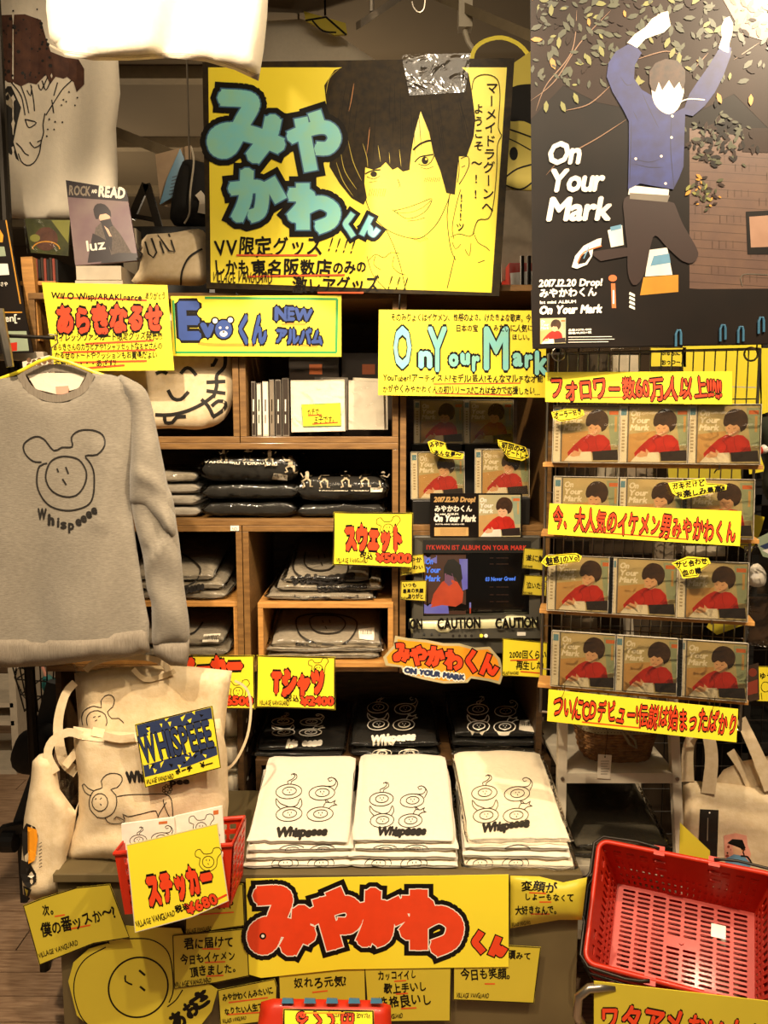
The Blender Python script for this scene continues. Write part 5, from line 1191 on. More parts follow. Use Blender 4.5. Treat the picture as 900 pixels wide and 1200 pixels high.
hem = [(-42, 738), (-20, 744), (40, 748), (100, 745), (172, 733), (176, 764), (150, 770), (100, 775), (60, 780), (0, 783), (-44, 770)]
puff(WP, hem, .030, 'grey_rib', 7, 10, lambda x, y: wf(x, y) * .9, smooth=False, back=.8).build('hem_band', sw)
sf = Surf([wb_], WP)
band(WP, [(24, 438), (34, 455), (50, 464), (66, 467), (82, 464), (98, 455), (107, 438)], 9, 'grey_rib', .004, .010).build('collar', sw)
band(WP, [(24, 437), (45, 433), (66, 431), (88, 433), (107, 437)], 9, 'grey_rib', .003, -.02).build('collar_back', sw)
MB().prism([WP.at(x, y, -.018) for x, y in ((30, 437), (102, 437), (92, 455), (66, 462), (42, 456))], WP.n, .002, 'tee_white').build('inner_back', sw)
MB().prism([WP.at(x, y, -.012) for x, y in ((65, 453), (80, 452), (80, 462), (66, 462))], WP.n, .001, 'ear_pink').build('neck_label', sw)
a = Art(sf, .0012)
SX = lambda pts: [(x / 3.243, 420 + y / 3.243) for x, y in pts]
a.stroke(SX([(180, 398), (150, 410), (140, 460), (150, 510), (190, 560), (260, 578), (330, 560), (355, 520), (358, 440), (345, 400), (325, 370), (370, 365), (398, 330), (390, 290), (350, 272), (300, 275), (272, 300), (275, 335), (235, 338), (205, 350), (165, 305), (130, 298), (92, 325), (95, 360), (125, 390), (158, 394)]), 1.9, 'print_black')
a.stroke(SX([(250, 372), (300, 385), (328, 430), (322, 480), (290, 520), (240, 524), (195, 500), (174, 455), (185, 405), (210, 380)]), 1.9, 'print_black', closed=True)
for p in ([(217, 418), (222, 432)], [(250, 412), (260, 438)], [(238, 458), (252, 480)]): a.stroke(SX(p), 2.0, 'print_black')
arc = [(160, 610), (195, 632), (222, 640), (243, 646), (272, 650), (300, 635), (320, 622), (340, 606), (360, 592)]
for ch, (x, y) in zip('Whispeeee', arc):
    X_, Y_ = x / 3.243, 420 + y / 3.243; w_ = 10 if ch == 'W' else (2 if ch == 'i' else 6.5)
    a.text(ch, X_ - w_ / 2, Y_, X_ + w_ / 2, Y_ - (x - 240) * .004, {'W': 12, 'h': 12, 'i': 11, 's': 11, 'p': 11}.get(ch, 11), 'print_black', 1.1 if ch in 'Wh' else .7)
a.build('print', sw)
hg = thing('hanger', 'yellow plastic hanger inside the hanging grey sweatshirt', 'hanger', WP.at(66, 440))
mb = MB().tube([WP.at(x, y, -.002) for x, y in ((0, 444), (22, 436), (45, 424), (60, 419), (80, 424), (110, 436), (132, 444))], .004, 'yellow', 8).build('arms', hg)
MB().tube([WP.at(x, y, -.002) for x, y in ((60, 419), (60, 408), (68, 402), (66, 393), (57, 392))], .0018, 'steel', 6).build('hook', hg)
ar = thing('garment_bracket', 'grey curved metal arm at the left edge above the grey sweatshirt', 'bracket', WP.at(8, 436))
MB().tube([WP.at(x, y, .0) for x, y in ((-60, 395), (-30, 393), (20, 394), (64, 396))], .004, 'dark_metal', 8).build('bar', ar)
MB().tube([WP.at(x, y, .03) for x, y in ((0, 362), (3, 385), (8, 410), (12, 430))], [.008, .010, .010, .008], 'steel', 10).build('arm_body', ar)
MB().tube([WP.at(-60, 395, 0), WP.at(-60, 395, -.3)], .005, 'dark_metal', 8).build('bracket', ar)
MB().tube([Vector((WP.at(-60, 395, 0).x, 1.99, 0)), Vector((WP.at(-60, 395, 0).x, 1.99, CEIL))], .014, 'dark_metal', 10).build('post', ar)

# white t-shirts hanging at the top
T1 = Pl(180, 40, 1.50, 0, 0)
def t1f(x, y): return .022 * math.sin(x / 21 + y / 70) + .010 * math.sin(x / 9 + 1) * max(0, (y + 10) / 90)
tt = thing('tshirt', 'bright white t-shirt hem hanging at the top, in front of the yellow sign corner', 't-shirt', T1.at(180, 90), None)
o_ = puff(T1, [(55, -40), (54, 10), (58, 44), (76, 66), (110, 71), (150, 71), (200, 68), (240, 72), (275, 82), (303, 95), (309, 60), (313, 20), (316, -40), (322, -150), (365, -110), (380, -160), (330, -230), (240, -258), (215, -240), (190, -238), (165, -244), (140, -258), (50, -225), (5, -150), (20, -105), (52, -140)], .02, 'tee_white', 9, 20, t1f, smooth=False, back=.5).build('body', tt)
sf = Surf([o_], T1)
for yy in (4, 6): 
    a = Art(sf, .0008); a.stroke([(58, 55 - yy * .5), (80, 66 - yy), (150, 71 - yy), (200, 68 - yy), (240, 72 - yy), (275, 82 - yy), (302, 94 - yy)], .6, 'print_grey'); a.build('hem_stitch', tt)
h_ = thing('hanger', 'steel hanger of the bright white t-shirt, above the photo frame', 'hanger', T1.at(185, -240))
MB().tube([T1.at(x, y, 0) for x, y in ((100, -230), (185, -252), (270, -230))], .003, 'steel', 6).build('arms', h_)
MB().tube([T1.at(185, -252), Vector((T1.at(185, -252).x, 1.5, CEIL + .01))], .0015, 'steel', 6).build('hook', h_)
T2 = Pl(60, 150, 2.14, 0, 0)
tt = thing('tshirt', 'white t-shirt printed with a horned beast head and a brown mane', 't-shirt', T2.at(10, 257), None)
o_ = puff(T2, [(-115, -30), (-110, 100), (-112, 250), (-50, 256), (0, 254), (30, 257), (80, 256), (138, 248), (138, 200), (136, 150), (141, 110), (138, 60), (134, -30), (175, -10), (190, -60), (130, -110), (60, -130), (35, -118), (10, -115), (-15, -120), (-40, -130), (-100, -110), (-160, -50), (-145, -5)], .022, 'tee_white', 9, 22, lambda x, y: .012 * math.sin(x / 22 + y / 120) + .006 * math.sin(x / 8), smooth=False, back=.5).build('body', tt)
a = Art(Surf([o_], T2), .0015)
BX = lambda pts: [(x / 4.444, y / 4.444) for x, y in pts]
a.poly(BX([(-260, 120), (-120, 70), (0, 80), (130, 75), (215, 105), (240, 200), (265, 270), (340, 300), (410, 310), (440, 360), (440, 440), (400, 480), (385, 430), (350, 400), (330, 410), (290, 400), (262, 440), (240, 390), (190, 440), (150, 430), (110, 450), (60, 430), (0, 430), (-120, 440), (-230, 380)]), 'print_brown', dense=9)
a.poly(BX([(-80, 470), (0, 450), (60, 450), (110, 560), (90, 640), (70, 740), (100, 840), (50, 800), (0, 750), (-60, 600)]), 'print_black', dense=8)
a.poly(BX([(8, 520), (40, 480), (60, 510), (70, 570), (30, 540)]), 'print_grey', dense=7)
for p in ([(60, 430), (110, 500), (130, 600)], [(110, 450), (135, 520), (150, 590)], [(160, 440), (175, 520), (180, 580)], [(200, 440), (215, 470), (250, 400)], [(240, 600), (290, 520), (330, 460), (385, 410)], [(235, 590), (225, 650), (228, 690), (215, 740), (205, 800), (175, 850), (140, 862), (110, 840), (95, 800)], [(130, 620), (150, 665), (190, 640), (160, 628), (130, 622)],
          [(155, 740), (180, 770), (215, 750), (215, 730), (195, 740)], [(85, 745), (110, 770), (130, 800), (150, 810)], [(140, 470), (160, 500), (165, 450)], [(220, 420), (240, 470), (265, 420)], [(300, 430), (280, 500)], [(270, 520), (280, 590), (275, 560)]): a.stroke(BX(p), 1.3, 'print_black')
for i in range(60): a.dot(random.uniform(2, 60), random.uniform(22, 92), random.uniform(.6, 2.4), 'print_black')
for x, y in ((245, 710), (250, 675), (282, 675), (288, 635), (325, 637), (258, 622), (330, 520), (345, 530), (392, 550), (405, 510), (320, 548), (360, 480), (195, 50), (70, 58)): a.poly(ell(x / 4.444, y / 4.444, 1.1, 1.1, n=6), 'print_black')
a.build('print', tt)
MB().tube([T2.at(12, -120), Vector((T2.at(12, -120).x, 2.14, CEIL + .01))], .0015, 'steel', 6).build('hanging_wire', tt)

# ------------------------------------------------------------------ canvas totes on the table
def tote(label, pl, outline, folds, t=.03, seed=0, smooth=False, cat='tote bag', mat='canvas', step=8, r=22):
    th = thing('tote_bag', label, cat, pl.at(sum(p[0] for p in outline) / len(outline), max(p[1] for p in outline)))
    b = puff(pl, outline, t, mat, step, r, folds, smooth=smooth, back=.6, noise_amp=.012, noise_s=34).build('bag_body', th)
    return th, b
RT = Pl(180, 1000, 1.775, 0, 3)
th, b = tote('rear canvas tote with a round eared face, behind the front canvas tote', RT, [(87, 789), (120, 783), (205, 779), (272, 786), (266, 830), (262, 870), (266, 950), (262, 985), (180, 995), (100, 985), (92, 850)], lambda x, y: .006 * math.sin(x / 13), .04)
sf = Surf([b], RT); a = Art(sf, .0012); Q = lambda pts: [(x / 3, 740 + y / 3) for x, y in pts]
for p in ([(292, 330), (288, 300), (300, 275), (330, 262), (356, 268), (355, 245), (370, 226), (392, 224), (403, 240), (396, 265), (378, 282), (392, 305), (418, 305), (436, 322)], [(308, 330), (305, 305), (318, 284), (345, 278), (370, 292), (376, 320), (372, 332)]): a.stroke(Q(p), 1.0, 'print_black')
for p in ([(328, 302), (336, 298)], [(345, 300), (354, 296)], [(334, 314), (342, 310)]): a.stroke(Q(p), .9, 'print_black')
a.build('print', th)
band(RT, [(100, 786), (112, 776), (140, 770), (178, 772), (195, 782), (200, 800)], 7, 'canvas', .003, lambda u: .03).build('handle', th)
band(RT, [(156, 784), (170, 796), (192, 792), (205, 786)], 6, 'canvas', .003, .045).build('handle', th)
band(RT, [(275, 798), (288, 806), (294, 826), (290, 862), (276, 892), (262, 904)], 3, 'canvas', .003, .03).build('handle', th)
puff(RT, [(88, 772), (110, 762), (165, 750), (172, 768), (200, 778), (222, 790), (208, 812), (190, 800), (160, 778), (100, 790), (90, 792)], .014, 'poly_bag', 6, 12, lambda x, y: .012 + .006 * noise.noise(Vector((x / 5, y / 5, 1))), back=.2).build('plastic_cover', th)
FT = Pl(170, 1005, 1.69, 0, 5)
th, b = tote('front canvas tote printed with a long dog bodied drawing behind the red sticker basket', FT, [(86, 851), (125, 857), (163, 858), (200, 852), (258, 842), (266, 880), (268, 940), (264, 985), (240, 1004), (160, 1007), (138, 1010), (100, 1008), (76, 1009), (80, 985), (92, 955), (92, 910), (87, 880)],
    lambda x, y: .010 * math.sin((x + y * .3) / 22) * ((y - 850) / 150) + .006 * math.exp(-((x - 228) / 8) ** 2) - .012 * math.exp(-((y - 990 + (x - 80) * .3) / 9) ** 2) * (x < 150), .045)
sf = Surf([b], FT)
band(sf, [(87, 861), (125, 866), (163, 866), (200, 860), (256, 850)], 8, 'canvas', .0012, .001).build('top_hem', th)
band(sf, [(108, 857), (122, 860)], 11, 'canvas', .002, .001).build('strap_patch', th)
band(FT, [(121, 862), (140, 866), (158, 864)], 9, 'canvas', .004, .05).build('handle', th)
a = Art(sf, .0012)
for p in ([(345, 655), (318, 625), (315, 590), (330, 560), (360, 548), (356, 525), (375, 503), (400, 498), (425, 505), (430, 525), (412, 548), (390, 555), (408, 575), (410, 610), (395, 640), (365, 655), (345, 652)], [(330, 560), (310, 550), (296, 535), (290, 540), (300, 565), (322, 578)], [(412, 580), (450, 574), (520, 572), (580, 572), (600, 585), (606, 615), (608, 650)], [(608, 650), (600, 655), (590, 640), (578, 610), (574, 590)], [(585, 600), (560, 640), (555, 655), (548, 630), (500, 640), (450, 650), (432, 640), (440, 660)], [(370, 655), (378, 668), (400, 676), (440, 668), (410, 650), (400, 660)]): a.stroke(Q(p), 1.0, 'print_black')
a.stroke(Q(ell(352, 600, 28, 31)), 1.0, 'print_black', closed=True)
for p in ([(335, 590), (340, 586)], [(352, 590), (358, 584)], [(352, 605), (358, 610)]): a.stroke(Q(p), .9, 'print_black')
for t in range(7): a.stroke(Q(ell(588 + 13 * math.cos(t * .9), 555 + 12 * math.sin(t * .9), 5, 5)), .8, 'print_black', closed=True, step=2)
a.text('Whi', 149, 917, 170, 915, 12, 'print_black', 1.5); a.text('pee', 200, 920, 222, 918, 7, 'print_black', .6); a.build('print', th)
LT = Pl(55, 1040, 1.66, -18, 4)
th, b = tote('narrow canvas tote at the left table corner with a dark emblem print', LT, [(38, 892), (46, 884), (60, 880), (66, 900), (70, 925), (88, 950), (92, 940), (86, 975), (78, 1005), (76, 1045), (60, 1052), (40, 1055), (27, 1048), (25, 1010), (28, 960), (36, 915)], lambda x, y: .008 * math.exp(-((x - 70) / 5) ** 2), .035, r=16)
sf = Surf([b], LT)
band(LT, [(66, 905), (56, 885), (62, 868), (80, 858), (96, 862)], 10, 'canvas', .003, .02).build('handle', th); band(LT, [(90, 905), (74, 890), (68, 850), (76, 815), (88, 800)], (14, 9), 'canvas', .003, -.03).build('handle', th)
band(LT, [(76, 898), (90, 880), (100, 866)], 9, 'canvas', .003, -.01).build('handle', th)
for x0 in (66, 72, 78): MB().prism([LT.at(x, y, -.005) for x, y in ((x0, 918 - (x0 - 66)), (x0 + 8, 914), (x0 + 10, 952), (x0 + 3, 948))], LT.n, .003, 'poly_bag').build('bagged_card', th)
a = Art(sf, .006); E_ = lambda pts: [(x / 3, 740 + y / 3) for x, y in pts]
a.poly(E_([(100, 672), (125, 685), (135, 715), (128, 770), (110, 825), (100, 850), (85, 770), (85, 700)]), 'print_black'); a.poly(E_([(104, 684), (130, 695), (134, 730), (124, 800), (104, 815), (104, 740)]), 'orange', dense=4)
for i in range(4): a.stroke(E_([(106, 700 + i * 28), (130, 706 + i * 26)]), .7, 'yellow'); 
a.poly(E_([(80, 800), (110, 812), (128, 850), (128, 880), (105, 900), (88, 880), (78, 850)]), 'print_black'); a.poly(E_([(112, 846), (122, 856), (112, 866), (104, 858)]), 'tee_white'); a.poly(E_([(88, 890), (112, 905), (100, 935), (90, 925)]), 'print_black'); a.poly(E_([(93, 900), (106, 908), (98, 924)]), 'yellow_dull')
for i in range(8): a.stroke(E_([(138, 745 + i * 12), (148, 738 + i * 12)]), .8, 'print_black')
a.build('print', th)
# triangle patterned sign on the totes
S = Sign('patterned_sign', 'navy and yellow triangle patterned sign pinned on the front canvas tote', 'sign', Pl(205, 875, 1.632, 0, 3), [(158, 849), (249, 827), (259, 900), (170, 923)], frame=(1.2, INK))
f = T4((158, 849), (249, 827), (259, 900), (170, 923)); A = S.art('triangle_pattern'); r3 = random.Random(3)
A.poly([f(2, 2), f(98, 2), f(98, 22), f(2, 22)], 'navy'); A.poly([f(2, 64), f(98, 64), f(98, 78), f(60, 84), f(2, 84)], 'navy')
for i in range(26):
    u, v = r3.uniform(2, 94), r3.choice([r3.uniform(2, 18), r3.uniform(62, 80)]); A.poly([f(u, v), f(min(99, u + r3.uniform(3, 7)), v + r3.uniform(-3, 3)), f(min(99, u + r3.uniform(0, 4)), v + r3.uniform(4, 8))], r3.choice(['yellow', 'yellow', INK]))
A.poly([f(3, 22), f(97, 20), f(97, 62), f(3, 66)], 'yellow')
A = S.art('lettering'); x_ = 4
for ch, w_ in zip('WHISPEEE', (22, 14, 5, 11, 11, 10, 10, 10)):
    p0 = f(x_, 62); p1 = f(x_ + w_ * .86, 62); A.text(ch, *p0, *p1, 30, 'navy', 1.2, (.9, INK)); x_ += w_
A.text('ポーチ', 206, 908, 226, 902, 6, INK, .5, jit=1); A.text('¥—', 236, 900, 250, 896, 6, INK, .4); vv(S, 172, 919, 204, 912, 5.5); S.done()

# ------------------------------------------------------------------ slotted plastic panels
def slots(mb, quad, nu, nv, m, t, fu=.62, fv=.5, mu=.06, mv=.06, solid=(), inset=None):
    """panel with slots: quad of 4 world points (tl,tr,br,bl), thickness t behind"""
    q = [Vector(p) for p in quad]; n = (q[1] - q[0]).cross(q[3] - q[0]).normalized()
    def pt(u, v): return (q[0] * (1 - u) + q[1] * u) * (1 - v) + (q[3] * (1 - u) + q[2] * u) * v
    us = [0] + [mu + (1 - 2 * mu) * i / nu for i in range(nu + 1)] + [1]; vs = [0] + [mv + (1 - 2 * mv) * i / nv for i in range(nv + 1)] + [1]
    for a in range(len(us) - 1):
        for b in range(len(vs) - 1):
            c = [pt(us[a], vs[b]), pt(us[a + 1], vs[b]), pt(us[a + 1], vs[b + 1]), pt(us[a], vs[b + 1])]
            if a in (0, nu + 1) or b in (0, nv + 1) or (a - 1, b - 1) in solid:
                d = [p + n * t for p in c]; mb.add(c + d, [(0, 1, 2, 3), (7, 6, 5, 4)], m); continue
            cu, cv = (us[a] + us[a + 1]) / 2, (vs[b] + vs[b + 1]) / 2; du, dv = (us[a + 1] - us[a]) * fu / 2, (vs[b + 1] - vs[b]) * fv / 2
            i_ = [pt(cu - du, cv - dv * .6), pt(cu - du * .85, cv - dv), pt(cu + du * .85, cv - dv), pt(cu + du, cv - dv * .6), pt(cu + du, cv + dv * .6), pt(cu + du * .85, cv + dv), pt(cu - du * .85, cv + dv), pt(cu - du, cv + dv * .6)]
            v = c + i_; w_ = v + [p + n * t for p in v]
            fr = [(0, 1, 6, 5), (1, 7, 6), (1, 2, 8, 7), (2, 9, 8), (2, 3, 10, 9), (3, 11, 10), (3, 0, 4, 11), (0, 5, 4)]
            fs = fr + [tuple(reversed([k + 12 for k in x])) for x in fr] + [(4 + k, 4 + (k + 1) % 8, 16 + (k + 1) % 8, 16 + k) for k in range(8)]
            mb.add(w_, fs, m)
    return mb
# big red shopping baskets
sc_ = .95; BC = CAM + (Vector((.69912664, 1.69723372, .34908351)) - CAM) * sc_
BR = Matrix(((.91712282, .29026098, -.27319277), (-.39847138, .68534515, -.60952653), (.01030957, .66787019, .74420637)))
bW, bD, bw, bd, bH = (k * sc_ for k in (.40, .28, .34, .225, .20))
def bL(x, y, z): return BC + BR @ Vector((x, y, z))
bk = thing('shopping_basket', 'top red plastic shopping basket tilted on the stack, its slotted inside in view', 'basket', BC, 'stacked red shopping baskets')
top = [(-bW / 2, bD / 2), (bW / 2, bD / 2), (bW / 2, -bD / 2), (-bW / 2, -bD / 2)]; bot = [(-bw / 2, bd / 2), (bw / 2, bd / 2), (bw / 2, -bd / 2), (-bw / 2, -bd / 2)]
fl = [bL(x, y, -bH) for x, y in bot]
mid = {(i, j) for i in (3, 4) for j in (8, 9)}
slots(MB(), fl, 8, 18, 'plastic_red', .003, .80, .52, .045, .045, mid).build('basket_floor', bk)
MB().tube([(fl[0] + fl[2]) / 2 + BR @ Vector((0, 0, 0)), (fl[0] + fl[2]) / 2 + BR @ Vector((0, 0, .005))], .005, 'plastic_red', 10).build('moulding_point', bk)
MB().prism([fl[0].lerp(fl[1], u).lerp(fl[3].lerp(fl[2], u), v) + BR @ Vector((0, 0, .001)) for u, v in ((.70, .22), (.80, .22), (.80, .36), (.70, .36))], BR @ Vector((0, 0, 1)), .0006, 'case_edge').build('clear_tape', bk)
def wall(i, nu):
    j = (i + 1) % 4; k0, k1 = .0, 1.0
    T0, T1 = bL(*top[i], 0), bL(*top[j], 0); B0, B1 = bL(*bot[i], -bH), bL(*bot[j], -bH)
    mb = MB(); a_ = T0.lerp(B0, .30); b_ = T1.lerp(B1, .30); c_ = T0.lerp(B0, .08); d_ = T1.lerp(B1, .08)
    slots(mb, [c_, d_, b_, a_], nu // 2, 1, 'plastic_red', -.0025, .62, .62, .05, .05, {(k, 0) for k in range(nu // 8 + 1 + (nu > 14) * 1, nu // 2 - nu // 8 - 1 - (nu > 14) * 1)})
    slots(mb, [a_, b_, T1.lerp(B1, .62), T0.lerp(B0, .62)], nu, 1, 'plastic_red', -.0025, .5, .8, .05, .04)
    slots(mb, [T0.lerp(B0, .62), T1.lerp(B1, .62), B1, B0], nu, 2, 'plastic_red', -.0025, .5, .6, .05, .05)
    slots(mb, [T0, T1, d_, c_], 1, 1, 'plastic_red', -.0025, solid={(0, 0)})
    return mb
for i, nu in ((0, 22), (1, 14), (2, 22), (3, 14)): wall(i, nu).build('basket_wall', bk)
def rrect(W_, D_, z, r=.03, n=5):
    o = []
    for cx, cy, a0 in ((W_ / 2 - r, D_ / 2 - r, 0), (-W_ / 2 + r, D_ / 2 - r, 90), (-W_ / 2 + r, -D_ / 2 + r, 180), (W_ / 2 - r, -D_ / 2 + r, 270)):
        for k in range(n + 1): a = R(a0 + 90 * k / n); o.append(bL(cx + r * math.cos(a), cy + r * math.sin(a), z))
    return o
MB().tube(rrect(bW + .006, bD + .006, .0, .022), .006, 'plastic_red', 8, closed=True).build('rim', bk, smooth=True)
for s_ in (1, -1):
    g = bD / 2 + .008
    for x_ in (-.055, .065):
        MB().prism([bL(x_ - .012, s_ * (g - .014), .005), bL(x_ + .012, s_ * (g - .014), .005), bL(x_ + .012, s_ * (g + .008), .005), bL(x_ - .012, s_ * (g + .008), .005)], BR @ Vector((0, 0, 1)), .012, 'plastic_red').build('handle_lug', bk)
for s_ in (1, -1):        # wire handles folded down along the rim: one round each end
    x0 = -.055 if s_ < 0 else .065
    xe = s_ * (bW / 2 + .014); ye = bD / 2 + .012
    pts = [(x0, ye - .004, .010), (x0 + s_ * .02, ye + .001, .006), (x0 + s_ * .05, ye + .004, .006), (xe - s_ * .02, ye, .006), (xe, ye - .02, .006), (xe, .055, .006), (xe + s_ * .008, .04, .006), (xe + s_ * .008, -.04, .006), (xe, -.055, .006), (xe, -ye + .02, .006), (xe - s_ * .02, -ye, .006), (x0 + s_ * .05, -ye - .004, .006), (x0 + s_ * .02, -ye - .001, .006), (x0, -ye + .004, .010)]
    MB().tube([bL(*p) for p in pts], .0034, 'dark_metal', 8).build('wire_handle', bk, smooth=True)
for k in (1, 2):
    c = copytree(bk); c.location = BC + BR @ Vector((.002 * k, -.004 * k, -.036 * k)); c['label'] = ('second red shopping basket nested under the top one', 'lowest red shopping basket of the nested stack')[k - 1]
st_ = thing('basket_stand', 'bent steel tube stand under the stack of red baskets', 'stand', (BC.x, BC.y, 0))
for s_ in (-1, 1):
    x_ = s_ * bw * .45
    a0 = bL(x_, -bd / 2 - .03, -bH - .09); a1 = bL(x_, bd / 2, -bH - .09)
    pts = [Vector((a0.x, a0.y, 0.012)), Vector((a0.x, a0.y, a0.z * .6)), a0, a0.lerp(a1, .5), a1, Vector((a1.x, a1.y, .02))]
    MB().tube(pts, .010, 'steel', 10).build('tube_leg', st_, smooth=True)
MB().tube([bL(-bw * .45, 0, -bH - .09), bL(bw * .45, 0, -bH - .09)], .008, 'steel', 8).build('cross_bar', st_)
MB().tube([P(682, 1200, 1.42), P(676, 1190, 1.42), P(678, 1168, 1.42), P(690, 1158, 1.42), P(720, 1156, 1.42)], .009, 'steel', 10).build('tube_corner', st_, smooth=True)
S = Sign('yellow_sign', 'yellow sign with red lettering below the red basket stack, cut by the frame', 'sign', Pl(780, 1180, 1.40, 8), [(696, 1150), (940, 1178), (940, 1290), (696, 1260)], 'yellow_dull', .002)
S.art('lettering').text('ワタアメおいしい', 701, 1204, 900, 1228, 31, 'orange_red', 1.3, (1.2, INK), jit=.8); S.done()

# small red basket with sticker packs hung on the table front
rbn = thing('sticker_basket', 'small red plastic basket of sticker packs on the left of the table front', 'basket', P(207, 1062, 1.56))
y0, y1 = 1.50, 1.615
c = {}
tl = [P(134, 1000, y0), P(272, 990, y0)]; bl_ = [P(146, 1070, y0), P(268, 1062, y0)]
def back(p): return Vector((p.x * .985, y1, p.z))
Fq = [tl[0], tl[1], bl_[1], bl_[0]]; Bq = [back(p) for p in Fq]; Bq[0].z = P(134, 968, y1).z; Bq[1].z = P(272, 958, y1).z
for p in (Fq, Bq):
    mb = MB(); slots(mb, p, 10, 5, 'plastic_red', .004, .7, .6); mb.build('basket_wall', rbn)
for a_, b_ in ((0, 3), (1, 2)):
    mb = MB(); slots(mb, [Bq[a_], Fq[a_], Fq[b_], Bq[b_]], 3, 6, 'plastic_red', .004, .7, .55); mb.build('basket_wall', rbn)
MB().prism([Fq[3], Fq[2], Bq[2], Bq[3]], Vector((0, 0, 1)), .003, 'plastic_red').build('basket_floor', rbn)
MB().tube([Fq[0], Fq[1], Bq[1], Bq[0]], .005, 'plastic_red', 8, closed=True).build('rim', rbn)
for k, (c_, Y) in enumerate((([(142, 966), (204, 958), (206, 1030), (146, 1040)], 1.545), ([(204, 957), (260, 945), (266, 1020), (206, 1030)], 1.555))):
    S = Sign('sticker_pack', ('left white sticker pack with two ring faces in the small red basket', 'right white sticker pack with an eared figure in the small red basket')[k], 'sticker pack', Pl(200, 980, Y, 0, 4), c_, 'label_white', .006, 'sticker packs in the small red basket')
    a = S.art('print')
    if k == 0:
        blob(a, boxmap(151, 972, 173, 992), 0, 'print_black', .8); blob(a, boxmap(176, 969, 201, 990), 1, 'print_black', .8); blob(a, boxmap(152, 994, 174, 1010), 2, 'print_black', .8); a.poly([(186, 963), (196, 962), (196, 965), (186, 966)], 'cover_orange')
    else:
        beardoodle(a, 236, 970, 1.0, 'print_black'); a.stroke([(229, 979), (222, 990), (219, 1002), (226, 992), (232, 982)], .8, 'print_black'); a.poly([(250, 950), (256, 949), (256, 954), (250, 955)], 'cover_orange'); a.text('いい', 248, 982, 258, 980, 5, 'print_black', .5)
    A2 = S.art('sleeve'); S.done()
S = Sign('price_sign', 'price sign reading 680 yen in front of the small red sticker basket', 'sign', Pl(205, 1030, 1.485, 0, 3), [(148, 990), (255, 965), (268, 1056), (225, 1075), (158, 1093)], group='yellow price signs', frame=(1.0, 'case_edge'))
a = S.art('doodle'); beardoodle(a, 244, 1010, 1.05, 'ink_soft')
a = S.art('lettering'); a.text('ステッカー', 176, 1060, 252, 1040, 34, 'orange_red', 3.4, (1.9, INK), jit=.6)
a = S.art('price'); a.text('¥680', 221, 1072, 256, 1058, 12, 'orange_red', .8, (.5, INK)); a.text('ー', 256, 1058, 268, 1052, 10, 'orange_red', .6)
S.art('handwriting').text('税込', 206, 1069, 222, 1065, 8, INK, .4, jit=1); vv(S, 160, 1087, 206, 1073, 7); S.done()
# orange box at the bottom centre
ob = thing('orange_box', 'orange plastic box with blue clips along its lid at the bottom centre', 'box', P(380, 1200, 1.45))
pO = Pl(380, 1190, 1.46, 0, 30)
puff(pO, [(306, 1174), (320, 1170), (440, 1172), (458, 1178), (460, 1240), (455, 1290), (305, 1290), (302, 1200)], .02, 'plastic_red', 8, 8, smooth=False, back=4).build('lid', ob)
for i in range(5): MB().prism([pO.at(x, y, .026) for x, y in ((331 + i * 26, 1170), (343 + i * 26, 1170.5), (344 + i * 26, 1176), (330 + i * 26, 1176))], pO.n, .01, 'plastic_blue').build('clip', ob)
MB().tube([Vector((ob.location.x, ob.location.y + .02, 0.001)), Vector((ob.location.x, ob.location.y + .02, pO.at(380, 1200).z - .09))], .05, 'plastic_red', 16).build('pedestal', ob)
S = Sign('yellow_sign', 'small upside down yellow sign on the orange box at the bottom centre', 'sign', pO, [(332, 1182), (438, 1184), (440, 1260), (330, 1258)], h=.024, frame=(2, INK))
S.art('lettering').text('出てくる', 416, 1189, 346, 1187, 20, 'orange_red', .8, (.8, INK)); vv(S, 434, 1188, 392, 1187, 5); ul(S, (356, 1187, 404, 1187), m='orange'); S.done()

# ------------------------------------------------------------------ right side: ladder shelf, wicker basket, totes
LY = 1.86
ld = thing('ladder_shelf', 'white metal ladder shelf beside the display table under the CD rack', 'shelf', (P(720, 900, LY).x, LY + .15, 0))
def bar(a, b, w_, d_, m):
    a, b = Vector(a), Vector(b); t = (b - a).normalized(); u = Vector((0, 1, 0)); u = (u - t * u.dot(t)).normalized(); v = t.cross(u) * w_ / 2; u = u * d_ / 2
    q = [a + u + v, a - u + v, a - u - v, a + u - v, b + u + v, b - u + v, b - u - v, b + u - v]
    return MB().add(q, [(0, 1, 2, 3), (7, 6, 5, 4), (0, 4, 5, 1), (1, 5, 6, 2), (2, 6, 7, 3), (3, 7, 4, 0)], m)
def at0(px, Y, z):       # point at depth Y and height z in column px
    p = P(px, 900, Y); zc_ = Y * math.cos(TH) - (z - 1.5) * math.sin(TH); return Vector(((px - 450) / F * zc_, Y, z))
zu, zm, zl_ = P(450, 910, LY).z, .375, P(450, 1092, LY).z
pL = [at0(661, LY, .95), at0(652, LY, 0)]; pR = [at0(785, LY, .95), at0(803, LY, 0)]
pLb = [p + Vector((0, .33, 0)) for p in pL]; pRb = [p + Vector((0, .33, 0)) for p in pR]
for a_, b_ in (pL, pR, pLb, pRb): bar(a_, b_, .022, .022, 'white_metal').build('post', ld)
def lp(pair, z): t = (pair[0].z - z) / pair[0].z; return pair[0].lerp(pair[1], t)
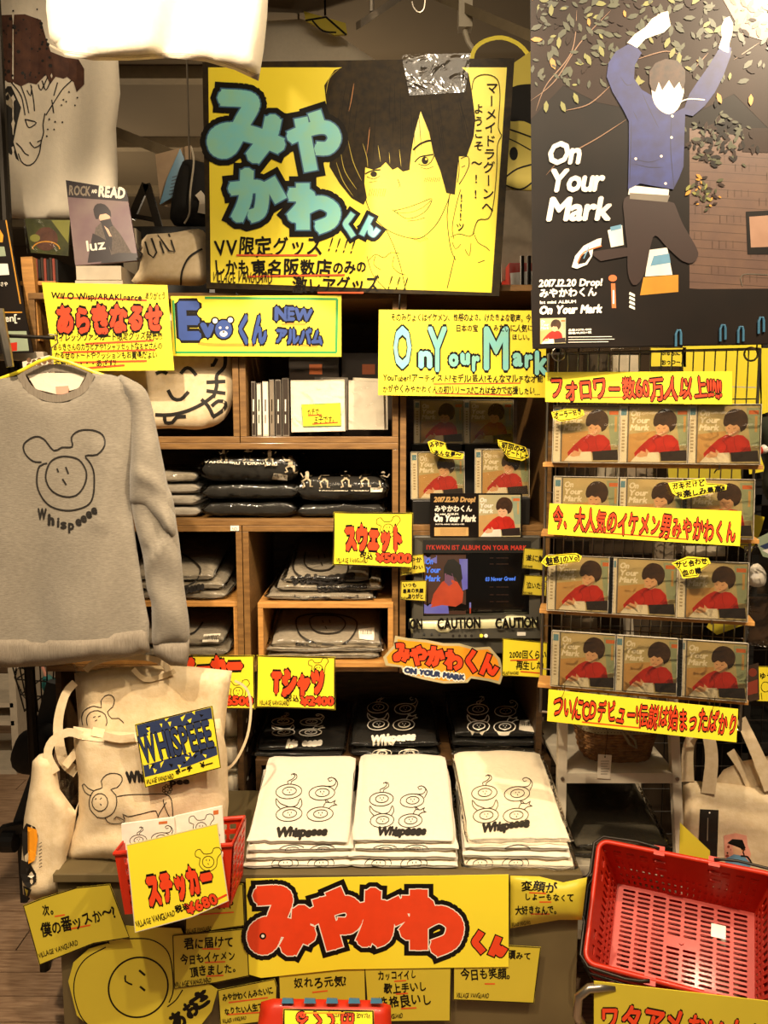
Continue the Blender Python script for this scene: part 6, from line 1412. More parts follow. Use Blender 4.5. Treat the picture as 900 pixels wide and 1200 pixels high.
for z in (zu, zm, zl_):
    bar(lp(pL, z), lp(pR, z), .026, .02, 'white_metal').build('front_bar', ld)
    bar(lp(pLb, z), lp(pRb, z), .026, .02, 'white_metal').build('rear_bar', ld)
    a_, b_, c_, d_ = lp(pL, z), lp(pR, z), lp(pRb, z), lp(pLb, z)
    MB().prism([p + Vector((0, 0, .012)) for p in (a_, b_, c_, d_)], Vector((0, 0, 1)), .008, 'white_metal').build('shelf_panel', ld)
for z in (zu, zl_):
    for pp in (pL, pR): q = lp(pp, z); MB().tube([q + Vector((0, -.011, 0)), q + Vector((0, -.015, 0))], .005, 'steel', 8).build('bolt', ld)
# wicker basket
wy = LY + .05; wz = zu + .0125
wx0, wx1 = at0(690, wy, wz).x, at0(768, wy, wz).x
wk = thing('wicker_basket', 'brown wicker basket with dotted cloth lining on the white ladder shelf', 'basket', ((wx0 + wx1) / 2, wy + .08, wz))
def ringpts(z, g, n=40):
    o = []
    for i in range(n):
        a = 2 * math.pi * i / n; cx, cy = (wx0 + wx1) / 2, wy + .08
        o.append((cx + math.copysign(abs(math.cos(a)) ** .6, math.cos(a)) * ((wx1 - wx0) / 2 + g), cy + math.copysign(abs(math.sin(a)) ** .6, math.sin(a)) * (.075 + g), z))
    return o
for k in range(15):
    z = wz + .004 + k * .008; g = k * .0016; n = 40
    pts = [(x + (.0016 if (i + k) % 2 else -.0016) * (1 if x > 0 else 1), y + (.0016 if (i + k) % 2 else -.0016), zz) for i, (x, y, zz) in enumerate(ringpts(z, g))]
    MB().tube(pts, .0042, 'wicker', 6, closed=True).build('wicker_strand', wk, smooth=True)
for i in range(0, 40, 2):
    a_, b_ = ringpts(wz, 0)[i], ringpts(wz + .118, .024)[i]; MB().tube([a_, b_], .0025, 'wicker', 5).build('wicker_stake', wk)
M('dots', '3c3020', .8)
mb = MB(); n = 40; r0, r1, r2 = ringpts(wz + .085, .026), ringpts(wz + .126, .031), ringpts(wz + .126, .018); r3_ = ringpts(wz + .03, .002)
mb.add(r0 + r1 + r2 + r3_, [(j * n + i, j * n + (i + 1) % n, (j + 1) * n + (i + 1) % n, (j + 1) * n + i) for j in range(3) for i in range(n)], 'polka'); mb.sm = True; ln_ = mb.build('cloth_lining', wk)
sfl = Surf([ln_]); a = Art(sfl, .0006)
for i in range(24):
    for j in range(4): a.poly(ell(684 + i * 3.8 + (j % 2) * 1.9, 854 + j * 4.5, .7, .7, n=5), 'dots')
a.build('cloth_dots', ln_)
MB().tube([at0(x_, wy - .02, z_) for x_, z_ in ((712, wz + .12), (728, wz + .1), (738, wz + .06), (746, wz + .05), (744, wz + .07), (732, wz + .1))], .004, 'polka', 6).build('cloth_bow', wk)
S = Sign('hang_tag', 'pale paper tag hanging from the wicker basket over the shelf edge', 'tag', Pl(710, 895, LY - .013), [(701, 884), (717, 885), (715, 913), (700, 912)], 'case_edge')
A = S.art('print'); A.dot(709, 887, 1, INK)
for i in range(6): A.stroke([(704, 892 + i * 3), (714 - i % 3, 892 + i * 3)], .6, 'ink_soft')
S.done()
MB().tube([P(709, 887, LY - .015), P(711, 870, LY - .014), P(712, 856, LY + .02)], .0006, 'ink_soft', 5).build('tag_string', bpy.data.objects[S.th.name])
# grey garments in clear bags on the shelf below
for k, (xa_, xb_, t0, lab) in enumerate(((664, 800, .035, 'lower dark grey bagged garment on the ladder shelf behind the red basket'), (668, 790, .04, 'upper dark grey bagged garment on the ladder shelf, glossy film over it'))):
    x0_, x1_ = at0(xa_ + 6, LY + .02, zm).x, at0(xb_ - 6, LY + .02, zm).x
    M('charcoal_cloth', '4a4438', .9, bump=.2, scale=60) if k == 0 else None
    folded('folded_garment', lab, 'garment', 'bagged garments on the ladder shelf', (x0_ + x1_) / 2, LY + .02, zm + .014 + k * .036, x1_ - x0_, .29, t0, 'charcoal_cloth', 120 + k, 0, bag=True, wedge=.5, lift=.012 * k)
# wire grid behind the ladder and the rack
GY = 2.26
gr = thing('wire_grid', 'tall black wire grid standing behind the CD rack and the ladder shelf', 'grid', (at0(790, GY, 0).x, GY, 0))
gx0_, gx1_ = X(652, GY), X(960, GY)
for i in range(14):
    x_ = gx0_ + (gx1_ - gx0_) * i / 13; MB().tube([(x_, GY, 0), (x_, GY, 1.86)], .002 if 0 < i < 13 else .007, 'dark_metal', 6).build('upright_wire', gr)
for i in range(26):
    z = .03 + i * .073; MB().tube([(gx0_, GY - .003, z), (gx1_, GY - .003, z)], .002, 'dark_metal', 6).build('cross_wire', gr)
struct(MB().box((X(650, 2.6), 2.62, 0), (2.6, 2.66, 2.05), 'wall_brown'), 'wall_partition')
# hanging packets and cards on the grid
pk = random.Random(11)
GP = Pl(770, 500, GY - .02)
def packet(label, c, m, Y=GY - .02, t=.006, film_=True, grp=None, cat='packet'):
    p = Pl(c[0][0], c[0][1], Y); th = thing('hanging_packet', label, cat, p.at(*c[-1]), grp); MB().prism([p.at(*q) for q in c], p.n, t, m).build('card', th)
    if film_: puff(p, [(c[0][0] - 2, c[0][1] - 8), (c[1][0] + 2, c[1][1] - 8), (c[2][0] + 2, c[2][1] + 2), (c[3][0] - 2, c[3][1] + 2)], .008, 'poly_bag', 8, 8, lambda x, y: .004 * math.sin(x / 4), smooth=False, back=.2).build('clear_bag', th)
    q = p.at((c[0][0] + c[1][0]) / 2, c[0][1] - 4); MB().tube([(q.x, GY - .002, q.z), (q.x, Y - .012, q.z)], .0012, 'steel', 5).build('hook', th); return th
HP = 'packets hung on the wire grid'
for i, (x0, x1, y0_, y1_, m, lab) in enumerate(((652, 676, 414, 436, 'case_edge', 'clear packet behind the top left corner of the CD rack'), (684, 712, 414, 436, 'spine_mid', 'grey packet second from left behind the CD rack top'), (718, 748, 416, 440, 'case_edge', 'glossy packet third from left behind the CD rack top'),
    (654, 690, 545, 568, 'spine_mid', 'brown packet behind the left gap under the top ledge'), (700, 726, 545, 566, 'case_edge', 'pale packet behind the middle gap under the top ledge'), (735, 765, 545, 566, 'spine_mid', 'grey brown packet behind the gap under the top ledge'),
    (660, 690, 634, 650, 'spine_dark', 'dark packet behind the gap above the third ledge'), (766, 792, 600, 720, 'spine_mid', 'tall brown packet behind the middle of the CD rack'), (800, 850, 640, 652, 'case_edge', 'clear packet behind the right gap above the third ledge'), (662, 700, 725, 738, 'spine_mid', 'brown packet behind the gap above the bottom ledge'))):
    packet(lab, [(x0, y0_), (x1, y0_), (x1, y1_), (x0, y1_)], m, GY - .02 - (i % 3) * .0, grp=HP)
YQ = GY - .0065
note('small yellow card with two printed lines above the follower sign', [(762, 407), (804, 407), (804, 430), (762, 430)], [('ふるふにゃ', 775, 416, 803, 416, 6), ('おっつーよ', 775, 427, 803, 427, 6)], pl=Pl(780, 420, YQ), frame=(.8, INK), bold=.3, mat='yellow')
S = Sign('yellow_sheet', 'large blank yellow sheet behind the top right of the CD rack', 'sheet', Pl(850, 440, YQ), [(800, 402), (892, 402), (893, 492), (802, 486)], 'yellow'); A = S.art('pale_line'); A.stroke([(802, 452), (886, 454)], 1.2, 'case_edge'); S.done()  # thin pale line drawn across the sheet
S = Sign('yellow_sheet', 'dull yellow sheet behind the gap under the top ledge', 'sheet', Pl(800, 560, YQ), [(782, 545), (868, 548), (870, 596), (788, 600)], 'yellow_dull'); S.done()
S = Sign('yellow_sheet', 'blank yellow sheet at the right frame edge above the dark plush toy', 'sheet', Pl(895, 440, YQ), [(888, 408), (935, 408), (935, 470), (892, 486)], 'yellow'); S.done()
S = Sign('yellow_sheet', 'pointed yellow paper beside the right end of the top ledge', 'sheet', Pl(890, 540, YQ), [(874, 518), (886, 516), (897, 552), (878, 556)], 'yellow'); S.done()
S = Sign('yellow_sheet', 'yellow folded paper beside the right end of the long rack sign', 'sheet', Pl(880, 620, YQ), [(866, 598), (896, 606), (892, 622), (880, 648), (866, 640)], 'yellow'); S.done()
S = Sign('yellow_sheet', 'yellow triangular paper behind the third ledge at the right', 'sheet', Pl(860, 710, YQ), [(846, 700), (872, 696), (884, 728), (840, 744), (828, 735)], 'yellow_dull'); S.done()
# things at the right edge
pd = thing('plush_toy', 'dark plush toy with a white and a red bead at the right frame edge', 'plush toy', P(900, 600, 2.0))
pq = Pl(900, 540, 2.0)
puff(pq, [(888, 494), (900, 488), (940, 492), (950, 540), (940, 590), (905, 590), (893, 570), (896, 540), (888, 515)], .05, 'plush_dark', 7, 20).build('body', pd)
for x_, y_, m in ((896, 526, 'cloth_white'), (889, 528, 'plastic_red')): 
    mb = MB(); c_ = pq.at(x_, y_, .03); r_ = .012; mb.tube([c_ + Vector((0, 0, r_ * math.cos(t))) for t in [math.pi * i / 8 for i in range(9)]], [max(.0004, r_ * math.sin(math.pi * i / 8)) for i in range(9)], m, 10); mb.build('bead', pd, smooth=True)
fc = thing('figure_packet', 'white wrapped figure packet at the right edge beside the third ledge', 'packet', P(893, 690, 1.98))
puff(Pl(895, 675, 1.98), [(878, 666), (888, 660), (898, 672), (896, 686), (884, 688), (876, 682)], .02, 'cloth_white', 5, 8).build('figure', fc); puff(Pl(895, 675, 1.97), [(872, 640), (910, 640), (912, 760), (874, 756)], .012, 'poly_bag', 8, 10, lambda x, y: .004 * math.sin(y / 4), smooth=False).build('clear_bag', fc)
MB().prism([Pl(895, 675, 1.99).at(x, y) for x, y in ((874, 700), (912, 700), (912, 756), (876, 754))], Vector((0, -1, 0)), .006, 'photo_dark').build('card', fc)
S = Sign('picture_card', 'small green and white picture card at the right frame edge', 'card', Pl(895, 640, 1.96), [(885, 632), (930, 610), (930, 662), (894, 652)], 'cover_green'); A = S.art('picture'); A.poly([(890, 640), (905, 634), (905, 648)], 'navy'); A.poly([(893, 645), (900, 643), (902, 650)], 'cloth_white'); S.done()
S = Sign('picture_card', 'brown photo card beside a yellow note at the right of the bottom ledge', 'card', Pl(885, 800, 1.9), [(874, 781), (889, 777), (890, 820), (872, 823)], 'photo_dark'); A = S.art('picture'); A.poly(ell(882, 788, 5, 5), 'photo_red'); A.poly([(876, 800), (888, 796), (888, 812), (876, 815)], 'photo_red'); S.done()
S = Sign('yellow_note', 'yellow note with an outlined drawing at the right of the bottom ledge', 'note', Pl(895, 800, 1.91), [(888, 781), (932, 781), (932, 824), (887, 822)], 'yellow', frame=(.8, INK)); A = S.art('drawing'); A.stroke(ell(897, 805, 5, 6), .8, INK, closed=True); A.stroke([(892, 812), (893, 820)], .8, INK); A.text('ゆう', 890, 795, 905, 795, 7, INK, .3); S.done()
dk = thing('dark_shelf', 'dark shelf unit at the right edge behind the tote bag', 'shelf unit', (1.25, 2.4, 0))
for z in (.5, .9, 1.27): MB().box((X(870, 2.3) + .04, 2.28, z), (1.9, 2.6, z + .03), 'tv_dark').build('shelf_board', dk)
for x_ in (X(870, 2.3) + .04, 1.88): MB().box((x_, 2.28, 0), (x_ + .02, 2.6, 1.75), 'tv_dark').build('side_board', dk)

# right canvas tote
TQ = Pl(860, 960, 1.86, 6, 0)
th, b = tote('large canvas tote at the right edge with a black tag and a portrait patch', TQ, [(800, 914), (850, 918), (900, 924), (960, 930), (965, 1050), (880, 1055), (800, 1045), (797, 1000)], lambda x, y: .006 * math.sin(x / 14), .03)
puff(TQ, [(838, 916), (848, 902), (870, 892), (900, 886), (955, 880), (960, 935), (838, 930)], .004, 'canvas', 8, 10, lambda x, y: -.02, smooth=False).build('back_panel', th)
band(TQ, [(806, 916), (806, 880), (812, 862), (822, 850)], (15, 12), 'canvas', .003, .004).build('strap', th); band(TQ, [(830, 930), (834, 890), (830, 862), (822, 850)], (17, 14), 'canvas', .003, .03).build('strap', th)
band(TQ, [(856, 880), (872, 905), (882, 930)], 10, 'canvas', .003, .0).build('strap', th); band(TQ, [(904, 925), (890, 890), (874, 855), (868, 842)], (17, 12), 'canvas', .003, .03).build('strap', th)
sf = Surf([b], TQ); a = Art(sf, .002); a.poly([(820, 948), (842, 949), (840, 1006), (818, 1003)], 'tv_dark', dense=8); a.build('black_tag', th)
a = Art(sf, .003); a.stroke([(829, 958), (828.5, 985)], 1.2, 'spine_mid'); a.dot(831, 952, 1, 'cloth_white'); a.build('tag_print', th)
a = Art(sf, .0012); a.poly([(848, 979), (862, 976), (875, 979), (876, 990), (880, 1000), (878, 1010), (850, 1008), (849, 1000)], 'ear_pink', dense=5)
for i in range(16): a.dot(random.uniform(850, 875), random.uniform(979, 1004), random.uniform(1, 2.2), random.choice(['photo_red', 'cover_orange', 'ink_soft']))
a.poly([(857, 992), (866, 990), (870, 998), (864, 1003), (857, 1000)], 'cover_skin'); a.poly([(852, 988), (858, 983), (870, 984), (874, 994), (872, 1004), (868, 994), (858, 990)], 'ink'); a.poly([(850, 1006), (860, 1001), (872, 1003), (880, 1012), (878, 1020), (850, 1018)], 'stripe_blue', dense=5); a.poly([(858, 1001), (866, 1001), (862, 1006)], 'photo_red'); a.stroke([(868, 1003), (876, 1004), (881, 1012)], 2, 'ink'); a.build('portrait_patch', th)
MB().tube([P(868, 846, 1.80), P(866, 838, 1.80), P(868, 820, 1.84)], .004, 'dark_metal', 6).build('hook', th); MB().tube([P(822, 852, 1.80), P(824, 842, 1.8), P(868, 838, 1.80)], .003, 'dark_metal', 6).build('hook', th)
yt = Sign('yellow_sheet', 'pointed yellow paper between the red basket and the right tote', 'sheet', Pl(810, 985, 1.74), [(797, 964), (832, 997), (832, 1010), (796, 1004)], 'yellow_dull'); yt.done()

# ------------------------------------------------------------------ rolled shirts beside the totes
for k in range(4):
    z = .4665 + k * .085; c_ = P(282, 900, 2.04)
    if k < 3:
        th = thing('rolled_shirt', ('lowest bagged rolled shirt between the tote and the white t-shirts', 'middle bagged rolled shirt between the tote and the white t-shirts', 'upper bagged rolled shirt between the tote and the white t-shirts')[k], 'shirt', (X(262, 2.06) , 2.1, z), 'rolled shirts in bags')
        n = 14; x_ = X(262, 2.06)
        MB().tube([(x_, 2.05 + .3 * i / n, z + .042) for i in range(n + 1)], [.02] + [.040 + .002 * math.sin(i * 2.1) for i in range(n - 1)] + [.02], 'tee_white', 16).build('roll', th, smooth=True)
        MB().tube([(x_, 2.03 + .33 * i / n, z + .042) for i in range(n + 1)], [.03] + [.0415 + .001 * math.sin(i * 5) for i in range(n - 1)] + [.02], 'poly_bag', 16).build('clear_bag', th, smooth=True)

# ------------------------------------------------------------------ on top of the crates, upper left
ztop = zt + .0005
zs_ = ztop
for k in range(2):
    p0 = P(92, 320, 2.06); x0_, x1_ = X(95, 2.03), X(150, 2.03); hh = (P(95, 311, 2.03).z - ztop) / 2
    o = MB().box((x0_ + k * .004, 2.03, zs_), (x1_ - k * .003, 2.30, zs_ + hh - .001), 'paper_stack').build('magazine_stack', bevel=.001); zs_ += hh
    tag(o, ('lower', 'upper')[k] + ' pale block of magazines lying under the standing rock magazine', 'magazine', 'magazines lying on the crates')
MG = Pl(115, 300, 2.06, 0, 10)
c4 = [(77, 211), (148, 223), (162, 305), (88, 311)]
mg = Sign('magazine', 'standing rock music magazine with a seated man in tweed on the cover', 'magazine', MG, c4, 'mag_bg', .008)
f = T4(*c4); A = mg.art('cover_photo'); A.poly([f(0, 0), f(100, 0), f(100, 16), f(0, 20)], 'mag_dark'); A.poly([f(64, 30), f(98, 30), f(98, 60), f(80, 70)], 'ear_pink') if 0 else None
A.poly([f(*p) for p in ((40, 55), (50, 48), (66, 48), (78, 62), (92, 90), (98, 98), (60, 99), (30, 96), (32, 74))], 'tweed'); A.poly([f(*p) for p in ((34, 62), (44, 66), (56, 72), (60, 98), (20, 98), (26, 82))], 'mag_dark'); A.poly([f(*p) for p in ((50, 50), (62, 50), (64, 70), (60, 86), (54, 70))], 'mag_dark')
A.poly([f(*p) for p in ((46, 34), (52, 30), (62, 32), (66, 42), (60, 50), (50, 48))], 'skin_print', True); A.poly([f(*p) for p in ((42, 44), (40, 32), (48, 24), (60, 24), (68, 32), (68, 40), (60, 36), (50, 38), (46, 44))], 'mag_dark', True); A.poly([f(*p) for p in ((48, 46), (66, 42), (68, 52), (56, 56))], 'mag_dark'); A.poly([f(*p) for p in ((54, 52), (60, 56), (64, 66), (60, 66))], 'skin_print')
A.poly([f(*p) for p in ((50, 92), (70, 88), (100, 90), (100, 100), (40, 100))], 'mag_dark')
A = mg.art('lettering'); A.text('ROCK', *f(3, 17), *f(38, 15), 11, 'spine_mid', .5); A.text('AND', *f(41, 11), *f(50, 10), 4, 'print_white', .3); A.text('READ', *f(52, 14), *f(95, 12), 12, 'print_white', .9); A.text('luz', *f(22, 84), *f(52, 82), 12, 'print_white', .3)
mg.done()
# printed pale cushion
CS = Pl(198, 330, 2.05, 0, 8)
cs = thing('cushion', 'pale cushion lettered SUN lying on the crates at upper left', 'cushion', (CS.o.x, 2.1, ztop))
o_ = adopt(cs, puff(CS, [(166, 282), (172, 275), (200, 273), (238, 270), (244, 300), (242, 332), (200, 334), (158, 333), (154, 329), (163, 315), (165, 298)], .045, 'canvas', 7, 22, lambda x, y: .006 * math.sin((x + y) / 12), back=1).build('body'))
a = Art(Surf([o_], CS), .004)
for p in ([(167, 288), (162, 293), (168, 298), (166, 303), (160, 303)], [(171, 284), (175, 298), (180, 302), (184, 296), (178, 280)], [(192, 297), (185, 276), (198, 294), (205, 295), (198, 275)]): a.stroke(p, 2.0, 'print_black', False)
a.stroke([(236, 292), (222, 302), (214, 318), (212, 333)], 2.2, 'print_black'); a.build('print', cs)
# behind: cardboard, blue paper, black coat with cord, easel, boxes
M('board', 'b59a7c', .8)
S = Sign('card_board', 'beige cardboard sheet hanging behind the blue paper at upper left', 'sheet', Pl(190, 200, 2.45), [(182, 181), (224, 170), (222, 250), (188, 240)], 'board'); S.done()
S = Sign('paper_sheet', 'pale blue paper with faint print beside the black coat', 'paper', Pl(200, 210, 2.43), [(211, 174), (216, 186), (204, 230), (187, 240), (196, 208)], 'stripe_blue'); A = S.art('print')
M('ink_blue', '506070', .6)
for i in range(6): A.stroke([(197 + (6 - i) * .8, 208 + i * 4), (206 + (3 - i) * .4, 206 + i * 4)], 1.2, 'ink_blue')
S.done()
CT = Pl(222, 240, 2.41)
ct_ = thing('black_coat', 'black coat hanging at upper left with a pale cord in front', 'coat', CT.at(220, 268))
puff(CT, [(211, 196), (218, 187), (236, 190), (250, 200), (252, 268), (224, 268), (204, 264), (199, 256), (203, 225)], .04, 'tee_black', 7, 18, lambda x, y: .006 * math.sin(x / 3)).build('body', ct_)
MB().tube([CT.at(x, y, .06) for x, y in cr([(224, 172), (227, 190), (223, 225), (222, 250), (216, 262)])], .003, 'white_metal', 6).build('cord', ct_)
band(CT, [(232, 226), (238, 235), (236, 250)], 9, 'tee_white', .004, .05).build('white_scrap', ct_)
MB().tube([CT.at(222, 187), Vector((CT.at(222, 187).x, CT.at(222, 187).y, CEIL + .01))], .003, 'steel', 6).build('hanging_rod', ct_)
es = thing('easel', 'small black easel frame standing behind the SUN cushion', 'easel', P(172, 275, 2.42))
for a_, b_ in (((171, 216), (154, 256)), ((172, 216), (187, 268))): bar(P(*a_, 2.40), P(b_[0], b_[1], 2.40), .022, .012, 'dark_metal').build('leg', es)
bar(P(156, 253, 2.40), P(183, 258, 2.40), .012, .01, 'dark_metal').build('cross_bar', es)
bk_ = tag(MB().box((X(150, 2.38), 2.37, ztop), (X(250, 2.38), 2.45, P(200, 266, 2.38).z), 'tv_dark').build('storage_box', bevel=.002), 'dark box on the crates behind the SUN cushion', 'box')
bk_ = tag(MB().box((X(150, 2.3), 2.31, ztop), (X(166, 2.3), 2.36, P(160, 266, 2.3).z), 'paper_stack').build('paper_box', bevel=.002), 'pale small box between the magazine and the SUN cushion', 'box')
# far left: leaning black poster, picture, wood post, row of books
S = Sign('leaning_poster', 'black leaning poster with a gold line and small pictures at the left edge', 'poster', Pl(15, 340, 1.92, 0, 3), [(-45, 256), (7, 258), (39, 413), (-45, 416)], 'poster_black', .004)
A = S.art('print'); A.stroke([(7, 258), (24, 356)], 1.6, 'leaf_c', False); A.stroke([(-20, 366), (26, 366)], 1.6, 'leaf_c', False); A.poly([(-10, 268), (0, 269), (4, 276), (3, 284), (-10, 283)], 'orange'); A.poly([(-10, 289), (5, 289), (7, 300), (-10, 301)], 'cover_green'); A.poly([(-10, 309), (9, 309), (11, 322), (-10, 323)], 'cloth_white')
A.text('en[-', 6, 377, 24, 376, 8, 'print_white', .2); A.text('さや', 0, 335, 9, 335, 5, 'print_white', .1); A.poly([(8, 388), (31, 388), (34, 411), (8, 412)], 'cover_green'); A.poly([(11, 402), (20, 401), (20, 411), (11, 412)], 'plastic_red'); S.done()
bar(P(33, 302, 2.02), P(42, 400, 2.02), .03, .02, 'wood_pale').build('wooden_post'); o = [o for o in bpy.data.objects if o.name.startswith('wooden_post')][-1]; tag(o, 'pale wooden post between the black poster and the book row', 'post')
S = Sign('framed_picture', 'clear sleeved picture with a brown round motif under the beast t-shirt', 'picture', Pl(55, 275, 2.08), [(29, 256), (82, 258), (80, 300), (36, 296)], 'leaf_a', .004)
A = S.art('picture'); A.poly(ell(54, 280, 14, 14), 'print_brown'); A.poly(ell(41, 279, 6, 4.5), 'leaf_b'); A.stroke(ell(54, 292, 16, 9, 0, 10, 180, 360), 1.4, 'leaf_c'); A.poly([(60, 258), (82, 258), (80, 285)], 'leaf_b'); S.done()
p = Pl(55, 300, 2.07); tag(MB().prism([p.at(x, y, .004) for x, y in ((28, 256), (82, 257), (80, 300), (32, 297))], p.n, .0005, 'cling_film').build('clear_sleeve'), 'clear plastic sleeve over the brown motif picture', 'sleeve')
for i in range(9):
    x0_, x1_ = X(37 + i * 3.4, 2.04), X(40 + i * 3.4, 2.04); o = MB().box((x0_, 2.09, P(40, 330, 2.04).z), (x1_ - .0005, 2.2, P(40, 297 + i % 3, 2.04).z), ('spine_dark', 'photo_red', 'tv_dark')[i % 3]).build('thin_book')
    tag(o, ('leftmost', 'second', 'third', 'fourth', 'middle', 'sixth', 'seventh', 'eighth', 'rightmost')[i] + ' thin spine in the small book row under the brown motif picture', 'book', 'thin books at upper left')
sh = tag(MB().box((X(34, 2.04), 2.03, P(40, 335, 2.04).z), (X(75, 2.04), 2.3, P(40, 330, 2.04).z - .0004), 'wood_pale').build('shelf_ledge', bevel=.001), 'short wooden ledge under the small book row', 'ledge')
# chocolates box and white frame on the left of the crates
S = Sign('sweets_box', 'box of round brown sweets in clear wrap behind the yellow hanger', 'sweets box', Pl(45, 425, 1.80), [(26, 424), (58, 416), (60, 440), (28, 440)], 'tee_white', .02); A = S.art('sweets')
for i in range(5):
    for j in range(3): A.poly(ell(34 + i * 6, 422 + j * 6 + i % 2 * 2, 2.8, 2.8), 'chocolate')
S.done()
o = tag(MB().box((X(0, 1.96), 1.96, P(20, 422, 1.96).z), (X(55, 1.96), 1.985, P(20, 412, 1.96).z), 'paper_stack').build('paper_block', bevel=.001), 'pale paper block behind the grey arm and yellow hanger', 'paper')
# left back: low cabinet, wire basket, umbrellas
lcb = thing('side_cabinet', 'pale wooden cabinet far left behind the hanging sweatshirt hem', 'cabinet', (P(-20, 840, 3.2).x, 3.4, 0))
cz_ = P(0, 838, 3.2).z
for z in (.0, .22, max(.3, cz_), .75): MB().box((-2.6, 3.2, z), (P(14, 800, 3.2).x, 3.6, z + .02), 'paper_stack').build('shelf_board', lcb)
for x_ in (-2.6, P(10, 800, 3.2).x): MB().box((x_, 3.2, .02), (x_ + .03, 3.6, 1.0), 'paper_stack').build('side_board', lcb)
WB = 2.5
wbk = thing('wire_basket', 'black wire basket on a stand behind the left canvas tote', 'basket', P(45, 840, WB))
for k in range(4):
    y_ = 778 + k * 18; ins = k * 5; q = [(14 + ins, y_), (72 - ins * .4, y_ + 4)]
    a_, b_ = P(*q[0], WB), P(*q[1], WB); MB().tube([a_, b_, b_ + Vector((0, .18, 0)), a_ + Vector((0, .18, 0))], .003, 'dark_metal', 6, closed=True).build('ring_wire', wbk)
for i in range(8):
    a_, b_ = P(14 + i * 8.2, 778 + i * .5, WB), P(29 + i * 5.2, 834, WB); MB().tube([a_, b_], .0025, 'dark_metal', 6).build('upright_wire', wbk)
q0 = P(48, 834, WB); MB().tube([q0 + Vector((0, .05, .03)), (q0.x, q0.y + .05, .02)], .012, 'dark_metal', 8).build('stand_pole', wbk)
for (x_, y_, m, lab) in ((30, 790, 'poly_bag', 'clear wrapped slim item in the black wire basket'), (62, 800, 'teal', 'teal umbrella leaning in the black wire basket')):
    a_, b_ = P(x_ - 8, y_ - 8, WB + .08), P(x_ + 8, y_ + 34, WB + .08); th = thing('umbrella' if m == 'teal' else 'wrapped_item', lab, 'umbrella' if m == 'teal' else 'packet', b_)
    MB().tube([a_, a_.lerp(b_, .2), a_.lerp(b_, .7), b_], [.012, .026, .022, .008], m, 10).build('body', th, smooth=True)
    MB().tube([a_ + (a_ - b_).normalized() * .06, a_], .005, 'ear_pink' if m == 'teal' else 'white_metal', 6).build('handle', th)
sb = thing('cart', 'black folding cart with soft bag and small wheel at the left', 'cart', P(20, 1010, 2.3))
CQ = Pl(45, 880, 2.35)
puff(CQ, [(22, 862), (40, 852), (60, 848), (64, 880), (56, 905), (40, 908), (20, 905), (12, 890)], .06, 'tee_black', 7, 18).build('bag', sb)
bar(P(50, 900, 2.35), P(22, 978, 2.3), .05, .04, 'tv_dark').build('frame_bar', sb); bar(P(68, 800, 2.4), P(42, 900, 2.38), .06, .04, 'rubber').build('frame_bar', sb)
bar(P(2, 974, 2.28), P(30, 968, 2.28), .03, .03, 'tv_dark').build('foot_bar', sb)
w0 = PZ(12, 985, .04); MB().tube([P(12, 985, 2.27) + Vector((-.02, 0, 0)), P(12, 985, 2.27) + Vector((.02, 0, 0))], .035, 'rubber', 16).build('wheel', sb)
bar(P(25, 975, 2.3), Vector((P(25, 975, 2.3).x, 2.3, 0.0)), .02, .02, 'rubber').build('leg', sb)

# ------------------------------------------------------------------ hanging above and behind the big sign
bh = Pl(365, 50, 2.9)
S = Sign('triangle_sign', 'small yellow folded sign with dark edge hanging above the illustrated sign', 'sign', bh, [(356, 13), (405, 27), (407, 40), (392, 41), (358, 24)], 'yellow_dull', .01); A = S.art('dark_edge'); A.stroke([(358, 24), (382, 20), (406, 41)], 2.4, INK, False); A.stroke([(366, 24), (378, 36), (394, 38)], 2, INK); S.done()
MB().tube([bh.at(381, 18, .005), Vector((bh.at(381, 18).x, 2.9, CEIL + .01))], .004, 'dark_metal', 6).build('hanging_rod', S.th)
cl_ = thing('hanging_cloth', 'pale cloth draped behind the top edge of the illustrated sign', 'cloth', P(350, 80, 3.0))
puff(Pl(350, 60, 3.0), [(292, 26), (352, 22), (375, 28), (410, 50), (445, 74), (445, 120), (290, 120)], .02, 'tee_white', 9, 20, lambda x, y: .02 * math.sin(x / 16), smooth=False).build('body', cl_)
MB().tube([P(350, 26, 3.0), Vector((P(350, 26, 3.0).x, 3.0, CEIL + .01))], .004, 'steel', 6).build('hanging_rod', cl_)
YB_ = Pl(600, 140, 2.15)
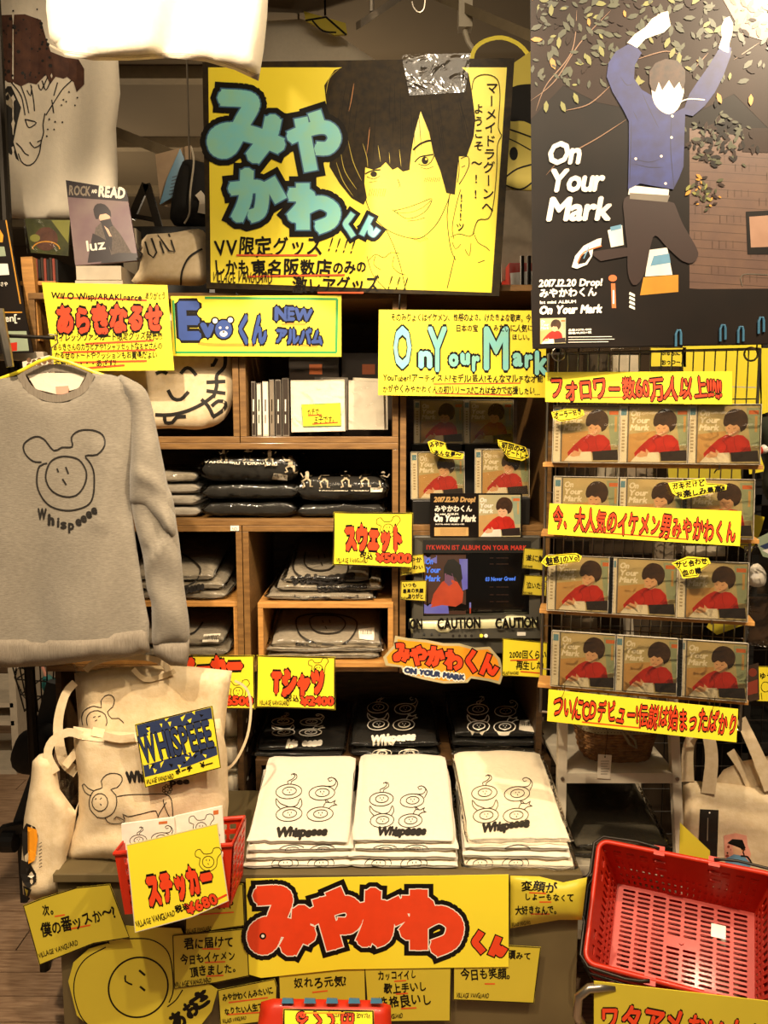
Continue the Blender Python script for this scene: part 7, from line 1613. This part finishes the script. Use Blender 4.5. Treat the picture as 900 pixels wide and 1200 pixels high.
S = Sign('balloon_sign', 'yellow round cut-out with black swirls between the illustrated sign and the poster', 'sign', YB_, [(588, 105), (600, 75), (622, 60), (680, 70), (690, 220), (640, 224), (600, 222), (586, 212)], 'yellow_dull', .006)
A = S.art('black_swirls'); A.poly([(594, 112), (606, 100), (640, 104), (640, 150), (614, 142), (596, 140)], INK, True); A.poly(ell(602, 180, 5, 8), INK); A.stroke([(592, 150), (610, 156), (626, 162)], 2, INK); A.stroke([(592, 208), (606, 198), (626, 192)], 2, INK); A.stroke([(590, 160), (604, 166), (622, 176)], 1.5, INK); A.stroke([(590, 216), (610, 222), (626, 212)], 2, INK); S.done()
MB().tube([YB_.at(640, 70, -.003), Vector((YB_.at(640, 70).x, 2.153, CEIL + .01))], .002, 'steel', 6).build('hanging_wire', S.th)
lo = tag(band(YB_, [(552, 73), (556, 58), (568, 48), (588, 44), (608, 52), (620, 66), (624, 80)], 5, 'yellow', .01, -.03).build('yellow_loop'), 'yellow loop arching over the right corner of the illustrated sign', 'loop')
sgn = Sign('display_screen', 'pale lit panel seen between the illustrated sign and the poster', 'panel', Pl(610, 250, 3.4), [(585, 225), (640, 215), (640, 300), (588, 330)], 'paper_stack', .02); sgn.done()
rs = thing('red_stand', 'red and white stand seen low between the illustrated sign and the poster', 'stand', P(610, 360, 3.3))
MB().box(tuple(P(596, 360, 3.3)), tuple(P(640, 308, 3.3) + Vector((0, .2, 0))), 'plastic_red').build('red_panel', rs); MB().prism([P(x, y, 3.29) for x, y in ((598, 320), (640, 316), (640, 334), (600, 350))], Vector((0, -1, 0)), .005, 'cloth_white').build('white_panel', rs)
for x_ in (585, 612, 620): MB().tube([P(x_, 300, 3.2), P(x_, 362, 3.2)], .008, 'dark_metal', 8).build('black_bar', rs)
MB().tube([P(610, 360, 3.35), Vector((P(610, 360, 3.35).x, 3.35, 0.005))], .05, 'plastic_red', 10).build('pole', rs)

for o in [o for o in bpy.data.objects if o.name.startswith('glyph')]: bpy.data.objects.remove(o)
